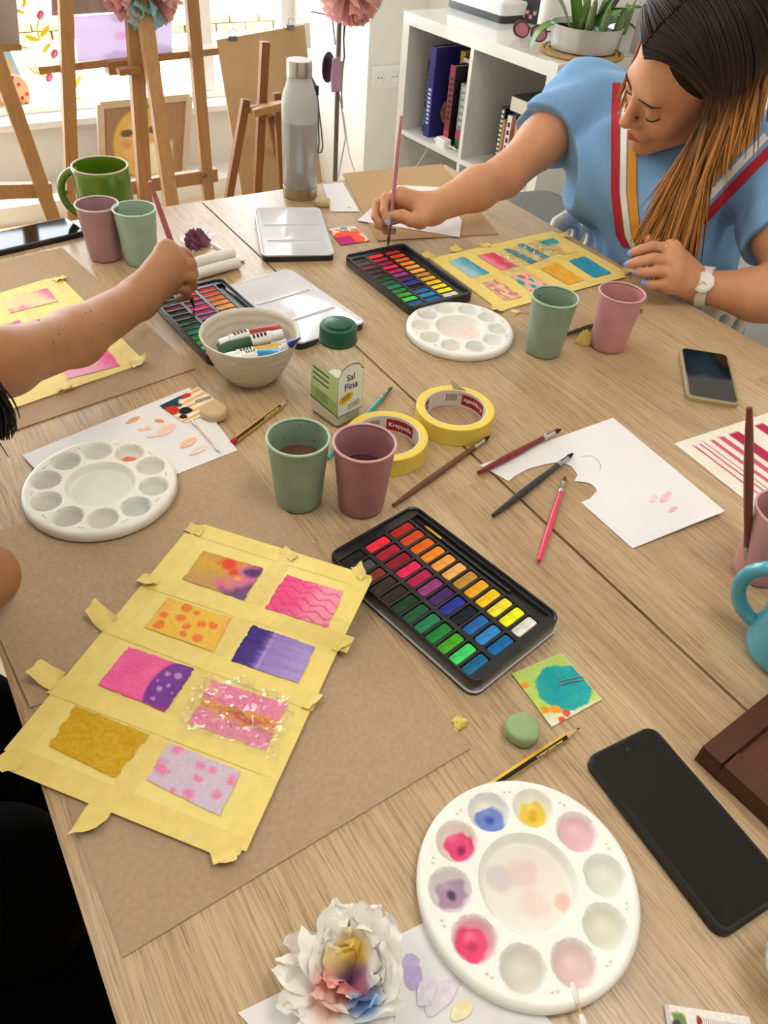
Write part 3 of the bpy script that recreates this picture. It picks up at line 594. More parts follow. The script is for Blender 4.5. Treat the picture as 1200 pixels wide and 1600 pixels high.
brush('teal brush behind the nearer tape roll', T(512, 716, zb), T(613, 604, zb), '#2e9c9a', '#3d5a48', .0036, '#8f9a90')
brush('black brush lying behind the right sage cup', T(860, 530, zb), T(1004, 484, zb), '#1d1b1c', '#6a5030', .0030)
brush('reddish brown brush standing in the pink cup at the right edge', DP(1171, 636, .765), T(1192, 848, .060) + np.array([.004, .0, -.05]), '#6b3020', '#6b3020', .0046, '#b8b4b0')
def sticks(loc0, i):
    pass
for i, (du, col) in enumerate(((1196, '#3b2a22'), (1206, '#c8b488'), (1214, '#7a3a24'))):
    brush(['dark brown', 'pale wooden', 'red brown'][i] + ' brush standing in the blue mug', np.array([bp_[0] - .024 + .012 * i, bp_[1] + .006 + .006 * i, TZ + .118 + .004 * i]), np.array([bp_[0] + .006 * i - .004, bp_[1] - .006 + .004 * i, TZ + .012]), col, col, .0026)
def pencil(label, p0, p1, cap=True):
    t = thing('pencil', label, 'pencil', group='striped pencils'); L = place(t, p0, p1); r = .0037; n = 6
    yl = mat('pencil_yellow', '#e4b52c', .35); bk = mat('pencil_black', '#1c1a19', .35)
    for k in range(6):
        a0, a1 = 2 * PI * k / 6 + PI / 6, 2 * PI * (k + 1) / 6 + PI / 6; x0, x1 = .008, L - .018; ri = .0015
        v = [(x, q * math.cos(a), q * math.sin(a)) for x in (x0, x1) for q, a in ((ri, a0), (r, a0), (r, a1), (ri, a1))]
        MB().add(v, [(0, 1, 2, 3), (7, 6, 5, 4), (0, 4, 5, 1), (1, 5, 6, 2), (2, 6, 7, 3), (3, 7, 4, 0)]).build('barrel_facet', yl if k % 2 == 0 else bk, t, smooth=0)
    MB().tube([(0, 0, 0), (.001, 0, 0), (.008, 0, 0)], [r * .7, r * .98, r], 12).build('end_cap', mat('pencil_red', '#a52418', .35), t)
    MB().tube([(L - .018, 0, 0), (L - .004, 0, 0)], [r * .97, .0010], 12).build('sharpened_wood', mat('pencil_wood', '#d9b184', .7), t)
    MB().tube([(L - .0045, 0, 0), (L, 0, 0)], [.0011, .0002], 8).build('lead', mat('graphite', '#2c2a2c', .4), t)
    s = MB()
    for k in range(9): s.box((L * .55 + k * .0035, 0, 0), (.002 + .001 * (k % 3), .0016, .0002))
    s.build('gold_print', mat('gold_print', '#cbb98a', .4), t, loc=(0, -r * .55, r * .72), rot=(.65, 0, 0)); return t
pencil('yellow and black pencil lying between the bowl and the sage cup', T(362, 692, .004), T(450, 626, .004))
pencil('yellow and black pencil behind the front palette', T(745, 1243, .004), T(906, 1137, .004))
def bud(label, p0, p1, stem='#e9c6b4'):
    t = thing('cotton_bud', label, 'cotton bud', group='cotton buds'); L = place(t, p0, p1)
    MB().tube([(.004, 0, 0), (L - .004, 0, 0)], .0011, 8).build('stick', mat('bud_stick_' + stem, stem, .5), t)
    cw = mat('cotton', '#efe9e4', .95, bump=.4, bscale=900)
    for a, b in ((0, .014), (L - .014, L)): MB().tube([(a, 0, 0), (a + .002, 0, 0), (a + .006, 0, 0), (b - .003, 0, 0), (b, 0, 0)], [.0008, .0021, .0026, .002, .0009], 10).build('cotton_tip', cw, t)
bud('cotton bud with pale stick on the white paper by the round eraser', T(299, 656, .007), T(343, 705, .007))
bud('cotton bud lying at the edge of the right palette', T(798, 487, .014), T(871, 495, .003), '#c79a6c')
bud('cotton bud resting in a pink well of the front palette', T(893, 1535, .013), T(918, 1620, .016), '#c9a070')
# ---- round palettes
pal_m = vmat('palette_plastic', .38, var=.02, vscale=40, sss=0)
def palette(label, c, a0, wells, mid, base=(240, 238, 230), z=0.0):
    """wells: list of 10 (base tint, puddle colour or None, puddle size)"""
    t = thing('round_palette', label, 'palette', (c[0], c[1], TZ + z), group='round white palettes')
    nr, na = 66, 240; Rr = .0849; rad = np.concatenate([np.linspace(.0015, .080, nr - 8), np.array([.0815, .0828, .0838, .0845, .0849, .0849, .0846, .083])])
    A = np.linspace(0, 2 * PI, na, endpoint=False); RR, AA = np.meshgrid(rad, A, indexing='ij'); XX, YY = RR * np.cos(AA), RR * np.sin(AA)
    Z = np.full_like(XX, .0125); rgb = np.ones(XX.shape + (3,)) * np.array(base, float)
    rgb += ((fbm(XX * 60, YY * 60, 5) - .5) * 8)[..., None]
    d = RR; Z -= .0092 * (1 - sstep(.0335, .0390, d)); k = 1 - sstep(.031, .036, d)
    md = np.array(mid[0], float); n = fbm(XX * 45 + 3, YY * 45, 8); rgb = mixc(rgb, md, k * .75)
    for (mx, my, ms, mc) in mid[1]: rgb = mixc(rgb, np.array(mc, float), k * (1 - sstep(.5, 1, np.hypot(XX - mx, YY - my) / ms + (n - .5) * 1.2)))
    for i, (tint, pud, ps, off) in enumerate(wells):
        a = a0 + 2 * PI * i / 10; wx, wy = .0605 * math.cos(a), .0605 * math.sin(a); dw = np.hypot(XX - wx, YY - wy); wr = .0162
        q = np.clip(dw / wr, 0, 1); Z = np.where(dw < wr, .0125 - .0095 * np.sqrt(np.clip(1 - q ** 2.6, 0, 1)) , Z)
        rgb = mixc(rgb, np.array(tint, float), (1 - sstep(.8, 1.0, dw / wr)) * .85)
        if pud is not None:
            px_, py_ = wx + off[0] * wr, wy + off[1] * wr; dp = np.hypot(XX - px_, YY - py_) / (wr * ps) + (vnoise(XX * 160, YY * 160, i) - .5) * .35
            rgb = mixc(rgb, np.array(pud[0], float), 1 - sstep(.85, 1.0, dp)); rgb = mixc(rgb, np.array(pud[1], float), (1 - sstep(.15, .42, dp)))
    Z = np.where(RR > .0805, .0125 - .0125 * (1 - np.sqrt(np.clip(1 - ((RR - .0805) / .0046) ** 2, 0, 1))) * .45, Z)
    Z[-3] = .0055; Z[-2] = .0015; Z[-1] = 0
    V3 = np.stack([XX, YY, Z], -1).reshape(-1, 3); f = [(i * na + k, i * na + (k + 1) % na, (i + 1) * na + (k + 1) % na, (i + 1) * na + k) for i in range(nr - 1) for k in range(na)]
    f = [q[::-1] for q in f] + [tuple(range(na))] + [tuple((nr - 1) * na + k for k in range(na - 1, -1, -1))]
    rgb = np.clip(rgb, 0, 255) / 255; rgb = np.where(rgb <= .04045, rgb / 12.92, ((rgb + .055) / 1.055) ** 2.4)
    meshobj('palette_body', V3, f, pal_m, t, smooth=50, cols=rgb.reshape(-1, 3))
    dm = mat('palette_dots', '#eeece4', .25)
    for i in range(10):
        a = a0 + 2 * PI * (i + .5) / 10; s = MB()
        for da in (-.028, .028): s.lathe([(.0014, 0), (.0013, .0006), (.0008, .0011), (.0002, .0013)], 8, (.0735 * math.cos(a + da), .0735 * math.sin(a + da), .0125))
        s.build('raised_dots', dm, t, smooth=180)
    return t
W0 = (232, 230, 224)
def wang(cx, px): p = T(px[0], px[1], .0125); return math.atan2(p[1] - cx[1], p[0] - cx[0])
pc = (.2565, .1315)
palette('round white palette with blue, yellow and magenta paint puddles at the front', pc, wang(pc, (768, 1278)),
    [(W0, ((108, 134, 205), (48, 78, 180)), .8, (.0, -.25)), ((222, 208, 198), ((226, 60, 122), (150, 10, 66)), .75, (.1, -.2)), ((214, 204, 210), ((170, 140, 168), (74, 44, 84)), .8, (.1, -.1)), ((226, 150, 170), ((232, 70, 122), (206, 30, 84)), .85, (-.1, 0)),
     ((212, 208, 196), None, 0, 0), ((222, 190, 192), None, 0, 0), ((218, 216, 200), None, 0, 0), ((220, 220, 212), None, 0, 0), ((226, 178, 190), None, 0, 0), (W0, ((232, 200, 64), (214, 172, 40)), .78, (0, -.15))],
    ((230, 222, 214), [(.006, .008, .016, (228, 205, 198)), (-.015, .016, .012, (216, 206, 208)), (.018, -.022, .007, (232, 190, 176)), (-.004, -.012, .014, (232, 212, 204))]), (244, 243, 238), z=.0017)
pc = (.1135, .7275)
palette('round cream palette with one orange puddle by the left table edge', pc, wang(pc, (205, 710)),
    [((210, 206, 198), ((216, 120, 50), (206, 104, 36)), .6, (-.22, -.22)), ((206, 203, 198), None, 0, 0), ((192, 200, 190), None, 0, 0), ((204, 196, 192), None, 0, 0), ((200, 194, 188), None, 0, 0), ((186, 182, 174), None, 0, 0), ((200, 198, 190), None, 0, 0), ((184, 192, 184), None, 0, 0), ((196, 198, 184), None, 0, 0), ((206, 200, 192), None, 0, 0)],
    ((214, 216, 206), []), (233, 230, 220), z=.0045)
pc = (.713, .851)
palette('round white palette with nearly clean wells beside the right sage cup', pc, wang(pc, (671, 492)),
    [((206, 200, 196), ((206, 110, 130), (190, 90, 110)), .3, (.3, -.5)), ((224, 216, 212), None, 0, 0), ((210, 208, 200), None, 0, 0), ((226, 208, 206), None, 0, 0), ((214, 206, 202), None, 0, 0), ((226, 224, 222), None, 0, 0), ((216, 216, 210), ((226, 184, 50), (220, 176, 40)), .35, (0, -.5)), ((220, 218, 216), None, 0, 0), ((216, 222, 220), ((110, 186, 190), (90, 170, 180)), .3, (.3, -.4)), ((222, 222, 208), None, 0, 0)],
    ((232, 218, 214), [(.01, -.01, .018, (236, 212, 206)), (.022, .0, .005, (236, 214, 140))]), (240, 239, 236))
# ---- watercolour tins
PANS = [['#b02820', '#cc4a26', '#e0661c', '#ee8a26', '#eea244', '#f2ae62', '#bb8c3c', '#eba626', '#eec41e', '#f2dc3a', '#f0f01e', '#dedad0'],
        ['#ee2e48', '#b01c34', '#8e1830', '#e6235c', '#b01a50', '#963a7c', '#46286a', '#26349a', '#121826', '#2262aa', '#2e84c4', '#1264a6'],
        ['#191a1b', '#4a4d4c', '#7e2c20', '#3a2c22', '#33291f', '#1f3d22', '#235432', '#1f7e58', '#1e7e36', '#44a01e', '#3fcf62', '#13668e']]
tinblk = mat('tin_black_plastic', '#17181a', .3, var=.05, coat=.15); tinnavy = mat('tin_enamel', '#1b2028', .25, coat=.3); whit = mat('white_enamel', '#d6d6dd', .12, var=.01, coat=.6)
LT, WT = .2154, .1281
panm = [[mat('pan_%d_%d' % (r, c), PANS[r][c], .6, spec=.25, var=.18, scale=120, bump=.25, bscale=250) for c in range(12)] for r in range(3)]
def pan_mesh():
    mb = MB(); P = rrect(.0118, .0292, .0028, 4); n = len(P)
    rings = [(P, 0), (P, .0020), (inset(P, .0006), .0028), (inset(P, .0016), .0027), (inset(P, .0032), .0019)]
    v = [(x, y, z) for R, z in rings for x, y in R]; f = [(i * n + k, i * n + (k + 1) % n, (i + 1) * n + (k + 1) % n, (i + 1) * n + k) for i in range(len(rings) - 1) for k in range(n)]
    f += [tuple(range(n - 1, -1, -1)), tuple((len(rings) - 1) * n + k for k in range(n))]; return v, f
def tin(label, loc, rz, on_lid=False):
    t = thing('watercolour_tin', label, 'paint tin', loc, rz, group='open watercolour tins'); z0 = 0
    if on_lid:
        MB().prism(rrect(LT + .002, WT + .002, .012), 0, .004).build('lid_base', tinnavy, t)
        P = rrect(LT + .0022, WT + .0022, .012); MB().prism(P, .004, .0052).build('lid_white_edge', whit, t); z0 = .0052
    P = rrect(LT, WT, .012, 6); Q = rrect(LT - .006, WT - .006, .0095, 6); n = len(P)
    rings = [(inset(P, .001), z0), (P, z0 + .0015), (P, z0 + .0155), (inset(P, .0006), z0 + .0168), (inset(P, .0018), z0 + .0168), (Q, z0 + .0155), (Q, z0 + .0135)]
    v = [(x, y, z) for R, z in rings for x, y in R]; f = [(i * n + k, i * n + (k + 1) % n, (i + 1) * n + (k + 1) % n, (i + 1) * n + k) for i in range(len(rings) - 1) for k in range(n)]
    MB().add(v, f + [tuple(range(n - 1, -1, -1))]).build('tin_base', tinnavy, t, smooth=45)
    # insert: plate with 36 recessed cells and a brush trough
    ht = z0 + .0138; hb = z0 + .0095; ins = MB(); xs = []; x0, dx, cw = -.087, .01605, .0132
    xe = [-LT / 2 + .003]
    for c in range(12): xe += [x0 + c * dx - cw / 2, x0 + c * dx + cw / 2]
    xe.append(LT / 2 - .003); ch = .0308; yc = (.0265, -.0095, -.0455)
    ye = [-WT / 2 + .003]
    for y in yc[::-1]: ye += [y - ch / 2, y + ch / 2]
    ye += [.0455, .0575, WT / 2 - .003]
    cells = set((2 * c + 1, 2 * r + 1) for c in range(12) for r in range(3)); nx, ny = len(xe) - 1, len(ye) - 1
    hole = lambda i, j: (i, j) in cells or (j == 7 and 1 <= i <= nx - 2)
    hz = lambda i, j: hb if hole(i, j) else ht
    for i in range(nx):
        for j in range(ny):
            z = hz(i, j); ins.add([(xe[i], ye[j], z), (xe[i + 1], ye[j], z), (xe[i + 1], ye[j + 1], z), (xe[i], ye[j + 1], z)], [(0, 1, 2, 3)])
            if i + 1 < nx and hz(i + 1, j) != z: ins.add([(xe[i + 1], ye[j], z), (xe[i + 1], ye[j + 1], z), (xe[i + 1], ye[j + 1], hz(i + 1, j)), (xe[i + 1], ye[j], hz(i + 1, j))], [(0, 1, 2, 3)])
            if j + 1 < ny and hz(i, j + 1) != z: ins.add([(xe[i], ye[j + 1], z), (xe[i + 1], ye[j + 1], z), (xe[i + 1], ye[j + 1], hz(i, j + 1)), (xe[i], ye[j + 1], hz(i, j + 1))], [(0, 1, 2, 3)])
    ins.build('pan_tray', tinblk, t, smooth=0)
    v, f = pan_mesh(); me = None
    for r in range(3):
        for c in range(12):
            o = meshobj('paint_pan', v, f, panm[r][c], t, (x0 + c * dx, yc[r], hb + .0008), smooth=12)
    return t
tn = tin('watercolour tin of thirty-six pans beside the front taped painting', (.368, .409, TZ), -1.3854, True)
bt = thing('paint_brush', 'small yellow travel brush in the trough of the front watercolour tin', 'brush', group='paint brushes'); Mx = Matrix.Translation((.368, .409, TZ)) @ Matrix.Rotation(-1.3854, 4, 'Z')
place(bt, tuple(Mx @ Vector((-.050, .0515, .0168))), tuple(Mx @ Vector((-.092, .0515, .0168))))
MB().tube([(0, 0, 0), (.022, 0, 0), (.026, 0, 0)], [.0022, .0022, .0014], 10).build('ferrule', mat('brass', '#d9ac3a', .25, metal=.8), bt)
MB().tube([(.025, 0, 0), (.034, 0, 0), (.042, 0, 0)], [.0012, .0011, .0003], 8).build('bristles', mat('dark_bristle', '#22201c', .7), bt)
MB().tube([(-.10, 0, 0), (0, 0, 0)], [.0021, .0023], 10).build('handle', tinblk, bt)
dup(tn, (.734, 1.037, TZ), -1.5552, 'watercolour tin under the brush of the woman in blue', skip=('lid_base', 'lid_white_edge'))
P1 = T(346, 432, .018); dv = T(326, 571, .018) - T(249, 491, .018); ta = math.atan2(dv[1], dv[0]); cc = P1[:2] + LT / 2 * np.array([math.cos(ta), math.sin(ta)]) - WT / 2 * np.array([-math.sin(ta), math.cos(ta)])
TIN3 = (cc[0], cc[1], ta)
dup(tn, (cc[0], cc[1], TZ), ta, 'watercolour tin under the outstretched arm, beside the beige bowl', skip=('lid_base', 'lid_white_edge'))
for o in bpy.data.objects:   # without its lid below, the tray and pans sit lower
    if o.parent and o.parent.name.startswith('watercolour_tin.') : o.location.z -= .0052
def lid(label, loc, rz):
    t = thing('tin_lid', label, 'tin lid', loc, rz, group='white mixing lids')
    P = rrect(LT, WT, .012, 6); n = len(P)
    MB().prism(P, 0, .010).build('lid_shell', tinnavy, t)
    rings = [(P, .010), (inset(P, -.0006), .0125), (inset(P, .0012), .0132), (inset(P, .0035), .0118), (inset(P, .0065), .0108)]
    v = [(x, y, z) for R, z in rings for x, y in R]; f = [(i * n + k, i * n + (k + 1) % n, (i + 1) * n + (k + 1) % n, (i + 1) * n + k) for i in range(len(rings) - 1) for k in range(n)]
    MB().add(v, f + [tuple((len(rings) - 1) * n + k for k in range(n))]).build('mixing_tray', whit, t, smooth=60)
    for x in (-.028, .042): MB().tube([(x, -.05, .0108), (x, .05, .0108)], .0022, 10).build('ridge', whit, t)
    return t
l2 = lid('white mixing lid of a paint tin in front of the water bottle', (.638, 1.284, TZ), -1.9385)
dup(l2, (.510, 1.027, TZ), -1.4485, 'white mixing lid between the beige bowl and the salt jar')
# ---- tape rolls
def tape_roll(label, c, flip, flap):
    t = thing('tape_roll', label, 'tape', c, group='yellow masking tape rolls'); ro, ri, h = .0522, .0405, .026
    ym = mat('tape_roll_yellow', '#eccf5c', .5, var=.04, scale=60); pr = [(ri + .0012, 0), (ro - .0006, 0), (ro, .0006), (ro, h - .0006), (ro - .0006, h)] + [(ro - .0006 - (ro - ri - .002) * k / 8, h + (.0002 if k % 2 else 0)) for k in range(1, 9)]
    MB().lathe(pr, 72, closed=True).build('tape', ym, t)
    MB().lathe([(ri, .0004), (ri + .0014, .0004), (ri + .0014, h - .0003), (ri, h - .0003)], 72, closed=True).build('cardboard_core', mat('core_white', '#dcd5cc', .7), t)
    # label printed round the inside of the core
    def wrap(mb, a0, a1, z0, z1, rr, n=14):
        v = [(rr * math.cos(a0 + (a1 - a0) * i / n), rr * math.sin(a0 + (a1 - a0) * i / n), z) for i in range(n + 1) for z in (z0, z1)]; mb.add(v, [(2 * i, 2 * i + 1, 2 * i + 3, 2 * i + 2) for i in range(n)])
    for k, a in enumerate(flip[1]):
        m_ = MB(); wrap(m_, a - .50, a + .50, .0045, h - .0045, ri - .0002); m_.build('red_label', mat('label_red', '#a5182c', .5), t)
        v, f = text_mesh('Kreppefix', .0088, True); s = flip[0]; A = a - s * v[:, 0] / ri
        meshobj('lettering', np.stack([(ri - .0005) * np.cos(A), (ri - .0005) * np.sin(A), h / 2 + s * v[:, 1]], -1), f, mat('label_white_print', '#f2eeee', .5), t, smooth=0)
    bk = MB()
    for k in range(14): wrap(bk, flip[2] + k * .028, flip[2] + k * .028 + (.008 + .008 * (k % 3 == 0)), .009, h - .006, ri - .0002, 1)
    bk.build('barcode', mat('print_black', '#222222', .6), t)
    if flap is not None:
        a = flap; p = np.array([math.cos(a), math.sin(a)]); q = np.array([-p[1], p[0]]); b0 = p * (ri + .002)
        MB().add([(*(b0 - q * .010), h + .0008), (*(b0 + q * .008), h + .001), (*(b0 - p * .004 - q * .006), h - .008), (*(b0 + p * .012 + q * .014), h + .007)], [(0, 1, 3), (0, 2, 1), (0, 1, 2), (0, 3, 1)]).build('loose_end', mat('tape_loose', '#c9b48c', .6), t, smooth=0)
    return t
r1 = T(604.5, 679, .026); r2 = T(711.5, 636, .026)
va = lambda c, px: math.atan2(*(T(px[0], px[1], .013) - c)[[1, 0]])
tape_roll('yellow masking tape roll half hidden behind the rose cup', (r1[0], r1[1], TZ), (1, [va(r1, (632, 662)), va(r1, (632, 662)) + 2.2], va(r1, (590, 655))), None)
tape_roll('yellow masking tape roll with a loose folded end beside the white paper', (r2[0], r2[1], TZ), (-1, [va(r2, (742, 632)), va(r2, (742, 632)) + 2.3], va(r2, (715, 612))), va(r2, (718, 606)))
# ---- salt jar
s0, s1, s2 = T(526, 672)[:2], T(480, 640)[:2], T(552, 648)[:2]; ax = (s1 - s0) / np.linalg.norm(s1 - s0); ay = np.array([ax[1], -ax[0]])
if ay @ (s2 - s0) < 0: ay = -ay
JW, JD = .056, .047; jc = s0 + ax * JW / 2 + ay * JD / 2; ja = math.atan2(ay[1], ay[0])
jar = thing('salt_jar', 'clear square salt jar with dark green lid and pale green label', 'jar', (jc[0], jc[1], TZ), ja)   # local x = towards the right face, local y = +/- label side
def loft(secs, cap=True):
    n = len(secs[0][0]); v = [(x, y, z) for P, z in secs for x, y in P]; f = [(i * n + k, i * n + (k + 1) % n, (i + 1) * n + (k + 1) % n, (i + 1) * n + k) for i in range(len(secs) - 1) for k in range(n)]
    if cap: f += [tuple(range(n - 1, -1, -1)), tuple((len(secs) - 1) * n + k for k in range(n))]
    return v, f
RR_ = lambda w, h, r: rrect(w, h, r, 6)
MB().add(*loft([(RR_(JD - .004, JW - .004, .007), 0), (RR_(JD, JW, .007), .003), (RR_(JD, JW, .007), .092), (RR_(JD - .003, JW - .004, .012), .1), (RR_(.044, .046, .02), .107), (RR_(.042, .042, .0209), .112), (RR_(.042, .042, .0209), .12)])).build('jar_wall', clear('jar_plastic', '#f9fbf8', gloss=.07, rough=.1, edge=.13), jar)
MB().add(*loft([(RR_(JD - .006, JW - .006, .006), .002), (RR_(JD - .003, JW - .003, .006), .004), (RR_(JD - .003, JW - .003, .006), .046), (RR_(JD - .003, JW - .003, .006), .050)])).build('salt', mat('salt', '#fdf9f0', .8, var=.03, scale=300, bump=.3, bscale=900), jar)
MB().lathe([(.0235, .112), (.0245, .114), (.0245, .116), (.0235, .1165), (.0232, .131), (.0222, .1335), (.0165, .1342), (.0160, .1365), (.0148, .1372), (.001, .1372)], 44).build('screw_lid', mat('lid_green', '#14513c', .35, var=.05), jar)
MB().lathe([(.0228, .1095), (.0228, .1115), (.0215, .1118)], 40).build('neck_ring', clear('jar_plastic'), jar)
grn = mat('label_green', '#c2d79a', .5, var=.03); grn2 = mat('label_dark_green', '#9cbf74', .5); navy = mat('label_navy', '#2e3a6a', .5); lw = mat('label_white', '#e8efe4', .5); ink = mat('print_black', '#222222', .6)
def on_left(pts, z, off, thk=.0002):   # a flat shape on the wide label face (towards local -y... the face along ax)
    return pts
# the wide face (px 480-527) has outward normal -ay -> local -x ; the narrow face (527-552) has outward normal -ax
nx_ = -JD / 2
def face_w(poly, off):   # poly in (s along ax from the shared edge, z)
    return [(nx_ - off, 0, 0) for _ in poly]
sgn = 1 if (np.cross(np.append(ay, 0), np.append(ax, 0))[2] > 0) else -1   # local +y is +ax when sgn = 1
def fw(s, z, off): return (nx_ - off, sgn * (-JW / 2 + s), z)
def fn_(s, z, off): return (-JD / 2 + s, sgn * (-JW / 2 - off), z)
def poly3(name, pts, m, off, face, par): return MB().add([face(a, b, off) for a, b in pts], [tuple(range(len(pts)))]).build(name, m, par, smooth=0)
lb = poly3('green_label', [(.0, .022), (.052, .028), (.052, .083), (.0, .079)], grn, .0004, fw, jar)
poly3('label_border', [(-.0008, .0205), (.053, .0268), (.053, .0288), (-.0008, .0225)], navy, .0005, fw, jar); poly3('label_foot', [(.0, .022), (.052, .028), (.052, .047), (.0, .042)], grn2, .0005, fw, jar)
for z in (.071, .063, .055): poly3('print_line', [(.016, z), (.048, z + .003), (.048, z + .005), (.016, z + .002)], ink, .0007, fw, jar)
for k in range(6): poly3('small_print', [(.018, .043 - k * .0025), (.042, .045 - k * .0025), (.042, .0456 - k * .0025), (.018, .0436 - k * .0025)], mat('faint_print', '#4c6440', .6), .0007, fw, jar)
arch = [(.0, .020), (.043, .020), (.043, .078)] + [(.021 + .018 * math.cos(a), .080 + .011 * math.sin(a)) for a in np.linspace(0, PI, 9)] + [(.0, .078)]
poly3('arch_border', [(x * 1.03 - .0006, z + (.0012 if z > .05 else -.0012)) for x, z in arch], navy, .0004, fn_, jar); poly3('white_label', arch, lw, .0006, fn_, jar)
def lettering(txt, size, s, z, m, off, face, par, bold=False, sx=1.0):
    v, f = text_mesh(txt, size, bold); return meshobj('lettering', [face(s + sx * a[0], z + a[1], off) for a in v], f, m, par, smooth=0)
lettering('Sal', .013, .021, .073, navy, .0009, fn_, jar, True, 1.0); lettering('Fina', .0145, .022, .060, navy, .0009, fn_, jar, True, 1.0)
poly3('yellow_badge', [(.014 + .0125 * math.cos(a), .044 + .0075 * math.sin(a) + .15 * .0125 * math.cos(a)) for a in np.linspace(0, 2 * PI, 20)[:-1]], mat('badge_yellow', '#e9c33a', .5), .0008, fn_, jar)
for k in range(2): poly3('badge_print', [(.006, .0445 - k * .004), (.021, .0475 - k * .004), (.021, .0490 - k * .004), (.006, .0460 - k * .004)], ink, .0010, fn_, jar)
for k in range(3): poly3('small_print', [(.018, .031 - k * .003), (.038, .033 - k * .003), (.038, .0345 - k * .003), (.018, .0325 - k * .003)], mat('olive_print', '#7c8a5c', .6), .0009, fn_, jar)
# ---- bowl of paint tubes
bw = T(394, 588); bowlm = mat('stoneware', '#d3c9b8', .45, var=.04, scale=60, bump=.05)
bowl = thing('bowl', 'beige ribbed stoneware bowl full of paint tubes', 'bowl', (bw[0], bw[1], TZ))
out = [(.030, 0), (.031, .001), (.030, .004)]; pr = []
for k, z in enumerate(np.linspace(.004, .070, 20)): q = (z - .004) / .066; pr.append((.030 + .0375 * q ** .55 + .0007 * math.sin(k * 2.0), z))
inn = [(r - .0035, z) for r, z in pr[::-1][1:-4]] + [(.03, .013), (.002, .010)]
MB().lathe([(.028, .0015)] + out + pr + [(.0672, .0712), (.0655, .0712)] + inn, 64).build('bowl_body', bowlm, bowl, smooth=60)
def ptube(label, p0, p1, col, roll=0, r=.0076, band='#e8e6e2', capcol='#eceae6'):
    t = thing('paint_tube', label, 'paint tube', group='paint tubes in the bowl'); L = place(t, p0, p1); n = 16
    secs = []
    for q, w, h in ((0, 1.35, .12), (.06, 1.33, .16), (.3, 1.2, .62), (.6, 1.05, .95), (.9, 1, 1)):
        x = q * (L - .016); secs.append([(x, r * w * math.cos(a), r * h * math.sin(a)) for a in np.linspace(0, 2 * PI, n, endpoint=False)])
    v = [p for s in secs for p in s]; f = [(i * n + k, i * n + (k + 1) % n, (i + 1) * n + (k + 1) % n, (i + 1) * n + k) for i in range(len(secs) - 1) for k in range(n)]
    MB().add(v, f + [tuple(range(n - 1, -1, -1)), tuple((len(secs) - 1) * n + k for k in range(n))]).build('tube_body', mat('tube_' + col, col, .35, var=.04), t)
    x1 = L - .016; MB().tube([(x1 * .62, 0, 0), (x1 * .9, 0, 0), (x1, 0, 0), (x1 + .0015, 0, 0)], [r * 1.06, r * 1.03, r * 1.02, r * .6], n).build('label_band', mat('tube_band_' + band, band, .45), t)
    bars = MB()
    for k in range(4): bars.box((x1 * .68 + k * x1 * .07, 0, r * 1.03), (x1 * .045, r * .8, .0006))
    bars.build('print_marks', ink, t)
    MB().tube([(x1 + .001, 0, 0), (L - .0007, 0, 0), (L, 0, 0)], [r * .86, r * .82, r * .72], n).build('cap', mat('tube_cap', capcol, .4), t)
    t.rotation_euler = (t.rotation_euler.to_matrix() @ Matrix.Rotation(roll, 3, 'X')).to_euler(); return t
H_ = lambda u, v, h: DP(u, v, ((TZ + h - CO[2]) / ray(u, v)[2]))
ptube('red paint tube with white band at the back of the bowl', H_(437, 509, 0.067), H_(342, 537, 0.057), '#9c2c20')
ptube('dark green paint tube lying across the bowl', H_(340, 546, 0.055), H_(442, 521, 0.067), '#1d4a2c', .3)
ptube('yellow paint tube lying under the light blue tube', H_(438, 542, 0.059), H_(352, 559, 0.051), '#dcb43c')
ptube('light blue paint tube at the front of the bowl', H_(438, 547, 0.069), H_(362, 564, 0.059), '#2f86c4', .2)
ptube('ultramarine blue tube leaning on the right of the bowl rim', H_(467, 529, 0.083), H_(430, 553, 0.057), '#2c3aa4', .5, .0062)
ptube('white paint tube lying under the green one', H_(350, 553, 0.043), H_(448, 535, 0.055), '#d6d3cc', .3)
# ---- erasers
def lump(name, label, loc, r, h, m, seed, cat='eraser', sq=1.0, dent=.06):
    n, k = 28, 16; v = []
    for j in range(k + 1):
        ph = -PI / 2 + PI * j / k
        for i in range(n):
            a = 2 * PI * i / n; rr = r * (abs(math.cos(ph)) ** .45) * (1 + dent * (vnoise(math.cos(a) * 2 + 4, math.sin(a) * 2 + ph, seed) - .5)); z = h / 2 * math.copysign(abs(math.sin(ph)) ** .6, math.sin(ph)) + h / 2
            z -= dent * .25 * h * float(vnoise(math.cos(a) * 3 + 9, math.sin(a) * 3, seed)) * (1 if ph > .6 else 0); v.append((rr * math.cos(a), rr * sq * math.sin(a), z))
    f = [(j * n + i, j * n + (i + 1) % n, (j + 1) * n + (i + 1) % n, (j + 1) * n + i) for j in range(k) for i in range(n)]
    return tag(meshobj(name, v, f, m, None, loc, smooth=180), label, cat)
lump('eraser', 'sage green rounded eraser lump in front of the teal swatch card', at(814, 1148), .0155, .017, mat('green_eraser', '#93ad7c', .6, var=.04), 2, dent=.16)
lump('eraser', 'beige round eraser beside the orange striped swatch card', at(335, 652), .0175, .017, mat('beige_eraser', '#cdb48e', .65, var=.05), 5)
lump('eraser', 'small beige round eraser at the foot of the water bottle', at(504, 321), .0155, .015, mat('beige_eraser'  , '#cdb48e', .65), 8)
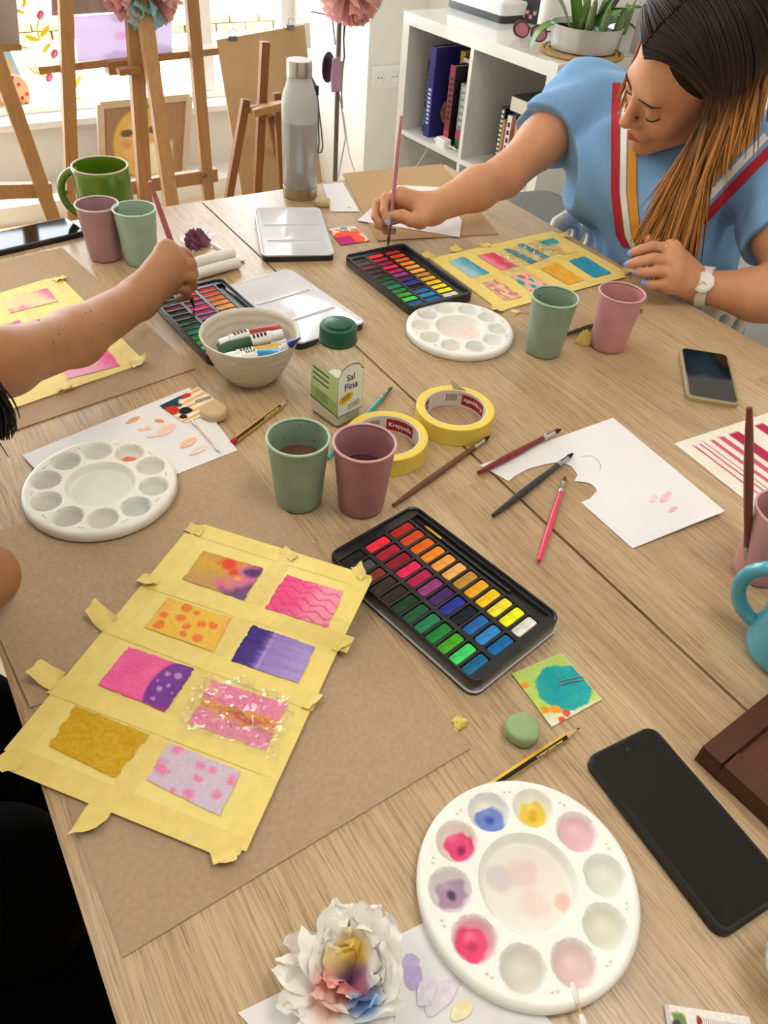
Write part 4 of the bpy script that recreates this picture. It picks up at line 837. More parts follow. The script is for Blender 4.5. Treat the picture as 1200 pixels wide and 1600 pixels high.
# ---- swatch cards with paper clips
def pc_teal(u, v):
    n = fbm(u * 5, v * 5, 61); c = mixc(C3(206, 222, 110), C3(176, 208, 110), n); c = mixc(c, C3(232, 232, 214), sstep(.62, .9, v - u * .25 + (n - .5) * .2))
    d = np.hypot((u - .62) / .48, (v - .54) / .42) + (fbm(u * 11, v * 11, 63) - .5) * .22; c = mixc(c, mixc(C3(20, 150, 168), C3(70, 186, 176), n), 1 - sstep(.93, 1.0, d))
    return mixc(mixc(c, C3(240, 160, 50), blobs(u, v, [(.06, .25, .07), (.09, .72, .08), (.25, .80, .09)], 1, .3, 3)), C3(226, 90, 60), blobs(u, v, [(.36, .92, .07), (.22, .97, .06)], 1, .3, 5))
def pc_str(u, v):
    c = mixc(C3(244, 238, 228), C3(240, 186, 100), (np.mod(v * 5.2 + u * .4, 1) > .5) * 1.0); k = 1 - sstep(-.06, .0, v - .62 + u * .95 + (fbm(u * 9, v * 9, 65) - .5) * .35); c = mixc(c, C3(32, 70, 86), k)
    c = mixc(c, C3(210, 50, 40), blobs(u, v, [(.06, .35, .2), (.62, .08, .12)], 1, .3, 66)); return mixc(c, C3(40, 40, 46), blobs(u, v, [(.3, .6, .16), (.12, .75, .1)], 1, .3, 67))
def pc_red(u, v):
    n = fbm(u * 5, v * 5, 68); d = np.hypot((u - .45) / .5, (v - .75) / .55) + (fbm(u * 10, v * 10, 69) - .5) * .4; c = mixc(C3(244, 226, 210), C3(238, 120, 70), sstep(.52, .6, vnoise(u * 9, v * 9, 70))); c = mixc(c, C3(110, 186, 200), blobs(u, v, [(.55, .1, .14), (.8, .25, .1)], 1, .3, 71))
    c = mixc(c, mixc(C3(236, 80, 50), C3(240, 110, 70), n), 1 - sstep(.9, 1, d)); return mixc(c, C3(190, 40, 120), (1 - sstep(.5, .6, u)) * sstep(.5, .6, v))
def card(label, quad, fn, clip=None, z=.0008):
    P = [T(*q, z) for q in quad]; c = np.mean(P, 0); t = thing('swatch_card', label, 'card', (c[0], c[1], TZ + z), group='painted swatch cards')
    MB().prism(ccw(P) - c[:2], 0, .0006).build('card', paperw, t, smooth=0)
    field('painted_face', quad, z + .0008, fn, t, ragged=0, org=(c[0], c[1], TZ + z), n=(60, 60))
    if clip:
        p0, p1 = T(*clip[0], z), T(*clip[1], z); d = (p1 - p0)[:2]; L = np.linalg.norm(d); d /= L; s = np.array([-d[1], d[0]]); pts = []
        W, q = .0042, lambda x, y: (*(p0[:2] + d * x + s * y - c[:2]), .0016)
        path = [q(L * .25, -W * .5)] + [q(L - W + W * math.sin(a), -W * .5 * math.cos(a)) for a in np.linspace(0, PI, 7)] + [q(W * .7 - W * .8 * math.sin(a), W * .5 * math.cos(a) - .0004) for a in np.linspace(0, PI, 7)] + [q(L * .75, -W * .35)]
        MB().tube(path, .0005, 6).build('paper_clip', mat('steel_wire', '#c2c4c6', .25, metal=1), t)
    return t
card('teal and lime swatch card with a paper clip beside the green eraser', [(800, 1053), (877, 1021), (940, 1093), (862, 1136)], pc_teal, ((872, 1068), (912, 1060)))
card('orange striped and petrol swatch card with a paper clip on the white paper', [(249, 634), (310, 605), (352, 636), (288, 661)], pc_str, ((306, 628), (330, 622)), .0042)
card('red and magenta swatch card between the mixing lid and the far tin', [(513, 358), (553, 352), (578, 376), (532, 383)], pc_red)
# ---- papers on the right
def bites(): return [(750, 725), (795, 750), (806, 741), (825, 731), (846, 725), (867, 721), (881, 722), (893, 727), (903, 740), (898, 750), (909, 751), (917, 752), (926, 756), (932, 762), (933, 769), (926, 776), (908, 783), (989, 855), (1131, 802), (957, 656)]
fold_p = bites(); P = [T(*q, .003) for q in fold_p]; c = np.mean(P, 0); fp = thing('folded_paper', 'folded white paper with round bites cut from its edge and pink dabs', 'paper', (c[0], c[1], TZ))
ss = T(990, 855)[:2]; sf = T(957, 656)[:2]; ds = T(1131, 802)[:2] - ss; ds /= np.linalg.norm(ds)
def lift(p): return .0012 + .006 * float(sstep(0, .17, (p[:2] - ss) @ ds))
poly = ccw(P)
# top leaf: lifts towards the open lower right edge
bmv = [(p[0] - c[0], p[1] - c[1], lift(p)) for p in poly]; nP = len(bmv)
bmv2 = [(x, y, z - .0004) for x, y, z in bmv]
MB().add(bmv + bmv2, [tuple(range(nP)), tuple(range(2 * nP - 1, nP - 1, -1))] + [(i + nP, (i + 1) % nP + nP, (i + 1) % nP, i) for i in range(nP)]).build('upper_leaf', paperw, fp, smooth=0)
low = ccw([T(*q, 0) for q in [(960, 660), (1128, 803), (990, 853), (912, 790), (935, 765), (905, 745), (880, 700)]]); MB().prism(low - c[:2], .0002, .0007).build('lower_leaf', paperw, fp, smooth=0)
for i, (u, v, w, h, a, col) in enumerate([(1040, 777, .026, .009, .3, '#f2c2cc'), (1052, 796, .016, .007, .1, '#f0b8c4'), (1022, 779, .02, .007, .3, '#f3d3d8')]):
    o = dab(u, v, w, h, a, col, lift(T(u, v)) + .0002, ['pale pink dab nearest the tip on the folded white paper', 'small pink dab nearest the open edge of the folded paper', 'faint pink dab on the folded white paper'][i], seed=40 + i)
tag(MB().tube([(*T(u, v)[:2] - c[:2], lift(T(u, v)) + .0004) for u, v in ((908, 716), (922, 715), (933, 722), (938, 731), (936, 738))], .0004, 5).build('cut_line', mat('cut_edge', '#b4aeb4', .8), fp), None)
def p_stripes(u, v):
    c = mixc(C3(238, 232, 220), C3(234, 228, 214), fbm(u * 4, v * 4, 75)); n = fbm(u * 20, v * 3, 76)
    for x, w in ((.10, .008), (.145, .008), (.18, .005), (.235, .016), (.31, .022), (.41, .045), (.62, .040)):
        d = np.abs(u - x - .02 * (v - .5) + (n - .5) * .004); k = (1 - sstep(w * .75, w, d)) * sstep(.075, .085, v + (n - .5) * .02) * (1 - sstep(.9, .95, v)); c = mixc(c, C3(176, 30, 76) if w > .03 else C3(206, 84, 116), k * .92)
    return mixc(c, C3(226, 100, 130), blobs(u, v, [(.90, .08, .06), (.96, .16, .05)], 1, .8, 77) * .8)
E0, E1 = T(1053, 694)[:2], T(1200, 646)[:2]; E2 = T(1152, 775)[:2]; ex = (E1 - E0) / np.linalg.norm(E1 - E0); ey = np.array([ex[1], -ex[0]])
if ey @ (E2 - E0) < 0: ey = -ey
SQ = [E0, E0 + ex * .24, E0 + ex * .24 + ey * .17, E0 + ey * .17]
st = thing('striped_paper', 'cream paper with crimson brush stripes behind the pink cup', 'paper', (*np.mean(SQ, 0), TZ + .0004)); MB().prism(ccw(SQ) - np.mean(SQ, 0), 0, .0007).build('paper', paperw, st, smooth=0)
field('painted_face', [np.append(q, TZ + .0013) for q in SQ], 0, p_stripes, st, (220, 40), 0, world=True, org=(*np.mean(SQ, 0), TZ + .0004))
# ---- phones
def phone(label, a, b, L, body, edge, screen_m, z=.0, h=.0095, cam_hole=True, side=1):
    """a, b: the two corners of one short end, phone runs L away from them"""
    A, B = T(*a, z + h)[:2], T(*b, z + h)[:2]; w = np.linalg.norm(B - A); d = (B - A) / w; p = np.array([-d[1], d[0]]) * side; c = (A + B) / 2 + p * L / 2
    t = thing('smartphone', label, 'phone', (c[0], c[1], TZ + z), math.atan2(p[1], p[0]) + PI)   # local +x = the given end
    MB().prism(rrect(L, w, .011, 6), 0, h * .9, .0015).build('case', mat('phone_case_' + body, body, .45, var=.03), t)
    MB().prism(rrect(L - .0035, w - .0035, .0095, 6), h * .85, h * .97, .0004).build('frame', mat('phone_frame_' + edge, edge, .3), t)
    MB().prism(rrect(L - .008, w - .008, .0075, 6), h * .95, h, .0002).build('screen', screen_m, t)
    if cam_hole: MB().lathe([(.0018, h), (.0018, h + .0001), (.0003, h + .0001)], 12, (L / 2 - .010, 0, 0)).build('camera_hole', mat('lens_black', '#30302c', .2), t)
    MB().box((L * .18, w / 2 + .0004, h * .5), (.022, .0012, .0028)).build('side_button', mat('phone_case_' + body, body, .45), t); return t
glassb = mat('phone_glass', '#0b0b0b', .06, var=.02, spec=.5)
phone('large black phone lying face up beside the front palette', (1020, 1130), (914, 1183), .163, '#101112', '#0c0c0d', glassb)
phone('black phone with a bumper case at the far left table edge', (104, 338), (134, 361), .163, '#131415', '#1a1a1c', glassb, side=-1)
phone('gold edged black phone beside the wrist with the watch', (1138, 553), (1062, 541), .145, '#a89a72', '#8a7d5c', glassb, h=.0085, cam_hole=False)
# ---- crumpled tissue, scraps
def crumple(name, label, cat, loc, r, h, m, seed, colfn=None, n=120, k=60, sharp=2.2, fr=(2.3, 4.5)):
    A, Bm = np.meshgrid(np.linspace(0, 2 * PI, n, endpoint=False), np.linspace(0, 1, k)); ph = Bm * PI * .5
    d = np.stack([np.cos(A) * np.sin(ph), np.sin(A) * np.sin(ph), np.cos(ph)], -1)
    q = lambda s, o: np.abs(fbm(d[..., 0] * s + d[..., 2] * s * .7 + 5, d[..., 1] * s - d[..., 2] * s * .4 + 5, seed + o, 3) - .5) * 2
    rr = 1 + .38 * (q(fr[0], 0) * sharp - .5) * .6 + .25 * (q(fr[1], 3) - .3); lob = 1 + .20 * np.sin(A * 3 + seed) * Bm + .12 * np.sin(A * 5 + 1.7 * seed) * Bm
    P = d * (rr)[..., None] * np.array([r, r, h]); P[..., :2] *= lob[..., None]; P[..., 2] = np.maximum(P[..., 2], .0008 + .004 * q(3, 7)); P[-1, :, 2] = .0006
    f = [(j * n + i, j * n + (i + 1) % n, (j + 1) * n + (i + 1) % n, (j + 1) * n + i) for j in range(k - 1) for i in range(n)]
    f = [t_[::-1] for t_ in f]; cols = None
    if colfn is not None:
        rgb = np.clip(colfn(P[..., 0], P[..., 1]), 0, 255) / 255; cols = np.where(rgb <= .04045, rgb / 12.92, ((rgb + .055) / 1.055) ** 2.4).reshape(-1, 3)
    return tag(meshobj(name, P.reshape(-1, 3), f, m, None, loc, smooth=32, cols=cols), label, cat)
tl_ = at(545, 1540); dT = lambda u, v: (T(u, v, .03) - T(545, 1540, 0))[:2]
def tis(x, y):
    c = np.ones(x.shape + (3,)) * np.array([250, 247, 242.]); n = (fbm(x * 90 + 4, y * 90 + 4, 81) - .5) * .9
    for u, v, s, col in ((549, 1492, .012, (246, 212, 90)), (519, 1500, .007, (244, 214, 150)), (552, 1525, .011, (140, 96, 156)), (545, 1546, .007, (232, 110, 96)), (512, 1548, .013, (244, 170, 160)), (570, 1563, .012, (120, 162, 222)), (562, 1540, .008, (226, 150, 170)), (510, 1575, .01, (246, 214, 196))):
        p = dT(u, v); c = mixc(c, np.array(col, float), (1 - sstep(.35, 1.25, np.hypot(x - p[0], y - p[1]) / s + n * .6)) * .92)
    return c
crumple_core = None
def tissue():
    rg = np.random.default_rng(9); V = []; F_ = []; k = 0; tcam = math.atan2(-CF[1], -CF[0]); right = math.atan2(CR[1], CR[0])
    def petal(az, L, W_, H, cup, rise, tip, n=18, m=14, r0=.0, z0=.006, seed=0):
        nonlocal k
        s_, t_ = np.meshgrid(np.linspace(0, 1, n), np.linspace(-1, 1, m), indexing='ij'); w = W_ * np.clip(np.sin(PI * (.16 + (.84 - tip) * s_)), .05, 1) ** .6
        r = r0 + L * (1 - (1 - s_) ** (1 + .6 * rise)) - .25 * L * rise * sstep(.6, 1, s_) * 0; z = z0 + H * np.sin(s_ * PI * (.5 + .18 * (1 - rise))) + cup * t_ ** 2 * (.3 + s_)
        cr = np.abs(fbm(s_ * 3.2 + seed, t_ * 2.3 + seed, seed, 2) - .5) * 2; cr2 = np.abs(fbm(s_ * 7 + seed, t_ * 5, seed + 5, 2) - .5) * 2
        z = z + (cr - .3) * .011 * s_ + (cr2 - .3) * .002 * s_; r = r + (cr2 - .3) * .003 * s_ + (vnoise(t_ * 2.6 + 9, s_ * 0 + seed, seed) - .5) * .018 * s_ ** 2; y = w * t_ + (cr - .4) * .008 * s_
        c, q = math.cos(az), math.sin(az); P = np.stack([r * c - y * q, r * q + y * c, np.maximum(z, .0012)], -1); V.append(P.reshape(-1, 3)); F_.extend([(k + i * m + j, k + (i + 1) * m + j, k + (i + 1) * m + j + 1, k + i * m + j + 1) for i in range(n - 1) for j in range(m - 1)]); k += n * m
    for i, (da, L, W_, H, tip) in enumerate(((2.95, .050, .020, .016, .12), (2.3, .036, .024, .030, .1), (1.72, .040, .022, .034, .08), (1.05, .042, .024, .034, .03), (.35, .036, .026, .030, .05), (-.4, .036, .026, .024, .02), (-1.1, .040, .024, .018, .06), (-1.9, .044, .026, .014, .02), (-2.6, .046, .024, .016, .1))): petal(right + da, L, W_, H, .006, .3, tip, seed=i)
    for i, (da, L, W_, H) in enumerate(((2.6, .026, .020, .032), (1.6, .024, .020, .037), (.6, .026, .022, .035), (-.5, .024, .020, .026), (-1.6, .022, .018, .022), (-2.6, .024, .018, .026))): petal(right + da, L, W_, H, .004, 1.0, .02, seed=20 + i)
    for i, da in enumerate((.2, 2.2, 4.2)): petal(right + da, .016, .015, .030, .003, .5, .05, seed=40 + i)
    P = np.concatenate(V); rgb = np.clip(tis(P[:, 0], P[:, 1]), 0, 255) / 255; cols = np.where(rgb <= .04045, rgb / 12.92, ((rgb + .055) / 1.055) ** 2.4)
    t = thing('tissue', 'crumpled white tissue stained yellow, violet and blue beside the front palette', 'tissue', tl_); meshobj('tissue_sheet', P, F_, vthin('tissue_paper', .2), t, smooth=35, cols=cols)
    return t
tissue()
scr = mat('tape_scrap', '#e6cf6c', .6, var=.08, scale=80)
crumple('tape_scrap', 'tiny yellow tape scrap beside the front cardboard corner', 'tape', at(717, 1131), .0068, .006, scr, 9, None, 40, 16)
crumple('tape_scrap', 'crumpled yellow tape ball between the right sage and rose cups', 'tape', at(910, 536), .0095, .021, scr, 12, None, 48, 24)
crumple('tape_scrap', 'small orange tape crumb behind the right rose cup', 'tape', at(1000, 486), .006, .004, mat('tape_scrap_orange', '#c99b3c', .6), 14, None, 30, 12)
crumple('tape_scrap', 'small pale tape crumb in front of the taped sheet by the woman', 'tape', at(805, 489), .008, .003, scr, 15, None, 30, 12)
crumple('dried_flower', 'dark purple crumpled petals on clear plastic behind the white cloth', 'petals', at(306, 384), .020, .026, mat('dark_petals', '#74405a', .5, var=.5, scale=70), 21, None, 60, 30, 3.2)
o = film('plastic_wrapper', [(281, 372), (322, 355), (345, 382), (300, 398)], .001, None, T(312, 378), seed=13, amp=.006); o.location = tuple(T(312, 378)); tag(o, 'clear crinkled plastic wrapper under the dark petals', 'wrapper')
# rolled white cloth pad
t = thing('cloth_pad', 'folded white cotton pad behind the far left paint tin', 'cloth', at(325, 422)); cwm = mat('white_cotton', '#e6e1d6', .9, var=.03, bump=.3, bscale=400)
pa, pb, ph_ = [np.append((T(*q) - T(325, 422))[:2], 0) for q in ((292, 428), (358, 410), (350, 434))]
for k, (off, rr, z) in enumerate(((0, .011, .011), (.6, .010, .010), (.3, .010, .022))):
    o2 = (ph_ - (pa + pb) / 2) * off; MB().tube([pa + o2 + np.array([0, 0, z]), (pa + pb) / 2 + o2 + np.array([0, 0, z + .001]), pb + o2 + np.array([0, 0, z])], [rr, rr * 1.05, rr], 16, flat=.9).build('cloth_fold', cwm, t, smooth=60)
t = thing('ice_cream_spoon', 'flat white plastic spoon handle beside the white cloth pad', 'spoon', at(352, 388)); p0 = np.append((T(322, 378) - T(352, 388))[:2], .004); p1 = np.append((T(381, 410) - T(352, 388))[:2], .003)
MB().tube([p0, p0 * .6 + p1 * .4, p0 * .2 + p1 * .8, p1 * .97 + p0 * .03, p1], [.0025, .0035, .0062, .006, .003], 12, flat=.3).build('spoon_body', mat('spoon_white', '#e6e2d8', .4), t)
# ---- wooden tray at the right
q0, qa, qb = T(1098, 1166, .022)[:2], T(1200, 1084, .022)[:2], T(1200, 1236, .022)[:2]; ea = (qa - q0) / np.linalg.norm(qa - q0); eb = np.array([ea[1], -ea[0]])
if eb @ (qb - q0) < 0: eb = -eb
TW, TD = .26, .17; tcn = q0 + ea * TW / 2 + eb * TD / 2
tr = thing('wooden_tray', 'dark red-brown wooden tray at the right table edge', 'tray', (tcn[0], tcn[1], TZ), math.atan2(ea[1], ea[0])); mah = mat('mahogany', '#48200f', .4, var=.15, scale=30, stretch=(1, 8, 8))
MB().box((0, 0, .006), (TW - .004, TD - .004, .012)).build('tray_floor', mat('mahogany_floor', '#5a2c18', .45, var=.15, scale=30, stretch=(1, 8, 8)), tr)
for s in (-1, 1):
    MB().hexa([(-TW / 2, s * TD / 2, 0), (TW / 2, s * TD / 2, 0), (TW / 2, s * (TD / 2 - .024), 0), (-TW / 2, s * (TD / 2 - .024), 0), (-TW / 2, s * TD / 2, .022), (TW / 2, s * TD / 2, .022), (TW / 2, s * (TD / 2 - .020), .022), (-TW / 2, s * (TD / 2 - .020), .022)][::1 if s < 0 else 1]).build('tray_rail', mah, tr, smooth=0)
    MB().box((s * (TW / 2 - .011), 0, .011), (.022, TD - .044, .0215)).build('tray_end', mah, tr, smooth=0)
# ---- patterned cup and sugar packet in the lower right corner
wc = T(1236, 1528); t = thing('patterned_cup', 'white cup with blue ornaments at the lower right corner', 'cup', (wc[0], wc[1], TZ)); wcm = mat('white_china', '#ebe9e2', .15, var=.01, coat=.5)
MB().lathe([(.004, 0), (.016, 0), (.017, .003), (.024, .014), (.0285, .03), (.030, .05), (.0285, .05), (.0265, .03), (.022, .016), (.002, .006)], 44).build('cup_body', wcm, t)
for k in range(8):
    a = 2 * PI * k / 8 + math.atan2(*(T(1190, 1505) - wc)[[1, 0]]); R3 = lambda z: np.interp(z, [.014, .03, .05], [.0243, .0288, .0303])
    MB().add([(R3(.032 + .008 * math.sin(b)) * math.cos(a + .2 * math.cos(b)), R3(.032 + .008 * math.sin(b)) * math.sin(a + .2 * math.cos(b)), .032 + .008 * math.sin(b)) for b in np.linspace(0, 2 * PI, 12)[:-1]], [tuple(range(11))]).build('blue_ornament', mat('china_blue', '#4c88b4', .3, var=.3, scale=300), t, smooth=0)
def p_pack(u, v):
    c = np.ones(u.shape + (3,)) * np.array([236, 230, 224.]); c = mixc(c, C3(120, 150, 80), blobs(u, v, [(.13, .35, .28)], 3, .3, 91)); c = mixc(c, C3(84, 66, 120), blobs(u, v, [(.12, .5, .2), (.26, .7, .17)], 3, .3, 92)); c = mixc(c, C3(190, 176, 196), (1 - sstep(.04, .05, u)) * .5)
    for k, y in enumerate((.25, .5, .75)): c = mixc(c, C3(120, 112, 112), ((np.abs(v - y) < .05) & (u > .42) & (u < .82)) * (np.mod(u * 40, 1) > .35) * .8)
    return mixc(c, C3(150, 60, 56), blobs(u, v, [(.38, .25, .12)], 3, .3, 93))
g0, g1 = T(1037, 1571)[:2], T(1168, 1591)[:2]; gx = (g1 - g0); gy = np.array([gx[1], -gx[0]]) / np.linalg.norm(gx) * .028; 
if gy @ (T(1040, 1700)[:2] - g0) < 0: gy = -gy
SQ = [g0, g1, g1 + gy, g0 + gy]; pk = thing('sugar_packet', 'white paper packet printed with berries at the bottom right', 'packet', (*np.mean(SQ, 0), TZ)); MB().prism(ccw(SQ) - np.mean(SQ, 0), .0002, .0028, .001).build('packet', paperw, pk, smooth=0)
field('printed_face', [np.append(q, TZ + .0034) for q in SQ], 0, p_pack, pk, (120, 24), 0, world=True, org=(*np.mean(SQ, 0), TZ))
# ---- water bottle
bl_ = T(469, 305); t = thing('water_bottle', 'tall grey water bottle with steel cap and wrist loop', 'bottle', (bl_[0], bl_[1], TZ))
steel = mat('brushed_steel', '#b9b4ac', .25, metal=1, var=.08, stretch=(1, 1, 30))
MB().lathe([(.034, .021), (.0352, .024), (.0354, .10), (.0352, .145), (.0352, .1455)], 48).build('lower_body', mat('grey_satin', '#a9acaf', .28, metal=.55, var=.04), t)
MB().lathe([(.030, 0), (.0345, .001), (.0352, .004), (.0352, .0205), (.034, .021)], 48).build('steel_base', mat('steel_base', '#b5a88c', .3, metal=.9), t)
MB().lathe([(.0352, .1455), (.0352, .168), (.0345, .180), (.031, .195), (.0255, .208), (.0235, .216), (.0235, .222)], 48).build('upper_body', mat('frosted_plastic', '#b9bbb8', .35, var=.03), t)
MB().lathe([(.0222, .222), (.024, .2225), (.024, .248), (.0235, .2495), (.001, .2495)], 48).build('cap', steel, t)
rv = (T(520, 300) - bl_)[:2]; rv /= np.linalg.norm(rv)
MB().tube([(*(rv * .024), .219), (*(rv * .033), .205), (*(rv * .036), .19), (*(rv * .040), .16), (*(rv * .046), .12), (*(rv * .049), .092), (*(rv * .046), .082), (*(rv * .039), .080), (*(rv * .041), .10), (*(rv * .0385), .15), (*(rv * .036), .185), (*(rv * .026), .217)], .0016, 8).build('wrist_loop', mat('grey_cord', '#6d6c6c', .8), t, smooth=180)
MB().box((*(rv * .035), .196), (.006, .006, .016)).build('loop_clip', mat('black_clip', '#1b1b1b', .4), t)
lv = (T(440, 285) - bl_)[:2]; la = math.atan2(lv[1], lv[0])
for k, z in enumerate((.062, .056, .046)):
    a0 = la + .25; w = (.35, .25, .3)[k]; v = [(.0356 * math.cos(a0 + w * i / 6), .0356 * math.sin(a0 + w * i / 6), z + dz) for i in range(7) for dz in (0, .0026)]; MB().add(v, [(2 * i, 2 * i + 1, 2 * i + 3, 2 * i + 2) for i in range(6)]).build('white_print', mat('white_print', '#f0f0f0', .5), t)
# ================================================================== background: easels, boards, shelf unit
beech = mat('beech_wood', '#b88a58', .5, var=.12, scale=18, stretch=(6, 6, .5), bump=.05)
beechd = mat('beech_wood_shade', '#a5784a', .5, var=.12, scale=18, stretch=(6, 6, .5))  # darker beech tone for the ledge block and clamp
def ext(p, q, zlo=None, zhi=None):
    p, q = np.array(p), np.array(q)
    if p[2] > q[2]: p, q = q, p
    d = (q - p) / (q[2] - p[2]); a = p if zlo is None else p + d * (zlo - p[2]); b = q if zhi is None else p + d * (zhi - p[2]); return a, b
YP = lambda u, v, Y: PL(u, v, 1, Y)
def ebar(t, name, p, q, w, h, up=(0, 1, 0), m=beech): return MB().bar(p, q, w, h, up).build(name, m, t, org=np.array(t.location), smooth=0)
# large studio easel, seen from its back
e1 = thing('easel', 'large wooden studio easel holding a lilac drawing in front of the window', 'easel', (.72, 2.25, 0), group='wooden easels')
ebar(e1, 'leg', *ext(YP(102, 0, 2.25), YP(114, 345, 2.25), .0, 1.65), .032, .022)
ebar(e1, 'leg', *ext(YP(299, 0, 2.25), YP(325, 305, 2.25), .0, 1.65), .032, .022)
ebar(e1, 'mast', *ext(YP(209, 40, 2.22), YP(225, 290, 2.22), .12, 1.75), .036, .026)
ebar(e1, 'rear_leg', *ext(YP(229, 47, 2.16), YP(268, 322, 2.0), .0, .97), .034, .022)
ebar(e1, 'crossbar', YP(105, 307, 2.26), YP(338, 272, 2.26), .022, .036, (0, 0, 1))
ebar(e1, 'canvas_ledge', YP(57, 107, 2.29), YP(336, 77, 2.29), .05, .016, (0, 0, 1))
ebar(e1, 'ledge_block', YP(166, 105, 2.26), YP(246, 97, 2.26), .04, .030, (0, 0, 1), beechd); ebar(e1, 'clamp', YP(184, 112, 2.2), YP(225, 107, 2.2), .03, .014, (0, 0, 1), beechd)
for q in ((103, 300), (320, 275), (225, 292)): MB().lathe([(.006, 0), (.006, .004), (.001, .005)], 10).build('bolt', mat('bolt_steel', '#9a938a', .35, metal=1), e1, tuple(YP(*q, 2.237) - np.array(e1.location)), (PI / 2, 0, 0))
def panel(name, label, cat, q, Y, m, th=.003, fn=None, n=(40, 30), fm=None):
    P = [YP(u, v, Y) for u, v in q]; c = np.mean(P, 0); t = thing(name, label, cat, c); b = [np.array((0, th, 0)) + p for p in P]
    if not fm: MB().hexa([p - c for p in P] + [p - c for p in b]).build('sheet', m, t, smooth=0)
    if fn: field('drawing', [p - np.array((0, .0008, 0)) for p in P], 0, fn, t, n, 0, world=True, org=c, m=fm)
    return t
def p_child(u, v):
    c = mixc(C3(190, 172, 208), C3(202, 186, 216), fbm(u * 3, v * 3, 101)); c = mixc(c, C3(160, 140, 176), blobs(u, v, [(.48, .12, .1), (.8, .16, .2), (.42, .95, .16), (.84, .95, .2)], .9, .4, 102) * .6); c = mixc(c, C3(196, 130, 160), blobs(u, v, [(.46, .5, .12)], 1.6, .5, 103) * .6)
    return mixc(c, C3(176, 150, 130), ((np.abs(u - .82) < .03) & (v > .35) & (v < .85)) * .6)
panel('lilac_drawing', 'lilac paper with a childlike drawing of trees on the big easel', 'drawing', [(113, 26), (268, 14), (269, 82), (122, 96)], 2.275, mat('lilac_paper', '#c0aed0', .8), .001, p_child, fm=vthin('backlit_paper', .45))
panel('canvas', 'grey-white canvas back above the lilac drawing', 'canvas', [(79, -40), (262, -55), (264, 14), (81, 25)], 2.28, mat('canvas_back', '#b9a79b', .8, var=.05))
e2 = thing('easel', 'wooden easel at the far left with a canvas on its ledge', 'easel', (.36, 2.1, 0), group='wooden easels')
ebar(e2, 'leg', *ext(YP(0, 108, 2.1), YP(84, 345, 2.1), .0, 1.4), .034, .024); ebar(e2, 'crossbar', YP(-90, 300, 2.12), YP(80, 296, 2.12), .022, .034, (0, 0, 1)); a_, b_ = ext(YP(0, 108, 2.1), YP(84, 345, 2.1), .0, 1.4)
ebar(e2, 'leg', (a_[0] - .55, 2.1, 0), (b_[0] - .1, 2.1, 1.4), .034, .024); ebar(e2, 'mast', (-.02, 2.12, .1), (.05, 2.12, 1.6), .034, .024); ebar(e2, 'canvas_ledge', YP(-160, 84, 2.15), YP(31, 71, 2.15), .04, .012, (0, 0, 1)); ebar(e2, 'rear_leg', (-.05, 1.75, 0), (0.02, 2.1, 1.1), .03, .022)
panel('canvas', 'plain grey-white canvas at the far left edge on its easel', 'canvas', [(-150, -30), (23, -40), (31, 69), (-150, 80)], 2.14, mat('canvas_grey', '#c0b0aa', .8, var=.04), .018)
# plywood drawing board with clips, small easel in front of it
bd = thing('drawing_board', 'tall plywood drawing board with two clips leaning by the window', 'board', YP(400, 310, 2.9)); bo = np.array(bd.location)
q = [YP(337, 62, 2.95), YP(474, 38, 2.95)]; ql = [np.array((q[0][0] - .01, 2.72, .06)), np.array((q[1][0] - .015, 2.72, .06))]; dy = np.array((0, -.008, 0))
MB().hexa([p - bo for p in (ql[0], ql[1], q[1], q[0])] + [p - bo + dy for p in (ql[0], ql[1], q[1], q[0])]).build('plywood', mat('plywood', '#c5a478', .6, var=.08, scale=8, stretch=(1, 1, .3)), bd, smooth=0)
for u, v in ((362, 57), (452, 40)):
    p = YP(u, v, 2.945) - bo; MB().box(p + np.array((0, 0, -.004)), (.032, .02, .014)).build('clip_jaw', mat('clip_metal', '#8a8a88', .3, metal=1), bd, smooth=0)
    MB().tube([p + np.array((-.008, -.006, .0)), p + np.array((-.010, -.012, .022)), p + np.array((0, -.013, .028)), p + np.array((.010, -.012, .022)), p + np.array((.008, -.006, .0))], .0014, 6).build('clip_wire', mat('clip_metal', '#8a8a88', .3), bd)
panel('paper_sheet', 'white paper sheet hanging behind the plywood board', 'paper', [(440, 42), (484, 35), (486, 75), (445, 80)], 3.05, paperw, .001)
e3 = thing('easel', 'small dark wooden table easel in front of the plywood board', 'easel', (1.17, 2.6, 0), group='wooden easels')
dkw = mat('honey_wood', '#8f5d30', .5, var=.12, scale=18, stretch=(6, 6, .5))
ebar(e3, 'mast', *ext(YP(414, 65, 2.6), YP(402, 300, 2.6), .0, None), .028, .020, m=dkw); ebar(e3, 'leg', *ext(YP(384, 155, 2.58), YP(358, 305, 2.58), 0, None), .026, .02, m=dkw); ebar(e3, 'leg', *ext(YP(432, 145, 2.62), YP(441, 295, 2.62), 0, None), .026, .02, m=dkw)
ebar(e3, 'crossbar', YP(381, 172, 2.57), YP(440, 162, 2.57), .022, .016, (0, 0, 1), m=dkw); ebar(e3, 'ledge_block', YP(394, 176, 2.55), YP(442, 164, 2.55), .03, .022, (0, 0, 1), m=beech)
ebar(e3, 'rear_leg', *ext(YP(420, 180, 2.63), YP(438, 255, 2.85), .0, None), .022, .018, m=dkw)
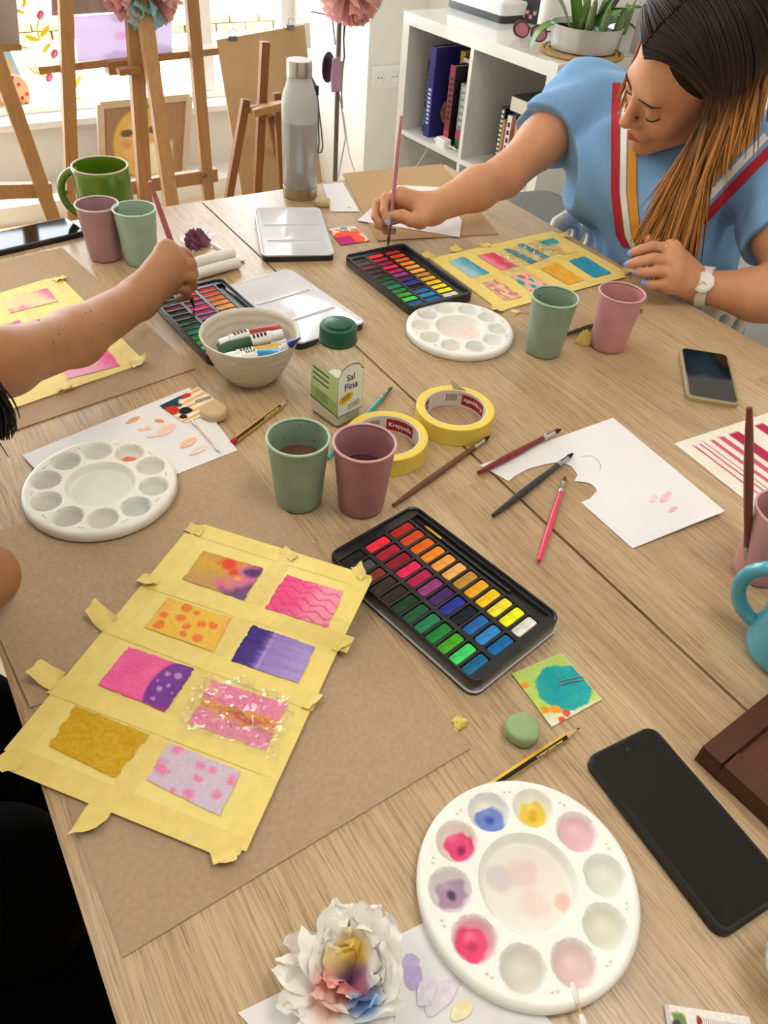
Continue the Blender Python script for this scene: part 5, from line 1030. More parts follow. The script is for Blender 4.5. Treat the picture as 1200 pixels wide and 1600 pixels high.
# canvas with a hooded figure, leaning on the sill wall
cv = thing('framed_canvas', 'square canvas with a yellow owl-like face leaning under the window', 'canvas', (.99, 3.5, .0)); co = np.array(cv.location)
Q = [PL(156, 164, 1, 3.5), PL(295, 151, 1, 3.5), PL(287, 272, 1, 3.44), PL(160, 284, 1, 3.44)]
for a, b in ((0, 1), (1, 2), (2, 3), (3, 0)): ebar(cv, 'stretcher_bar', Q[a], Q[b], .026, .022, (0, 1, 0), mat('stretcher_wood', '#c9b49c', .6, var=.06))
def p_owl(u, v):
    c = mixc(C3(150, 116, 88), C3(164, 128, 98), fbm(u * 4, v * 4, 111)); e = np.hypot((u - .45) / .36, (v - .52) / .50); c = mixc(c, C3(214, 178, 92), 1 - sstep(.93, 1, e))
    f2 = np.hypot((u - .45) / .28, (v - .50) / .32); c = mixc(c, mixc(C3(226, 192, 140), C3(214, 170, 110), fbm(u * 9, v * 9, 112)), 1 - sstep(.9, 1, f2)); c = mixc(c, C3(110, 84, 60), blobs(u, v, [(.27, .38, .06), (.62, .36, .06)], .7, .3, 113)); c = mixc(c, C3(206, 130, 96), blobs(u, v, [(.27, .55, .1), (.6, .55, .1)], 1, .9, 115) * .6)
    return mixc(c, C3(232, 228, 196), sstep(.62, .7, u + v * .25) * sstep(.5, .58, v) * (1 - sstep(.82, .9, u)))
ins = [Q[k] * .92 + np.mean(Q, 0) * .08 + np.array((0, -.004, 0)) for k in range(4)]
field('painted_face', ins, 0, p_owl, cv, (50, 50), 0, world=True, org=co, m=vmat('canvas_paint', .8, var=.08, vscale=60))
MB().hexa([p - co + np.array((0, .001, 0)) for p in ins] + [p - co + np.array((0, .004, 0)) for p in ins]).build('linen', mat('canvas_back', '#b9a79b', .8), cv, smooth=0)
# tissue pompoms
def thin(col):
    n = 'tissue_' + col
    if n in MATS: return MATS[n]
    m, nt, b = _tree(n); tr = nt.nodes.new('ShaderNodeBsdfTranslucent'); mx = nt.nodes.new('ShaderNodeMixShader'); mx.inputs[0].default_value = .7
    nz = nt.nodes.new('ShaderNodeTexNoise'); nz.inputs['Scale'].default_value = 40; rp_ = nt.nodes.new('ShaderNodeValToRGB'); c = lin(col); rp_.color_ramp.elements[0].color = tuple(x * .92 for x in c) + (1,); rp_.color_ramp.elements[1].color = tuple(min(1, x * 1.06) for x in c) + (1,)
    nt.links.new(nz.outputs['Fac'], rp_.inputs[0]); nt.links.new(rp_.outputs[0], tr.inputs[0]); nt.links.new(rp_.outputs[0], b.inputs['Base Color']); b.inputs['Roughness'].default_value = .9
    nt.links.new(b.outputs[0], mx.inputs[1]); nt.links.new(tr.outputs[0], mx.inputs[2]); nt.links.new(mx.outputs[0], nt.nodes['Material Output'].inputs[0]); MATS[n] = m; return m
def pompom(label, c, r, cols, seed, b0):
    rg = np.random.default_rng(seed); t = thing('tissue_pompom', label, 'pompom', c, group='hanging tissue pompoms')
    for ci, col in enumerate(cols):
        mb = MB()
        for k in range(130):
            d = rg.normal(size=3); d /= np.linalg.norm(d); an = math.atan2(d @ CU, d @ CR); sec = 2 if b0 - .38 < an < b0 + .38 else k % 2
            if sec != ci: continue
            s = np.cross(d, rg.normal(size=3)); s /= np.linalg.norm(s); w = r * .24; b = np.cross(d, s) * r * .05; R_ = r * rg.uniform(.88, 1.05)
            for j in range(3):
                o0, o1 = (j - 1.5) * w / 1.5, (j - .5) * w / 1.5; z0, z1 = b * (1 if j % 2 else -1), b * (-1 if j % 2 else 1)
                mb.add([d * r * .15 + s * o0 * .1, d * R_ + s * o0 + z0, d * R_ * (1 + .06 * (j % 2)) + s * (o0 + o1) / 2, d * R_ + s * o1 + z1, d * r * .15 + s * o1 * .1], [(0, 1, 2, 3, 4), (4, 3, 2, 1, 0)])
        if mb.v: mb.build('tissue_petals', thin(col), t, smooth=0)
    MB().tube([(0, 0, 0), (0, 0, CZ - c[2])], .001, 5).build('hanging_thread', mat('thread', '#dddddd', .8), t); return t
pompom('pink and pale blue tissue pompom hanging before the big easel', tuple(DP(222, -22, 1.9)), .098, ['#fbd6d6', '#fde2de', '#d2f0f3'], 3, -1.45)
pompom('pink and turquoise tissue pompom hanging on the metal stand', tuple(DP(548, -28, 2.35)), .112, ['#fbd6d6', '#fde2de', '#d2f0f3'], 5, .1)
# metal stand with ornaments
sp = YP(523, 285, 2.7); st2 = thing('display_stand', 'thin grey metal stand with twig and hanging ornaments beside the pillar', 'stand', (sp[0], 2.7, 0)); so = np.array(st2.location); gm = mat('stand_metal', '#77706a', .4, metal=.7)
tp = YP(531, 0, 2.7); MB().tube([(0, 0, .02), (tp[0] - so[0], 0, tp[2]), (tp[0] - so[0] + .01, 0, tp[2] + .5)], .0085, 12).build('pole', gm, st2); MB().lathe([(.12, 0), (.12, .008), (.02, .02), (.01, .022)], 32).build('foot_plate', gm, st2)
S_ = lambda u, v, dy=0: YP(u, v, 2.7 + dy) - so
MB().tube([S_(541, 0, -.02), S_(537, 60, -.02), S_(538, 88, -.02), S_(533, 130, -.02), S_(535, 170, -.02)], [.004, .003, .003, .0025, .002], 6).build('twig', mat('twig', '#5b4030', .8), st2)
MB().tube([S_(518, 0, -.015), S_(520, 35, -.02), S_(524, 70, -.02)], .002, 6).build('twig', mat('twig', '#5b4030', .8), st2)
MB().tube([S_(486, 18, -.02), S_(527, 26, -.02), S_(568, 34, -.02)], .0018, 6).build('cross_wire', mat('black_wire', '#26262a', .5), st2)
MB().lathe([(.001, -.010), (.008, -.006), (.010, 0), (.008, .006), (.001, .010)], 14).build('red_bead', mat('red_bead', '#b8322a', .3), st2, tuple(S_(527, 24, -.03))); MB().tube([S_(520, 27, -.03), S_(542, 25, -.03)], .003, 6).build('yellow_peg', mat('yellow_peg', '#d9a83a', .5), st2)
MB().lathe([(.048, 0), (.048, .004), (.001, .004)], 36, sc=(.62, 1)).build('dark_disc', mat('disc_dark', '#402a34', .08, var=.5, scale=8, coat=.5), st2, tuple(S_(512, 105, -.03)), (PI / 2, 0, .3))
MB().prism([(-.018, -.05), (.018, -.05), (.022, .0), (.016, .055), (-.016, .055), (-.022, 0)], 0, .006).build('lilac_tag', mat('lilac_tag', '#c39bbf', .3), st2, tuple(S_(524, 118, -.05)), (PI / 2, 0, .2)); MB().prism([(-.012, -.045), (.014, -.045), (.016, .05), (-.012, .045)], 0, .006).build('grey_tag', mat('grey_tag', '#a3a09c', .35), st2, tuple(S_(529, 120, -.045)), (PI / 2, 0, 0))
cb = tag(MB().tube([YP(531, 148, 2.71), YP(540, 215, 2.74), YP(531, 262, 2.74), np.array((sp[0] + .01, 2.74, .15)), np.array((sp[0] + .03, 2.74, .024))], .003, 6).build('cable', mat('white_cable', '#d6d6d6', .5)), 'thin white cable hanging behind the metal stand', 'cable')
cb = tag(MB().tube([YP(536, 175, 3.016) , YP(545, 240, 3.016), YP(556, 275, 3.016), np.array((1.90, 3.016, .003))], .003, 6).build('cable', mat('white_cable', '#d6d6d6', .5)), 'thin white cable running down the pillar wall', 'cable')
# ---- paintings on the window pane (opaque window paint, flat on the glass)
GY = WY1 + .1005
def wpaint(t, name, pts, col, off=0):
    P = [PL(u, v, 1, GY - off) for u, v in pts]; c = np.array(t.location); v = [p - c for p in P]
    MB().add(v, [tuple(range(len(v)))]).build(name, mat('window_paint_' + col, col, .7), t, smooth=0)
def ell(u, v, a, b, ang=0, n=16): return [(u + a * math.cos(t) * math.cos(ang) - b * math.sin(t) * math.sin(ang), v + a * math.cos(t) * math.sin(ang) + b * math.sin(t) * math.cos(ang)) for t in np.linspace(0, 2 * PI, n, endpoint=False)]
def tulip(label, bl, stem, leaves):
    t = thing('painted_tulip', label, 'window painting', PL(*bl, 1, GY), group='tulips painted on the window')
    wpaint(t, 'petals', ell(bl[0], bl[1], 5.5, 7.5, .3), '#d8506a', .0006); wpaint(t, 'petal_stripe', ell(bl[0] + 1, bl[1] + 1, 2, 5, .3), '#f08a98', .0012)
    for a, b in zip(stem[:-1], stem[1:]):
        d = np.array(b) - np.array(a); n_ = np.array([-d[1], d[0]]) / np.hypot(*d) * 1.3; wpaint(t, 'stem', [tuple(np.array(a) + n_), tuple(np.array(b) + n_), tuple(np.array(b) - n_), tuple(np.array(a) - n_)], '#e8d43c', .0003)
    for l in leaves: wpaint(t, 'leaf', ell(*l), '#f0d92c', .0005)
tulip('pink tulip with yellow leaves painted highest on the window', (63, 23), [(61, 30), (57, 45), (62, 62)], [(70, 49, 11, 4, -.9), (50, 60, 12, 3.5, .3)])
tulip('pink tulip painted in the middle of the window beside the big easel', (85, 84), [(83, 91), (82, 98)], [(73, 75, 10, 3.5, -.9), (38, 74, 8, 2, .2)])
tulip('drooping pink tulip painted lowest on the window', (77, 121), [(70, 119), (55, 114), (46, 106)], [(66, 114, 12, 3, .1), (121, 128, 12, 3.5, -1.1), (122, 154, 8, 1.5, 0)])
tulip('pink tulip cut off by the top left corner of the window', (40, -14), [(38, -6), (35, 10)], [(31, 18, 9, 3, .4), (38, 5, 8, 3, -1.2)])
tg = thing('painted_ornament', 'pale blue triangle with a dotted orange ring painted on the window', 'window painting', PL(20, 150, 1, GY))
wpaint(tg, 'blue_triangle', [(2, 76), (14, 76), (64, 188), (-40, 200), (-30, 140)], '#a8cad8', .0003); wpaint(tg, 'orange_triangle', [(8, 92), (14, 92), (46, 186), (-10, 190)], '#e6b98c', .0006)
wpaint(tg, 'white_ring', ell(20, 152, 30, 37), '#f8f4f0', .0009); wpaint(tg, 'orange_ring', ell(20, 152, 27, 34), '#eab88e', .0012); wpaint(tg, 'ring_hole', ell(14, 148, 13, 17), '#f8f4f0', .0015)
for u, v in ((19, 122), (29, 132), (42, 147), (35, 153), (26, 162), (41, 163), (34, 171), (6, 130), (8, 172)): wpaint(tg, 'red_dot', ell(u, v, 2.6, 3.2), '#d8303c', .0018)
# ---- white shelf unit
KT = .849; k0 = PL(631.3, 16.3, 2, KT); k1 = PL(872.5, 101.3, 2, KT); kd = (k1 - k0)[:2]; KW = float(np.linalg.norm(kd)); ka = math.atan2(kd[1], kd[0])
ku = thing('shelf_unit', 'white cube shelf unit with books behind the woman in blue', 'shelf', (k0[0], k0[1], 0), ka); kw_ = mat('white_lacquer', '#e6e4de', .18, var=.01, coat=.4)
KD, BO, BI = .345, .0365, .0155; CI = (KW - 2 * BO - BI) / 2; KB = KT - 2 * BO - BI - 2 * CI
MB().box((KW / 2, KD / 2, KT - BO / 2), (KW, KD, BO)).build('top_board', kw_, ku, smooth=0); MB().box((KW / 2, KD / 2, KB + BO / 2), (KW, KD, BO)).build('bottom_board', kw_, ku, smooth=0)
for x in (BO / 2, KW - BO / 2): MB().box((x, KD / 2, (KT + KB) / 2), (BO, KD - .0006, KT - KB - 2 * BO)).build('side_board', kw_, ku, smooth=0)
MB().box((KW / 2, KD / 2, (KT + KB) / 2), (BI, KD - .001, KT - KB - 2 * BO)).build('divider', kw_, ku, smooth=0)
for x in (BO + CI / 2, KW - BO - CI / 2): MB().box((x, KD / 2, KT - BO - CI - BI / 2), (CI, KD - .001, BI)).build('shelf_board', kw_, ku, smooth=0)
MB().box((KW / 2, KD / 2, KB / 2), (KW - .06, KD - .06, KB)).build('plinth', mat('plinth_white', '#d8d5ce', .4), ku, smooth=0)
MB().box((KW / 2, KD - .003, (KT + KB) / 2), (KW - 2 * BO, .004, KT - KB - 2 * BO)).build('back_panel', mat('back_panel', '#cfc9be', .6), ku, smooth=0)
KM = Matrix.Translation((k0[0], k0[1], 0)) @ Matrix.Rotation(ka, 4, 'Z'); KL = lambda x, y, z: tuple(KM @ Vector((x, y, z)))
def book(label, x, y, z, th, h, dep, col, spine=None, lean=0, flat=False, marks=(), group='books in the shelf unit', rz=0):
    t = thing('book', label, 'book', KL(x, y, z), group=group); t.rotation_euler = (0, lean, ka + rz)
    cm = mat('book_' + col, col, .4, var=.08, scale=20); sm = mat('book_' + (spine or col), spine or col, .4, var=.08, scale=20); pg = mat('book_pages', '#ddd4c2', .8, var=.06, scale=200, stretch=(10, 1, 1))
    if flat:
        MB().box((h / 2, dep / 2, .0015), (h, dep, .003)).box((h / 2, dep / 2, th - .0015), (h, dep, .003)).build('covers', cm, t, smooth=0); MB().box((h / 2, .003, th / 2), (h, .006, th - .0062)).build('spine', pg, t, smooth=0); MB().box((h / 2, dep / 2, th / 2), (h - .006, dep - .014, th - .0062)).build('pages', pg, t, smooth=0)
    else:
        MB().box((.0015, dep / 2, h / 2), (.003, dep, h)).box((th - .0015, dep / 2, h / 2), (.003, dep, h)).build('covers', cm, t, smooth=0); MB().box((th / 2, .002, h / 2), (th - .0062, .004, h)).build('spine', sm, t, smooth=0); MB().box((th / 2, dep / 2, h / 2), (th - .0062, dep - .012, h - .008)).build('pages', pg, t, smooth=0)
    for (a, b, w2, c2, face) in marks:
        if face == 's': MB().box((th / 2, -.0004, a), (th * w2, .0008, b)).build('spine_print', mat('print_' + c2, c2, .5), t, smooth=0)
        else: MB().lathe([(b, 0), (b, .0008), (.001, .0008)], 24).build('cover_print', mat('print_' + c2, c2, .5, var=.5, scale=40), t, (th, w2, a), (0, PI / 2, 0))
    return t
zs = KT - BO - CI; x0 = BO
L1 = lambda u, v: None
lines = lambda z0, z1, c2, n: [(z0 + (z1 - z0) * (k + .5) / n, (z1 - z0) / n * .6, .5, c2, 's') for k in range(n)]
book('narrow dark teal book standing first in the left compartment', x0 + .045, .06, zs, .020, .235, .17, '#1e2c30', marks=lines(.10, .2, '#5f9a98', 7) + [(.05, .06, .8, '#3c8a84', 's')])
book('tall ultramarine book with a round picture on its cover', x0 + .085, .035, zs, .032, .285, .21, '#2c2a78', marks=lines(.04, .16, '#c6c4dc', 9) + [(.08, .045, .09, '#c9a070', 'c')])
book('tall yellow book standing behind the black and red ones', x0 + .155, .11, zs, .028, .280, .19, '#b9a03c')
book('black book with red spine standing next to the ultramarine one', x0 + .187, .045, zs, .030, .250, .20, '#241a1c', '#8a2230', marks=lines(.08, .22, '#2a1418', 8) + [(.03, .035, .9, '#b83a34', 's')])
book('grey patterned book with green foot by the divider', x0 + .235, .06, zs, .034, .205, .19, '#8d9490', '#7c8886', marks=lines(.07, .2, '#b4bab6', 6) + [(.045, .03, .9, '#b83a48', 's'), (.016, .03, .95, '#3f7a34', 's')])
book('dark red book lying on top of the patterned one', x0 + .185, .10, zs + .252, .018, .11, .15, '#5c1c26', flat=True)
x1 = KW / 2 + BI / 2
book('black book with white zigzag spine in the right compartment', x1 + .100, .06, zs, .022, .185, .14, '#1d1c1c', marks=lines(.01, .18, '#d8d4c8', 12))
book('slim olive yellow book in the right compartment', x1 + .128, .05, zs, .010, .155, .13, '#a8962e')
book('slim magenta book in the right compartment', x1 + .139, .05, zs, .010, .150, .14, '#a83a68')
book('white book with black lettered spine in the right compartment', x1 + .152, .045, zs, .020, .175, .15, '#d6d2ca', '#e0ddd6', marks=lines(.02, .16, '#2c2a2a', 6))
book('black book leaning beside the white one', x1 + .175, .06, zs, .018, .18, .14, '#1c1a1e', marks=lines(.02, .16, '#8a8682', 7))
bo5 = book('orange book with a yellow spine and pale lettering', x1 + .205, .03, zs, .036, .175, .15, '#c8452a', '#e0972c')
v, f = text_mesh('HOL', .05); meshobj('lettering', [(.0372, .075 + p[0], .10 + p[1]) for p in v], f, mat('pale_orange_print', '#e0876a', .5), bo5, smooth=0)
book('thick cream paged book lying flat on the standing books', x1 + .150, .05, zs + .187, .045, .16, .19, '#3b3a34', flat=True)
adp = thing('power_adapter', 'white power adapter lying in front of the books', 'adapter', KL(x0 + .21, .03, zs), ka); MB().prism(rrect(.055, .032, .006), 0, .026, .003).build('adapter_body', sw, adp); MB().tube([(-.05, 0, .008), (-.028, 0, .012)], .004, 8).build('plug', sw, adp); MB().tube([(.028, 0, .008), (.05, .01, .006), (.07, .0, .006)], .003, 8).build('lead', sw, adp)
# ---- on the shelf unit
KP = lambda u, v: PL(u, v, 2, KT)
p = KP(752, 22); pr_ = thing('printer', 'white and black flat printer on the shelf unit', 'printer', (p[0] + .06, p[1], KT), ka); MB().prism(rrect(.30, .20, .02), 0, .022).build('printer_base', mat('printer_black', '#34363a', .4), pr_); MB().prism(rrect(.30, .20, .02), .022, .06, .006).build('printer_cover', mat('printer_white', '#e4e3e2', .35), pr_); MB().lathe([(.004, 0), (.004, .001), (.001, .001)], 10).build('button', mat('printer_blue', '#5a84c4', .4), pr_, (-.02, -.1005, .045), (PI / 2, 0, 0))
p = KP(786, 28); gj = thing('glass_jar', 'small glass holder with copper pencils beside the printer', 'jar', (p[0], p[1], KT), ka); MB().add(*loft([(rrect(.05, .05, .006), 0), (rrect(.05, .05, .006), .10)], True)).build('glass_wall', clear('jar_glass', gloss=.12), gj); MB().box((0, 0, .012), (.042, .042, .014)).build('copper_tray', mat('copper', '#c88a5c', .35, metal=.6), gj); 
for a in (-.01, .008): MB().tube([(a, 0, .02), (a * 1.5, .01, .15)], .005, 8).build('pencil_stub', mat('copper', '#c88a5c', .35), gj)
for i, (u, v, c2, lab) in enumerate(((812, 30, '#d6543a', 'orange red greeting card standing on the shelf unit'), (826, 36, '#3a3d44', 'dark greeting card with pink dots on the shelf unit'))):
    p = KP(u, v); t = thing('greeting_card', lab, 'card', (p[0], p[1], KT), ka + .5, group='cards on the shelf unit'); MB().box((0, 0, .07), (.07, .003, .14), rot=(-.15, 0, 0)).build('card', mat('card_' + c2, c2, .5, var=.3, scale=30), t, smooth=0)
    for k in range(4): MB().box((-.02 + .013 * k, -.008 + .006 * (k % 2) * 0, .02 + .012 * (k % 2)), (.010, .012, .01)).build('printed_dots', mat('card_pink', '#e8b0b0', .5), t, smooth=0)
p = KP(850, 52); t = thing('candle', 'white pillar candle behind the plant pot', 'candle', (p[0] + .01, p[1], KT)); MB().lathe([(.034, 0), (.035, .003), (.035, .12), (.03, .126), (.026, .121), (.001, .119)], 28).build('wax', mat('wax', '#e9e4de', .4, sss=.2), t); MB().tube([(0, 0, .118), (0, .001, .13)], .001, 6).build('wick', mat('wick', '#222222', .8), t)
p = KP(826, 64); gl = thing('sunglasses', 'dark red framed sunglasses folded on the shelf unit', 'glasses', (p[0], p[1], KT), ka + .25); fm = mat('glasses_frame', '#5a1c2a', .25)
for x in (-.032, .032):
    pts = [(x + .028 * math.cos(a), -.002 * abs(math.cos(a)), .026 + .021 * math.sin(a)) for a in np.linspace(0, 2 * PI, 20)]; MB().tube(pts, .0028, 8).build('lens_frame', fm, gl, smooth=180)
    MB().add([(x + .027 * math.cos(a), 0, .026 + .020 * math.sin(a)) for a in np.linspace(0, 2 * PI, 20)[:-1]], [tuple(range(19))]).build('lens', mat('pink_lens', '#a8606c', .1), gl, smooth=0)
    MB().tube([(x * 1.9, .0, .036), (x * 1.95, .05, .03), (x * 1.2, .10, .010)], .0025, 6).build('temple', mat('glasses_dark', '#2c2024', .3), gl)
MB().tube([(-.007, 0, .03), (0, 0, .034), (.007, 0, .03)], .0025, 6).build('bridge', fm, gl)
cp_ = KP(908, 84); cs = thing('rope_coaster', 'round woven rope mat under the plant pot', 'mat', (cp_[0], cp_[1], KT)); rp = mat('rope', '#b08d58', .85, var=.2, scale=90, bump=.5)
for k in range(7): rr = .02 + k * .0165; MB().tube([(rr * math.cos(a), rr * math.sin(a), .0055) for a in np.linspace(0, 2 * PI, 41)], .0078, 8, cap=False, flat=.7).build('rope_ring', rp, cs, smooth=180)
MB().lathe([(.12, 0), (.12, .003), (.001, .003)], 40).build('backing', rp, cs)
pp = thing('potted_plant', 'low white pot of orchid leaves and small spotted succulents', 'plant', (cp_[0], cp_[1], KT + .0115))
MB().lathe([(.085, 0), (.094, .003), (.103, .05), (.106, .06), (.108, .066), (.104, .066), (.100, .05), (.098, .045), (.001, .045)], 56).build('pot', mat('aluminium_pot', '#d2d0cc', .3, metal=.35, var=.1, scale=12), pp); MB().lathe([(.099, .045), (.099, .05), (.05, .054), (.001, .052)], 40).build('soil', mat('soil', '#2a211a', .95, var=.4, scale=150, bump=1), pp)
lfm = mat('orchid_leaf', '#5c8a3c', .35, var=.15, scale=20); lfm2 = mat('succulent_leaf', '#6f8450', .5, var=.35, scale=140)
def leaf(t, base, az, el, L, w, droop, m, name='leaf'):
    n = 12; v = []; f = []; p = np.array(base, float); d = np.array([math.cos(az) * math.cos(el), math.sin(az) * math.cos(el), math.sin(el)]); s = np.array([-math.sin(az), math.cos(az), 0]); e = el
    for i in range(n + 1):
        q = i / n; ww = w * (math.sin(PI * (q * .86 + .1)) ** .7) * (1 if q < .97 else .3); up = np.cross(d, s) * -1
        for j, (o, hh) in enumerate(((-1, .18), (-.5, .03), (0, -.05), (.5, .03), (1, .18))): v.append(p + s * ww * o / 2 + np.array([0, 0, 1.]) * hh * ww * .6)
        e -= droop / n; d = np.array([math.cos(az) * math.cos(e), math.sin(az) * math.cos(e), math.sin(e)]); p = p + d * L / n
    for i in range(n):
        for j in range(4): k = i * 5 + j; f.append((k, k + 1, k + 6, k + 5))
    k = len(v); v2 = [q - np.array([0, 0, .0022]) for q in v]; f += [tuple(x + k for x in q[::-1]) for q in f]
    return meshobj(name, v + v2, f, m, t, smooth=180)
iL, iD = math.atan2(-CR[1], -CR[0]), math.atan2(-CF[1], -CF[0])   # towards the photo's left, towards the camera
for az, el, L, w, dr, b in ((iL + .25, .75, .16, .042, 2.3, -.05), (iL - .3, 1.2, .17, .045, .7, -.05), (iL + .8, 1.35, .15, .040, .6, -.03), (iL - 2.9, 1.0, .18, .034, 1.2, .03), (iL + PI + .3, .75, .14, .04, 1.3, .03), (iD, .9, .11, .04, 2.0, .03), (iL - .9, 1.4, .20, .035, .4, 0), (iL + 2.4, 1.3, .17, .03, .5, .02), (iD + .8, 1.1, .16, .03, 1.1, .0)):
    leaf(pp, (b * -math.cos(iL), b * -math.sin(iL), .05), az, el, L, w, dr, lfm)
for k in range(9):
    a = k * .7; r0 = .02 + .007 * k; bx, by = r0 * math.cos(a) - .03 * math.cos(iL), r0 * math.sin(a) - .03 * math.sin(iL); MB().tube([(bx, by, .048), (bx * 1.03, by * 1.03, .075), (bx * 1.1, by * 1.1, .11), (bx * 1.16, by * 1.16, .135)], [.010, .012, .008, .001], 8).build('spotted_leaf', lfm2, pp, smooth=180)
for x, c2 in ((.035, '#c45c86'), (.055, '#8a86a4'), (.02, '#7ab6c4')): lump_o = MB().lathe([(.001, 0), (.010, .003), (.012, .010), (.008, .017), (.001, .019)], 12).build('pebble', mat('pebble_' + c2, c2, .4), pp, (-math.cos(iL) * x + .055 * math.cos(iD), -math.sin(iL) * x + .055 * math.sin(iD), .05))
p = KP(985, 62); ob = thing('card_box', 'white organiser of cards and swatches behind the plant', 'organiser', (min(p[0], 2.06), p[1] - .06, KT), ka)
MB().box((0, 0, .05), (.16, .05, .10)).build('box', mat('organiser_white', '#dedcd8', .5), ob, smooth=0)
for k, c2 in enumerate(('#e8e6e4', '#d9cfc0', '#c9c2d4', '#e6e4e2', '#3c3a3c', '#e3dfda')): MB().box((-.06 + k * .024, -.01 - .004 * (k % 3), .115), (.05, .0015, .11), rot=(-.2, .15 * (k - 2.5), .1 * k)).build('paper_card', mat('card_' + c2, c2, .6), ob, smooth=0)
for k, c2 in enumerate(('#c23a48', '#d9a83c', '#3c3a44')): MB().box((.03 + .010 * k, -.035, .07 + .006 * k), (.006, .002, .03), rot=(0, .6, 0)).build('swatch_bar', mat('bar_' + c2, c2, .5), ob, smooth=0)
# cable hanging from the shelf unit
tag(MB().tube([PL(672, 222, 0, 1.80), PL(664, 240, 0, 1.78), PL(654, 256, 0, 1.76), PL(640, 270, 0, 1.76), PL(628, 320, 0, 1.76)], .003, 6).build('cable', mat('white_cable', '#d6d6d6', .5)), 'white cable curling down in the lower left shelf compartment', 'cable')
# ---- seats
ws = mat('white_chair_plastic', '#e3dfd2', .35, var=.02); ch = thing('white_chair', 'white plastic chair with slotted arms under the woman in blue', 'chair', (1.42, 1.0, 0))
MB().prism(rrect(.44, .46, .06), .42, .445, .006).build('seat', ws, ch)
for x in (-.19, .19):
    for y in (-.2, .2): MB().tube([(x * 1.1, y * 1.1, 0), (x, y, .43)], [.016, .022], 12).build('leg', ws, ch)
MB().prism(rrect(.42, .36, .05), 0, .02, .004).build('backrest', ws, ch, (.235, 0, .66), (PI / 2, 0, PI / 2))
for s in (-1, 1):
    y = s * (.195 if s > 0 else .23); arm = [(-.18, y, .44), (-.20, y, .56), (-.205, y, .66), (-.185, y, .715), (-.13, y, .735), (.04, y, .735), (.22, y, .70)]
    MB().tube(arm, [.018, .018, .019, .019, .018, .017, .016], 12).build('armrest', ws, ch, smooth=180)
    for cx, cz, a, b in ((-.155, .685, .030, .026), (-.10, .665, .024, .030), (-.145, .62, .032, .026)): MB().tube([(cx + a * math.cos(q), y, cz + b * math.sin(q)) for q in np.linspace(0, 2 * PI, 25)], .011, 10, cap=False).build('slotted_panel', ws, ch, smooth=180)
    MB().tube([(-.10, y, .44), (-.12, y, .60)], .014, 10).build('arm_strut', ws, ch, smooth=180)
gf = mat('grey_upholstery', '#6f706a', .9, var=.08, scale=60, bump=.3, bscale=500); ac = thing('armchair', 'grey upholstered chair between the table and the shelf unit', 'armchair', (1.48, 1.5, 0), -.1)
def cushion(w, d, h, r=.06):
    return loft([(rrect(w - .04, d - .04, r - .015), 0), (rrect(w, d, r), h * .2), (rrect(w, d, r), h * .75), (rrect(w - .025, d - .025, r - .01), h * .95), (rrect(w - .09, d - .09, max(.01, r - .045)), h)])
MB().add(*cushion(.42, .50, .20)).build('seat_cushion', gf, ac, (0, 0, .36), smooth=60); MB().add(*cushion(.40, .46, .30)).build('base', gf, ac, (0, 0, .06), smooth=60)
for x in (-.16, .16):
    for y in (-.18, .18): MB().tube([(x, y, 0), (x, y, .08)], .018, 10).build('foot', dkw, ac)
bs = thing('black_bench', 'black upholstered bench beside the near left table edge', 'bench', (-.325, .25, 0)); blk = mat('black_cloth', '#040404', .95, var=.2, scale=80, spec=.1)
MB().add(*cushion(.56, 1.1, .13)).build('seat_cushion', blk, bs, (0, 0, .29), smooth=60); MB().add(*cushion(.56, 1.1, .27)).build('bench_base', blk, bs, (0, 0, .03), smooth=60)
for x in (-.2, .2):
    for y in (-.45, .45): MB().tube([(x, y, 0), (x, y, .1)], .02, 10).build('foot', blk, bs)
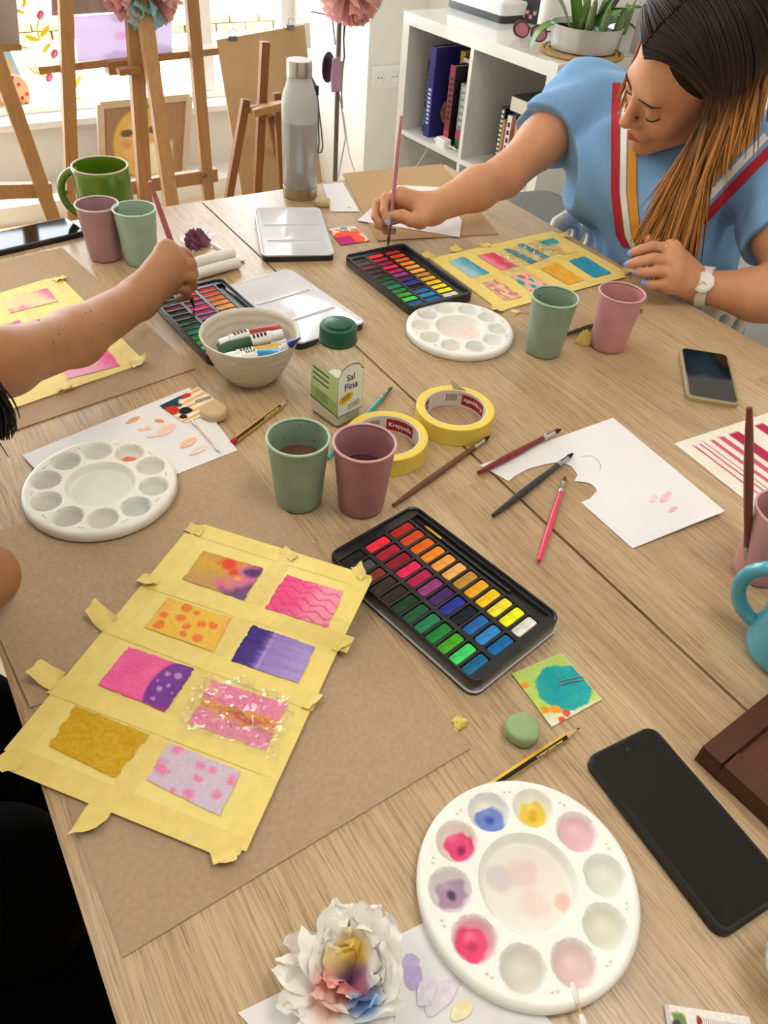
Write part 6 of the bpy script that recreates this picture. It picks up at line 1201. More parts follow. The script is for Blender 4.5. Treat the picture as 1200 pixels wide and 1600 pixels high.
# ================================================================== people: smooth bodies from blended volumes
class Vol:
    def __init__(s): s.p = []
    def rc(s, a, b, ra, rb, k=.012, op=1): s.p.append(('rc', np.array(a, float), np.array(b, float), ra, rb, k, op)); return s
    def ell(s, c, r, R=None, k=.02, op=1): s.p.append(('el', np.array(c, float), np.array(r, float), None if R is None else np.array(R, float), 0, k, op)); return s
    def chain(s, pts, rad, k=.008):
        for i in range(len(pts) - 1): s.rc(pts[i], pts[i + 1], rad[i], rad[i + 1], k)
        return s
    def d1(s, q, P):
        if q[0] == 'rc':
            ba = q[2] - q[1]; pa = P - q[1]; t = np.clip(pa @ ba / (ba @ ba), 0, 1)
            return np.linalg.norm(pa - t[:, None] * ba, axis=1) - (q[3] + (q[4] - q[3]) * t)
        pa = P - q[1]
        if q[3] is not None: pa = pa @ q[3]
        k0 = np.linalg.norm(pa / q[2], axis=1); k1 = np.linalg.norm(pa / q[2] ** 2, axis=1) + 1e-9; return k0 * (k0 - 1) / k1
    def ev(s, P, idx=None):
        d = None
        for i in (range(len(s.p)) if idx is None else idx):
            q = s.p[i]; e = s.d1(q, P); k = q[5]
            if q[6] > 0:
                if d is None: d = e; continue
                h = np.clip(.5 + .5 * (d - e) / k, 0, 1); d = d * (1 - h) + e * h - k * h * (1 - h)
            elif d is not None:
                h = np.clip(.5 - .5 * (d + e) / k, 0, 1); d = d * (1 - h) - e * h + k * h * (1 - h)
        return d if d is not None else np.full(len(P), 1.0)
    def grad(s, P, e=.002): return np.stack([s.ev(P + np.eye(3)[i] * e) - s.ev(P - np.eye(3)[i] * e) for i in range(3)], 1) / (2 * e)
    def mesh(s, lo, hi, h, disp=None):
        lo, hi = np.array(lo, float), np.array(hi, float); B = 12; nb = np.ceil((hi - lo) / (h * B)).astype(int); n = nb * B
        F = np.full(tuple(n), 1.0, np.float32); bi = np.stack(np.meshgrid(*[np.arange(k) for k in nb], indexing='ij'), -1).reshape(-1, 3)
        C = lo + (bi * B + (B - 1) / 2) * h; r = math.sqrt(3) / 2 * B * h; E = np.stack([s.d1(q, C) for q in s.p], 1); ops = np.array([q[6] for q in s.p]); ks = np.array([q[5] for q in s.p])
        Ep = np.where(ops > 0, E, 9); dm = Ep.min(1); g = np.stack(np.meshgrid(*[np.arange(B)] * 3, indexing='ij'), -1).reshape(-1, 3) * h
        full = s.ev(C); act = np.abs(full) < r * 1.5 + .02
        for b in np.nonzero(~act & (full < 0))[0]: i, j, k = bi[b] * B; F[i:i + B, j:j + B, k:k + B] = -1
        for b in np.nonzero(act)[0]:
            use = [m_ for m_ in range(len(s.p)) if (ops[m_] > 0 and E[b, m_] < dm[b] + 2.4 * r + ks[m_]) or (ops[m_] < 0 and E[b, m_] < r * 1.3 + ks[m_])]
            P = lo + bi[b] * B * h + g; v = s.ev(P, use)
            if disp is not None: v = v + disp(P)
            i, j, k = bi[b] * B; F[i:i + B, j:j + B, k:k + B] = v.reshape(B, B, B)
        return snets(F, lo, h)
def snets(F, lo, h):
    S = F < 0; a = None; cnt = np.zeros(tuple(np.array(F.shape) - 1), np.uint8)
    for i in (0, 1):
        for j in (0, 1):
            for k in (0, 1): cnt += S[i:F.shape[0] - 1 + i, j:F.shape[1] - 1 + j, k:F.shape[2] - 1 + k]
    ci = np.stack(np.nonzero((cnt > 0) & (cnt < 8)), 1); sh = np.array(cnt.shape); flat = (ci[:, 0] * sh[1] + ci[:, 1]) * sh[2] + ci[:, 2]
    acc = np.zeros((len(ci), 3)); w = np.zeros(len(ci)); cr = [(i, j, k) for i in (0, 1) for j in (0, 1) for k in (0, 1)]
    val = {c: F[ci[:, 0] + c[0], ci[:, 1] + c[1], ci[:, 2] + c[2]] for c in cr}
    for c in cr:
        for ax in range(3):
            if c[ax]: continue
            c2 = list(c); c2[ax] = 1; c2 = tuple(c2); v0, v1 = val[c], val[c2]; m_ = (v0 < 0) != (v1 < 0); t = np.where(m_, v0 / np.where(m_, v0 - v1, 1), 0)
            p = np.tile(np.array(c, float), (len(ci), 1)); p[:, ax] = t; acc += p * m_[:, None]; w += m_
    V = lo + (ci + acc / w[:, None]) * h; faces = []
    for ax in range(3):
        s0 = [slice(None)] * 3; s1 = [slice(None)] * 3; s0[ax] = slice(0, -1); s1[ax] = slice(1, None)
        A, Bq = S[tuple(s0)], S[tuple(s1)]; e = np.stack(np.nonzero(A != Bq), 1); o1, o2 = (ax + 1) % 3, (ax + 2) % 3
        e = e[(e[:, o1] > 0) & (e[:, o2] > 0) & (e[:, o1] < sh[o1]) & (e[:, o2] < sh[o2])]
        if not len(e): continue
        inside = A[e[:, 0], e[:, 1], e[:, 2]]; q = []
        for d1, d2 in ((0, 0), (1, 0), (1, 1), (0, 1)):
            c = e.copy(); c[:, o1] -= d1; c[:, o2] -= d2; q.append(np.searchsorted(flat, (c[:, 0] * sh[1] + c[:, 1]) * sh[2] + c[:, 2]))
        q = np.stack(q, 1); q = np.where(inside[:, None], q, q[:, ::-1]); faces.append(q)
    return V, np.concatenate(faces)
def fastmesh(name, V, Fq, m, parent, org, cols=None, smooth_it=2):
    V = V.copy()
    E = np.concatenate([Fq[:, [0, 1]], Fq[:, [1, 2]], Fq[:, [2, 3]], Fq[:, [3, 0]]]); 
    for it in range(smooth_it):
        acc = np.zeros_like(V); c = np.zeros(len(V)); np.add.at(acc, E[:, 0], V[E[:, 1]]); np.add.at(c, E[:, 0], 1); V = V * .5 + .5 * acc / np.maximum(c, 1)[:, None]
    me = bpy.data.meshes.new(name); me.vertices.add(len(V)); me.vertices.foreach_set('co', (V - np.array(org)).astype(np.float32).ravel())
    me.loops.add(Fq.size); me.loops.foreach_set('vertex_index', Fq.astype(np.int32).ravel()); me.polygons.add(len(Fq)); me.polygons.foreach_set('loop_start', np.arange(0, Fq.size, 4, dtype=np.int32)); me.polygons.foreach_set('use_smooth', np.ones(len(Fq), bool)); me.update(calc_edges=True); me.validate()
    if cols is not None:
        at_ = me.color_attributes.new('Col', 'FLOAT_COLOR', 'POINT'); c4 = np.ones((len(V), 4), np.float32); c4[:, :3] = cols; at_.data.foreach_set('color', c4.ravel())
    me.materials.append(m); o = bpy.data.objects.new(name, me); return link(o, parent), V
L3 = lambda c: np.array(lin(c))
skin_m = vmat('skin', .48, bump=.12, bscale=900, var=.05, vscale=60, sss=.12, spec=.35)
def nail(parent, org, tip, prev, facing, col, r=.0062):
    """small fingernail plate lying on the finger end, turned towards 'facing'"""
    tip, prev = np.array(tip), np.array(prev); d = tip - prev; d /= np.linalg.norm(d); n = np.array(facing, float); n -= d * (n @ d); n /= np.linalg.norm(n); s = np.cross(d, n); c = tip + d * .0022 + n * (r * .98)
    v = []; f = []; m_ = 10
    for i in range(4):
        for k in range(m_):
            a = 2 * PI * k / m_; q = i / 3; v.append(c + d * .0072 * q * math.cos(a) + s * .0052 * q * math.sin(a) - n * (.0022 * (q * math.sin(a)) ** 2 + .0012 * q ** 2))
    f = [(i * m_ + k, i * m_ + (k + 1) % m_, (i + 1) * m_ + (k + 1) % m_, (i + 1) * m_ + k) for i in range(3) for k in range(m_)]
    return meshobj('fingernail', np.array(v) - np.array(org), f, mat('nail_' + col, col, .25, coat=.5), parent, smooth=180)
# ------------------------------------------------------------------ the woman in blue
wo = thing('person', 'woman in a blue striped T-shirt bending over her paint tin, brush in hand', 'person', (1.40, 1.0, .45)); WO = np.array(wo.location)
Hc = np.array([1.191, .936, 1.070]); hf = np.array([-.824, .291, -.486]); hl = np.array([-.094, -.916, -.39]); hu = np.array([-.558, -.275, .783])
HR = np.stack([hf, hl, hu], 1); hs = 1.04
def hp(x, y, z): return Hc + HR @ (np.array([x, y, z]) * hs)
SR, SL, NB = np.array([1.275, 1.235, .945]), np.array([1.36, .86, .94]), np.array([1.335, 1.04, .975])
ER, WR = DP(788, 276, 1.53), DP(676, 326, 1.435); EL, WL = DP(1252, 470, 1.29), DP(1090, 447, 1.358)
W = Vol()
W.ell(hp(-.012, 0, .042), np.array([.094, .075, .084]) * hs, HR).ell(hp(.028, 0, -.02), np.array([.062, .060, .088]) * hs, HR, .03)
for s in (-1, 1):
    W.rc(hp(.012, s * .046, -.062), hp(.074, s * .012, -.099), .020, .016, .025); W.ell(hp(.060, s * .034, -.032), np.array([.026, .024, .028]) * hs, HR, .02)
W.rc(hp(.078, -.028, .026), hp(.078, .028, .026), .0125, .0125, .02)
for s in (-1, 1): W.ell(hp(.104, s * .031, .002), np.array([.014, .017, .011]) * hs, HR, .014, -1)
for s in (-1, 1): W.ell(hp(.0795, s * .031, .0), np.array([.0125, .0145, .0115]) * hs, HR, .004)
W.rc(hp(.087, 0, .014), hp(.108, 0, -.028), .0085, .0100, .012); W.ell(hp(.108, 0, -.030), np.array([.0115, .0105, .0095]) * hs, HR, .006)
for s in (-1, 1): W.ell(hp(.096, s * .0105, -.036), np.array([.0105, .0065, .0065]) * hs, HR, .006)
W.ell(hp(.084, 0, -.062), np.array([.018, .026, .020]) * hs, HR, .012)
for s in (-1, 1):
    W.rc(hp(.101, 0, -.0605), hp(.091, s * .021, -.0665), .0048, .0026, .004); W.rc(hp(.100, 0, -.0715), hp(.091, s * .019, -.0685), .0056, .0028, .004)
W.ell(hp(.105, 0, -.0665), np.array([.006, .020, .0011]) * hs, HR, .0025, -1)
W.ell(hp(.080, 0, -.098), np.array([.018, .019, .015]) * hs, HR, .014)
for s in (-1, 1): W.ell(hp(-.006, s * .074, -.008), np.array([.017, .007, .028]) * hs, HR, .006)
W.rc(hp(-.02, 0, -.06), NB, .050, .056, .03)
W.ell((1.31, 1.03, .86), (.09, .135, .13), None, .05).ell((1.37, .985, .70), (.10, .11, .16), None, .05).ell((1.42, 1.0, .55), (.12, .16, .12), None, .06).rc(SR, NB, .046, .05, .04).rc(SL, NB, .046, .05, .04)
W.chain([SR, SR * .45 + ER * .55, ER], [.052, .046, .037], .02).chain([ER, ER * .6 + WR * .4, WR], [.037, .038, .026], .02)
W.chain([SL, SL * .45 + EL * .55, EL], [.056, .049, .042], .02).chain([EL, EL * .6 + WL * .4, WL], [.042, .042, .026], .02)
def hand(V, wrist, fingers, thumb, rp=.016, rf=.0088):
    """fingers: four lists of pixel/depth joints starting at the knuckle; thumb the same from its root"""
    J = []
    for i, fj in enumerate(fingers):
        P = [DP(*q) for q in fj]; sc = (1, 1.03, .98, .85)[i]; V.rc(wrist, P[0], .022, rp * (1.0 if i < 3 else .9), .014)
        V.chain(P, [rf * 1.12 * sc, rf * 1.0 * sc, rf * .92 * sc, rf * .80 * sc][:len(P)], .0025); J.append(P)
    for i in range(3): V.rc(J[i][0], J[i + 1][0], rp * .85, rp * .85, .010)
    P = [DP(*q) for q in thumb]; V.rc(wrist, P[0], .022, .017, .012); V.chain(P, [.0165, .0118, .0108, .0088][:len(P)], .004); J.append(P); return J
RJ = hand(W, WR, [[(626, 307, 1.412), (602, 309, 1.408), (600, 329, 1.407), (605, 345, 1.410)], [(620, 312, 1.432), (589, 318, 1.432), (586, 338, 1.428), (597, 350, 1.424)], [(627, 325, 1.447), (592, 334, 1.448), (589, 351, 1.442), (603, 358, 1.434)], [(638, 338, 1.455), (606, 348, 1.454), (603, 361, 1.447), (615, 362, 1.438)]],
          [(656, 343, 1.412), (642, 344, 1.402), (629, 337, 1.400), (616, 336, 1.406)], rp=.0165, rf=.0084)
LJ = hand(W, WL, [[(1049, 390, 1.318), (1020, 385, 1.312), (1002, 390, 1.314), (988, 395, 1.318)], [(1053, 408, 1.312), (1020, 404, 1.302), (998, 409, 1.304), (983, 413, 1.309)], [(1053, 427, 1.314), (1026, 424, 1.304), (1008, 426, 1.306), (996, 426, 1.310)], [(1047, 445, 1.322), (1030, 445, 1.312), (1019, 445, 1.314), (1010, 443, 1.318)]],
          [(1062, 405, 1.345), (1045, 389, 1.350), (1028, 378, 1.350), (1014, 374, 1.348)], rp=.0165, rf=.0092)
SV, SF = W.mesh((.72, .52, .45), (1.56, 1.42, 1.25), .0026)
def skin_cols(V, base, spots):
    c = np.tile(L3(base), (len(V), 1)); n = fbm(V[:, 0] * 30, V[:, 1] * 30 + V[:, 2] * 22, 5)[:, None]; c = c * (.93 + .14 * n)
    for p, r, col, amt in spots: d = np.linalg.norm(V - np.array(p), axis=1); k = ((1 - sstep(r * .45, r, d)) * amt)[:, None]; c = c * (1 - k) + L3(col) * k
    return c
spots = [(q[1], .013, '#c8805f', .5) for J in (RJ, LJ) for q in J] + [(q[-1], .012, '#d08c70', .5) for J in (RJ, LJ) for q in J] + [(hp(.065, s * .042, -.035), .030, '#cf7f62', .45) for s in (-1, 1)] + [(hp(.112, 0, -.032), .014, '#cf8468', .5)]
tz = 1.2
for i in range(80):
    e = float(W.ev((CO + ray(871, 250) * tz)[None])[0]); tz += max(e * .7, .0006)
    if e < .0006: break
spots += [(CO + ray(u, v) * tz, r_, '#6d5b48', .75) for u, v, r_ in ((866, 249, .008), (874, 250, .007), (868, 257, .006))]
sc_ = skin_cols(SV, '#cd9470', spots); hl_loc = (SV - Hc) @ HR / hs
lip = (1 - sstep(.85, 1.1, np.sqrt(((hl_loc[:, 1]) / .022) ** 2 + ((hl_loc[:, 2] + .0665) / (.0115 - .25 * np.abs(hl_loc[:, 1]))) ** 2))) * (hl_loc[:, 0] > .086); sc_ = sc_ * (1 - lip[:, None]) + L3('#c05660') * lip[:, None]
lash = np.zeros(len(SV))
for s in (-1, 1): lash = np.maximum(lash, (1 - sstep(.5, 1, np.hypot((hl_loc[:, 1] - s * .031) / .017, (hl_loc[:, 2] - .006) / .009))) * (hl_loc[:, 0] > .07) * .35)
sc_ = sc_ * (1 - lash[:, None]) + L3('#8a5a48') * lash[:, None]
body, _ = fastmesh('body', SV, SF, skin_m, wo, WO, sc_)
for J in (RJ, LJ):
    for i, P in enumerate(J):
        if (J is RJ and i in (1, 2)) or (J is LJ and i == 4): continue
        tc_ = CO - P[-1]; nail(wo, WO, P[-1], P[-2], tc_ / np.linalg.norm(tc_) + np.array([0, 0, .35]), '#8f98d2', .0070 if i < 4 else .0082)
dk = mat('brow_hair', '#3a261c', .8)
def onface(y, z, off=.0004):
    p = hp(.14, y, z)
    for i in range(60):
        e = float(W.ev(p[None])[0])
        if e < .0004: break
        p = p - hf * max(e * .7, .0004)
    return p + hf * off - WO
for s in (-1, 1):
    yy = np.linspace(.011, .046, 14); MB().tube([onface(s * y, np.interp(y, [.011, .022, .034, .046], [.0195, .0245, .0260, .0200]), .0006) for y in yy], list(np.interp(yy, [.011, .022, .034, .046], [.0013, .0024, .0020, .0007])), 6, flat=.6).build('eyebrow', dk, wo, smooth=180)
    yy = np.linspace(.018, .046, 14); MB().tube([onface(s * y, np.interp(y, [.018, .025, .036, .046], [-.005, -.0078, -.0078, -.003]), .0004) for y in yy], list(np.interp(yy, [.018, .025, .036, .046], [.0007, .0013, .0015, .0010])), 6).build('eyelashes', mat('lash', '#1c1412', .7), wo, smooth=180)
# T-shirt
S = Vol()
S.ell((1.295, 1.03, .865), (.112, .158, .145), None, .05).ell((1.36, .985, .70), (.13, .135, .17), None, .06).ell((1.41, .98, .57), (.15, .165, .12), None, .06)
S.rc(SR, NB + np.array([0, .03, -.025]), .062, .064, .05).rc(SL, NB + np.array([.0, -.03, -.025]), .062, .064, .05).ell((1.215, 1.10, .845), (.075, .085, .08), None, .06).ell((1.245, .945, .84), (.075, .085, .08), None, .06).ell((1.285, .965, .73), (.09, .115, .12), None, .05)
eR, eL = SR * .54 + ER * .46, SL * .50 + EL * .50; S.rc(SR, eR, .070, .067, .035).rc(SL, eL, .070, .066, .035)
dR = (ER - SR) / np.linalg.norm(ER - SR); dL = (EL - SL) / np.linalg.norm(EL - SL)
S.rc(eR + dR * -.004, eR + dR * .06, .0735, .073, .002).rc(eL + dL * -.004, eL + dL * .06, .0730, .072, .002)
S.rc(eR + dR * .128, eR + dR * .133, .14, .14, .004, -1).rc(eL + dL * .150, eL + dL * .155, .14, .14, .004, -1)
S.rc(hp(-.02, 0, -.06), NB + np.array([-.03, -.015, .0]), .066, .058, .012, -1)
def folds(P): return .0045 * np.sin(P[:, 0] * 38 + P[:, 2] * 46 + 2.2 * np.sin(P[:, 1] * 21)) * np.sin(P[:, 1] * 34 - P[:, 2] * 25) + .0022 * np.sin(P[:, 1] * 70 + P[:, 0] * 60 - P[:, 2] * 33)
TV, TF = S.mesh((1.05, .68, .48), (1.60, 1.42, 1.10), .0042, folds)
fastmesh('t_shirt', TV, TF, mat('blue_jersey', '#78a6d6', .85, var=.04, scale=40, bump=.15, bscale=1500, sheen=.15), wo, WO)
def ribbon(name, L, R_, m, n=26, off=.0016):
    """band sewn on the shirt: its two edges traced over the cloth surface"""
    iL = lambda E, q: np.stack([np.interp(q, np.linspace(0, 1, len(E)), [e[c] for e in E]) for c in (0, 1)], -1); t = np.linspace(0, 1, n); a, b = iL(L, t), iL(R_, t)
    px_ = (a[:, None] + (b - a)[:, None] * np.linspace(0, 1, 4)[None, :, None]).reshape(-1, 2); D_ = np.array([ray(*q) for q in px_]); zc = np.full(len(D_), .95)
    for i in range(60): P = CO + D_ * zc[:, None]; e = S.ev(P) + folds(P); zc += np.where(e > .0006, np.maximum(e * .6, .0008), 0)
    P = CO + D_ * zc[:, None]; g = S.grad(P); V = P + g / np.linalg.norm(g, axis=1)[:, None] * off; ok = (np.abs(S.ev(P) + folds(P)) < .003).reshape(n, 4).all(1)
    f = [(i * 4 + j, i * 4 + j + 1, (i + 1) * 4 + j + 1, (i + 1) * 4 + j) for i in range(n - 1) if ok[i] and ok[i + 1] for j in range(3)]
    return meshobj(name, V - WO, f, m, wo, smooth=180)
rm, wm, om = mat('red_stripe', '#b3202e', .8, var=.04), mat('white_stripe', '#e9e4dc', .8, var=.03), mat('orange_stripe', '#dd9326', .8, var=.04)
ribbon('red_stripe', [(957, 130), (955, 213), (955, 300), (963, 367), (973, 386)], [(970, 130), (968, 213), (968, 300), (976, 367), (986, 388)], rm)
ribbon('white_stripe', [(973, 130), (970, 213), (969, 300), (977, 367), (987, 388)], [(982, 130), (980, 213), (979, 300), (987, 367), (996, 389)], wm)
ribbon('orange_stripe', [(985, 130), (982, 213), (981, 300), (988, 367), (998, 390)], [(997, 130), (995, 213), (995, 300), (1001, 367), (1010, 390)], om)
ribbon('red_stripe', [(1206, 222), (1150, 279), (1100, 330), (1040, 383)], [(1214, 236), (1158, 292), (1108, 343), (1046, 397)], rm)
ribbon('white_stripe', [(1194, 208), (1140, 266), (1090, 316), (1028, 371)], [(1201, 217), (1147, 275), (1097, 325), (1036, 380)], wm)
ribbon('orange_stripe', [(1178, 192), (1125, 249), (1073, 300), (1010, 357)], [(1189, 204), (1136, 262), (1085, 312), (1022, 369)], om)
# jeans
Jn = Vol().ell((1.43, 1.0, .52), (.16, .19, .10), None, .05)
for s, y in ((1, 1.12), (-1, .90)): Jn.chain([(1.42, y, .53), (1.05, y + s * .03, .54), (1.02, y + s * .03, .50), (1.08, y + s * .03, .07), (.98, y + s * .03, .05)], [.095, .075, .066, .05, .045], .03)
JV, JF = Jn.mesh((.84, .74, .0), (1.66, 1.30, .70), .008); fastmesh('jeans', JV, JF, mat('denim', '#45628c', .85, var=.12, scale=120, bump=.2, bscale=900), wo, WO)
# watch and ring
wd = (EL - WL) / np.linalg.norm(EL - WL); wc_ = WL + wd * .012; tcam = CO - wc_; nrm = tcam / np.linalg.norm(tcam) + np.array([0, 0, .25]); nrm -= wd * (nrm @ wd); nrm /= np.linalg.norm(nrm); sd = np.cross(wd, nrm)
wmat = mat('watch_strap', '#e0dad0', .4, var=.02); rr = .0325; v = []; m_ = 36
for k in range(m_):
    a = 2 * PI * k / m_
    for x, r_ in ((-.009, rr - .0005), (-.009, rr + .0025), (.009, rr + .0025), (.009, rr - .0005)): v.append(wc_ + wd * x + (nrm * math.cos(a) + sd * math.sin(a)) * r_ - WO)
wt = meshobj('wrist_watch', v, [(4 * k + j, 4 * k + (j + 1) % 4, 4 * ((k + 1) % m_) + (j + 1) % 4, 4 * ((k + 1) % m_) + j) for k in range(m_) for j in range(4)], wmat, wo); wt['label'] = 'white wrist watch'
def disc(r0, h0, h1, name, m, par): 
    c = wc_ + nrm * (rr + .001); n_ = 28; v = [c + (wd * math.cos(2 * PI * k / n_) + sd * math.sin(2 * PI * k / n_)) * r_ + nrm * h_ - WO for r_, h_ in ((r0, h0), (r0, h1 - .001), (r0 * .93, h1)) for k in range(n_)]
    return meshobj(name, v, [(i * n_ + k, i * n_ + (k + 1) % n_, (i + 1) * n_ + (k + 1) % n_, (i + 1) * n_ + k) for i in range(2) for k in range(n_)] + [tuple(2 * n_ + k for k in range(n_))], m, par, smooth=40)
disc(.0175, -.004, .0055, 'watch_case', mat('watch_case', '#e6e2dc', .3), wt); disc(.0145, .004, .0060, 'watch_dial', mat('watch_dial', '#efeae4', .3), wt)
for a, l in ((.6, .008), (2.3, .011)):
    c = wc_ + nrm * (rr + .0074) - WO; MB().tube([c, c + (wd * math.cos(a) + sd * math.sin(a)) * l], .0006, 5).build('watch_hand', mat('rose_gold', '#b98a70', .3, metal=.8), wt)
rp_ = LJ[0][0] * .55 + LJ[0][1] * .45; rd = LJ[0][1] - LJ[0][0]; rd /= np.linalg.norm(rd); e1_ = np.cross(rd, (0, 0, 1)); e1_ /= np.linalg.norm(e1_); e2_ = np.cross(rd, e1_)
MB().tube([rp_ - WO + (e1_ * math.cos(a) + e2_ * math.sin(a)) * .0108 for a in np.linspace(0, 2 * PI, 25)], .0011, 6, cap=False).build('ring', mat('gold', '#d9b45c', .25, metal=1), wo, smooth=180)
# tattoo: dark leaf shapes on the right upper arm
# hair
def hair_mesh(strands, name, parent, org, m, cols_fn, n=4):
    V = []; Fc = []; Cc = []; k = 0
    for P, r0, sd_ in strands:
        P = np.array(P); mN = len(P); T_ = np.gradient(P, axis=0); T_ /= np.linalg.norm(T_, axis=1)[:, None] + 1e-9; ref = np.array([.3, .2, .9]); s1 = np.cross(T_, ref); s1 /= np.linalg.norm(s1, axis=1)[:, None] + 1e-9; s2 = np.cross(T_, s1)
        q = np.linspace(0, 1, mN); r = r0 * (1 - .75 * q ** 3); a = np.arange(n) * 2 * PI / n + sd_
        ring = P[:, None] + r[:, None, None] * (s1[:, None] * np.cos(a)[None, :, None] * 1.5 + s2[:, None] * np.sin(a)[None, :, None] * .7); V.append(ring.reshape(-1, 3)); Cc.append(np.repeat(cols_fn(q, sd_), n, 0))
        i, j = np.meshgrid(np.arange(mN - 1), np.arange(n), indexing='ij'); i, j = i.ravel(), j.ravel(); Fc.append(np.stack([k + i * n + j, k + i * n + (j + 1) % n, k + (i + 1) * n + (j + 1) % n, k + (i + 1) * n + j], 1)); k += mN * n
    V = np.concatenate(V); o, _ = fastmesh(name, V, np.concatenate(Fc), m, parent, org, np.concatenate(Cc), 0); return o
hair_m = vmat('hair', .5, var=.12, vscale=200, spec=.22)
HE = np.array([.104, .086, .093]); HC0 = np.array([-.012, 0, .042])
def woman_hair():
    rg = np.random.default_rng(11); out = []
    for s in (1, -1):
        for k in range(1900 if s > 0 else 1100):
            t = rg.random(); xr = .082 - .19 * t; lay = rg.uniform(0, .012); E_ = HE + lay; P = []
            back = sstep(.45, 1, t) * 1.25; fwd = 1 - sstep(0, .35, t)
            phm = 1.5 + .25 * rg.random(); L = rg.uniform(.24, .31) * (1 - .58 * float(sstep(.12, .6, t))) if s > 0 else rg.uniform(.07, .15)
            y0 = s * rg.uniform(.0, .004); n1 = 11
            for i in range(n1):
                ph = phm * i / (n1 - 1); x = (xr - HC0[0]) / E_[0]; x = np.clip(x, -.97, .90)
                # slide sideways over the skull; the front locks sweep back past the temple, the rear ones backwards
                xa = x - fwd * .30 * ph ** 1.3 - back * .55 * math.sin(min(ph, PI / 2)); xa = np.clip(xa, -.97, .9); rr_ = math.sqrt(max(0, 1 - xa * xa))
                loc = HC0 + E_ * np.array([xa, s * math.sin(ph) * rr_, math.cos(ph) * rr_]); loc[1] += y0
                P.append(Hc + HR @ (loc * hs))
            P = [np.array(p) for p in P]; d = P[-1] - P[-2]; d /= np.linalg.norm(d); n2 = 15; st_ = L / n2; p = P[-1].copy(); jit = rg.normal(size=3) * .10
            fwdpull = np.array([-.10, .02, 0]) if s > 0 else np.array([-.05, .0, 0])
            for i in range(n2):
                d = d * .62 + (np.array([0, 0, -1.]) + jit + fwdpull * (1 - i / n2)) * .38; d /= np.linalg.norm(d); p = p + d * st_; P.append(p.copy())
            out.append([np.array(P), rg.uniform(.0019, .0030), rg.uniform(0, 6.28), lay])
    A = np.stack([o[0] for o in out]); lay = np.array([o[3] for o in out]); tail = A[:, 9:].reshape(-1, 3); ly = np.repeat(.010 + lay * .6, A.shape[1] - 9)
    for it in range(3):   # keep the locks outside the shirt
        e = S.ev(tail); m2 = np.nonzero(e < ly)[0]; g = S.grad(tail[m2]); tail[m2] += (g / (np.linalg.norm(g, axis=1)[:, None] + 1e-9)) * (ly[m2] - e[m2])[:, None]
    A[:, 9:] = tail.reshape(len(out), -1, 3)
    return [(A[i], o[1], o[2]) for i, o in enumerate(out)]
def hcol(q, sd_):
    a, b, c = L3('#2a1c16'), L3('#553622'), L3('#b57d44'); v = (.6 + .9 * abs(math.sin(sd_ * 3.7)) ** 2); sh = .06 * math.sin(sd_ * 2.3); k1 = sstep(.30 + sh, .50 + sh, q)[:, None]; k2 = sstep(.44 + sh, .80 + sh, q)[:, None]
    return ((a * (1 - k1) + b * k1) * (1 - k2) + c * k2) * v
capV = Vol().ell(Hc + HR @ ((HC0 + np.array([-.004, 0, .002])) * hs), np.array([.095, .079, .087]) * hs, HR).ell(hp(.10, 0, -.03), np.array([.068, .076, .11]) * hs, HR, .01, -1).ell(hp(.02, 0, -.16), np.array([.10, .10, .10]) * hs, HR, .01, -1)
cV, cF = capV.mesh(Hc - .16, Hc + .16, .004); co_, _ = fastmesh('hair_roots', cV, cF, hair_m, wo, WO, np.tile(L3('#241913'), (len(cV), 1)))
hair_mesh(woman_hair(), 'hair', wo, WO, hair_m, hcol)
# her brush
brush('rose handled brush held upright by the woman in blue', DP(627, 181, 1.365), T(606, 385, .014), '#b86a70', '#2a1c18', .0036, '#8a5a50', .016, .02)
# ------------------------------------------------------------------ the person at the left edge
p2 = thing('person', 'person at the left edge with dark hair reaching in to paint with a brush', 'person', (-.30, .56, .45)); PO = np.array(p2.location)
E2, M2, W2 = DP(4, 566, .86), DP(117, 527, .99), DP(214, 468, 1.11); S2 = np.array([-.20, .74, 1.0]); S2b = np.array([-.27, .38, 1.0]); N2 = np.array([-.22, .56, 1.04]); H2 = np.array([-.085, .62, 1.085])
V2 = Vol(); V2.ell(H2, (.10, .085, .115), None, .02).rc(H2 + np.array([-.03, .02, -.06]), N2, .05, .055, .03).ell((-.28, .56, .88), (.11, .17, .19), None, .05).ell((-.33, .56, .60), (.12, .16, .2), None, .06).rc(S2, N2, .05, .05, .04).rc(S2b, N2, .05, .05, .04)
V2.chain([S2, S2 * .5 + E2 * .5, E2], [.058, .050, .036], .02).chain([E2, M2, W2], [.034, .034, .028], .02)
E2b = np.array([-.16, .50, .84]); V2.chain([S2b, E2b], [.055, .042], .02)
eb = DP(-26, 901, .735); V2.chain([E2b, eb], [.042, .033], .02)
J2 = hand(V2, W2, [[(261, 392, 1.118), (289, 397, 1.132), (297, 410, 1.160), (285, 420, 1.178)], [(270, 407, 1.112), (297, 414, 1.128), (301, 428, 1.158), (288, 438, 1.175)], [(269, 427, 1.116), (298, 432, 1.132), (300, 446, 1.160), (286, 454, 1.175)], [(258, 447, 1.126), (289, 451, 1.142), (292, 462, 1.165), (280, 466, 1.175)]],
           [(242, 436, 1.150), (262, 412, 1.172), (278, 404, 1.186), (294, 414, 1.186)], rp=.0155, rf=.0094)
bV, bF = V2.mesh((-.48, .26, .40), (.46, 1.22, 1.24), .0030); 
fastmesh('body', bV, bF, skin_m, p2, PO, skin_cols(bV, '#a97650', [(q[0], .016, '#c08a6a', .4) for q in J2] + [(q[1], .014, '#a86c4e', .5) for q in J2]))
mm = MB()
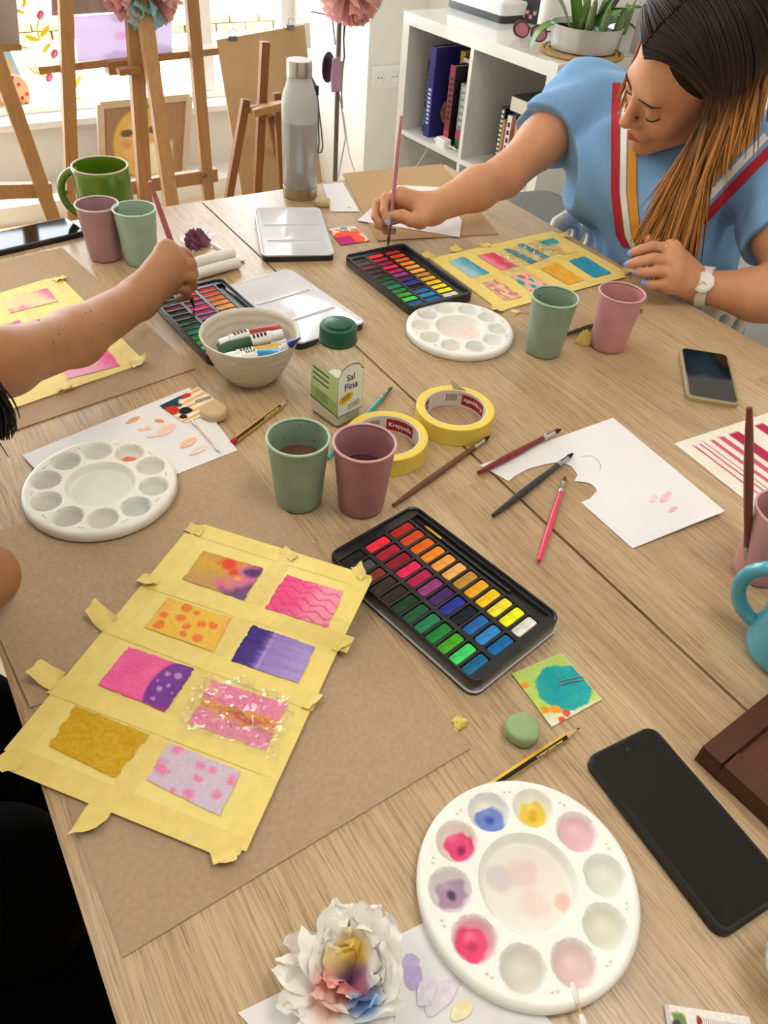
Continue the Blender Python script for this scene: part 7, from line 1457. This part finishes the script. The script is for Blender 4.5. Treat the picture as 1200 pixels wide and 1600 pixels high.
for u, v in ((134, 489), (142, 486), (159, 507), (92, 522), (60, 500), (83, 536)):
    d_ = ray(u, v); zc = .7
    for i in range(80):
        e = float(V2.ev((CO + d_ * zc)[None])[0]); zc += max(e * .7, .0006)
        if e < .0005: break
    q = CO + d_ * zc; mm.lathe([(.0002, -.0006), (.0011, -.0003), (.0012, .0002), (.0002, .0007)], 8, tuple(q - PO))
mm.build('freckles', mat('freckle', '#4a2c20', .7), p2)
B2 = Vol().ell((-.28, .56, .87), (.125, .185, .20), None, .05).ell((-.33, .56, .58), (.14, .18, .2), None, .06).rc(S2, N2, .062, .058, .04).rc(S2b, N2, .062, .058, .04).rc(S2, S2 * .6 + E2 * .4, .068, .065, .03).rc(S2b, S2b * .6 + E2b * .4, .066, .06, .03).rc(H2 + np.array([-.03, .02, -.06]), N2 + np.array([0, 0, .02]), .06, .055, .01, -1)
bV, bF = B2.mesh((-.54, .26, .38), (.02, .96, 1.20), .006); fastmesh('black_top', bV, bF, mat('black_top', '#121213', .9, var=.1), p2, PO)
T2 = Vol().ell((-.34, .56, .48), (.16, .19, .09), None, .05)
for y in (.46, .66): T2.chain([(-.34, y, .50), (-.12, y, .52), (-.10, y, .48), (-.16, y, .06), (-.06, y, .05)], [.09, .075, .066, .05, .042], .03)
bV, bF = T2.mesh((-.56, .30, .0), (.04, .82, .66), .009); fastmesh('trousers', bV, bF, mat('dark_trousers', '#050506', .95, var=.1, spec=.1), p2, PO)
def p2_hair():
    rg = np.random.default_rng(5); out = []; fall = DP(2, 600, .70)
    for k in range(900):
        a = rg.uniform(0, 2 * PI); c0 = H2 + np.array([-.01, .0, .02]); E_ = np.array([.112, .098, .118]) + rg.uniform(0, .012); P = []; phm = 1.35 + .3 * rg.random()
        for i in range(9):
            ph = .05 + phm * i / 8; P.append(c0 + E_ * np.array([math.sin(ph) * math.cos(a), math.sin(ph) * math.sin(a), math.cos(ph)]))
        d = P[-1] - P[-2]; d /= np.linalg.norm(d); p = P[-1].copy(); L = rg.uniform(.10, .17); jit = rg.normal(size=3) * .09
        face = (-.9 < a - .3 < .9)
        if a < 1.0 or a > 5.6: L *= .25
        for i in range(10): d = d * .6 + (np.array([.05, .0, -1.]) + jit) * .4; d /= np.linalg.norm(d); p = p + d * L / 10; P.append(p.copy())
        out.append((np.array(P), rg.uniform(.0016, .0024), rg.uniform(0, 6.28)))
    # the loose lock hanging forward over the arm
    for k in range(700):
        b0 = H2 + np.array([.03, .02, .09]) + rg.normal(size=3) * np.array([.012, .02, .008]); e = DP(rg.normal(-9, 12), rg.uniform(640, 688), .70 + rg.normal() * .012); m1 = DP(rg.normal(4, 9), 560 + rg.normal() * 8, .70 + rg.normal() * .012); q = np.linspace(0, 1, 16)[:, None]
        out.append((b0 * (1 - q) ** 2 + m1 * 2.2 * q * (1 - q) * .909 + e * q ** 2 + rg.normal(size=3) * .002 * np.sin(q * 9), rg.uniform(.0012, .002), rg.uniform(0, 6.28)))
    return out
hair_mesh(p2_hair(), 'hair', p2, PO, hair_m, lambda q, s_: np.tile(L3('#1d1614') * (.8 + .4 * abs(math.sin(s_ * 3))), (len(q), 1)))
brush('rose handled brush gripped by the fist at the left', DP(234, 283, 1.10), T(304, 482, .0135), '#a8565c', '#2a1c18', .0040, '#6a3a3a', .016, .02)
# ================================================================== pieces that belong to a part of their thing
RULES = {'tape_roll': {'lettering': 'red_label'}, 'salt_jar': {'lettering': 'white_label', 'yellow_badge': 'white_label', 'badge_print': 'white_label', 'print_line': 'green_label', 'label_foot': 'green_label', 'label_border': 'green_label'},
         'book': {'spine_print': 'spine', 'cover_print': 'covers', 'lettering': 'covers'}, 'smartphone': {'camera_hole': 'screen', 'side_button': 'case'}, 'paint_tube': {'print_marks': 'label_band', 'cap': 'tube_body'}, 'plastic_cup': {'rim': 'cup_body', 'paint_specks': 'cup_body'},
         'water_bottle': {'loop_clip': 'wrist_loop', 'white_print': 'lower_body'}, 'patterned_cup': {'blue_ornament': 'cup_body'}, 'printer': {'button': 'printer_cover'}, 'drawing_board': {'clip_wire': 'clip_jaw'}, 'watercolour_tin': {'paint_pan': 'pan_tray'}, 'round_palette': {'raised_dots': 'palette_body'}, 'green_mug': {'rim': 'mug_body'}, 'blue_mug': {'rim': 'mug_body'}}
base = lambda o: o.name.split('.')[0]
for root in [o for o in bpy.data.objects if o.parent is None and base(o) in RULES]:
    R_ = RULES[base(root)]; ch = list(root.children)
    for nm, pn in R_.items():
        kids = [c for c in ch if base(c) == nm]; par = [c for c in ch if base(c) == pn]
        for i, c in enumerate(kids):
            if par:
                q = par[min(i, len(par) - 1)] if len(par) > 1 and len(kids) == len(par) else par[0]
                c.parent = q; c.location = c.location - q.location if q.rotation_euler.to_matrix() == Matrix.Identity(3) else c.location
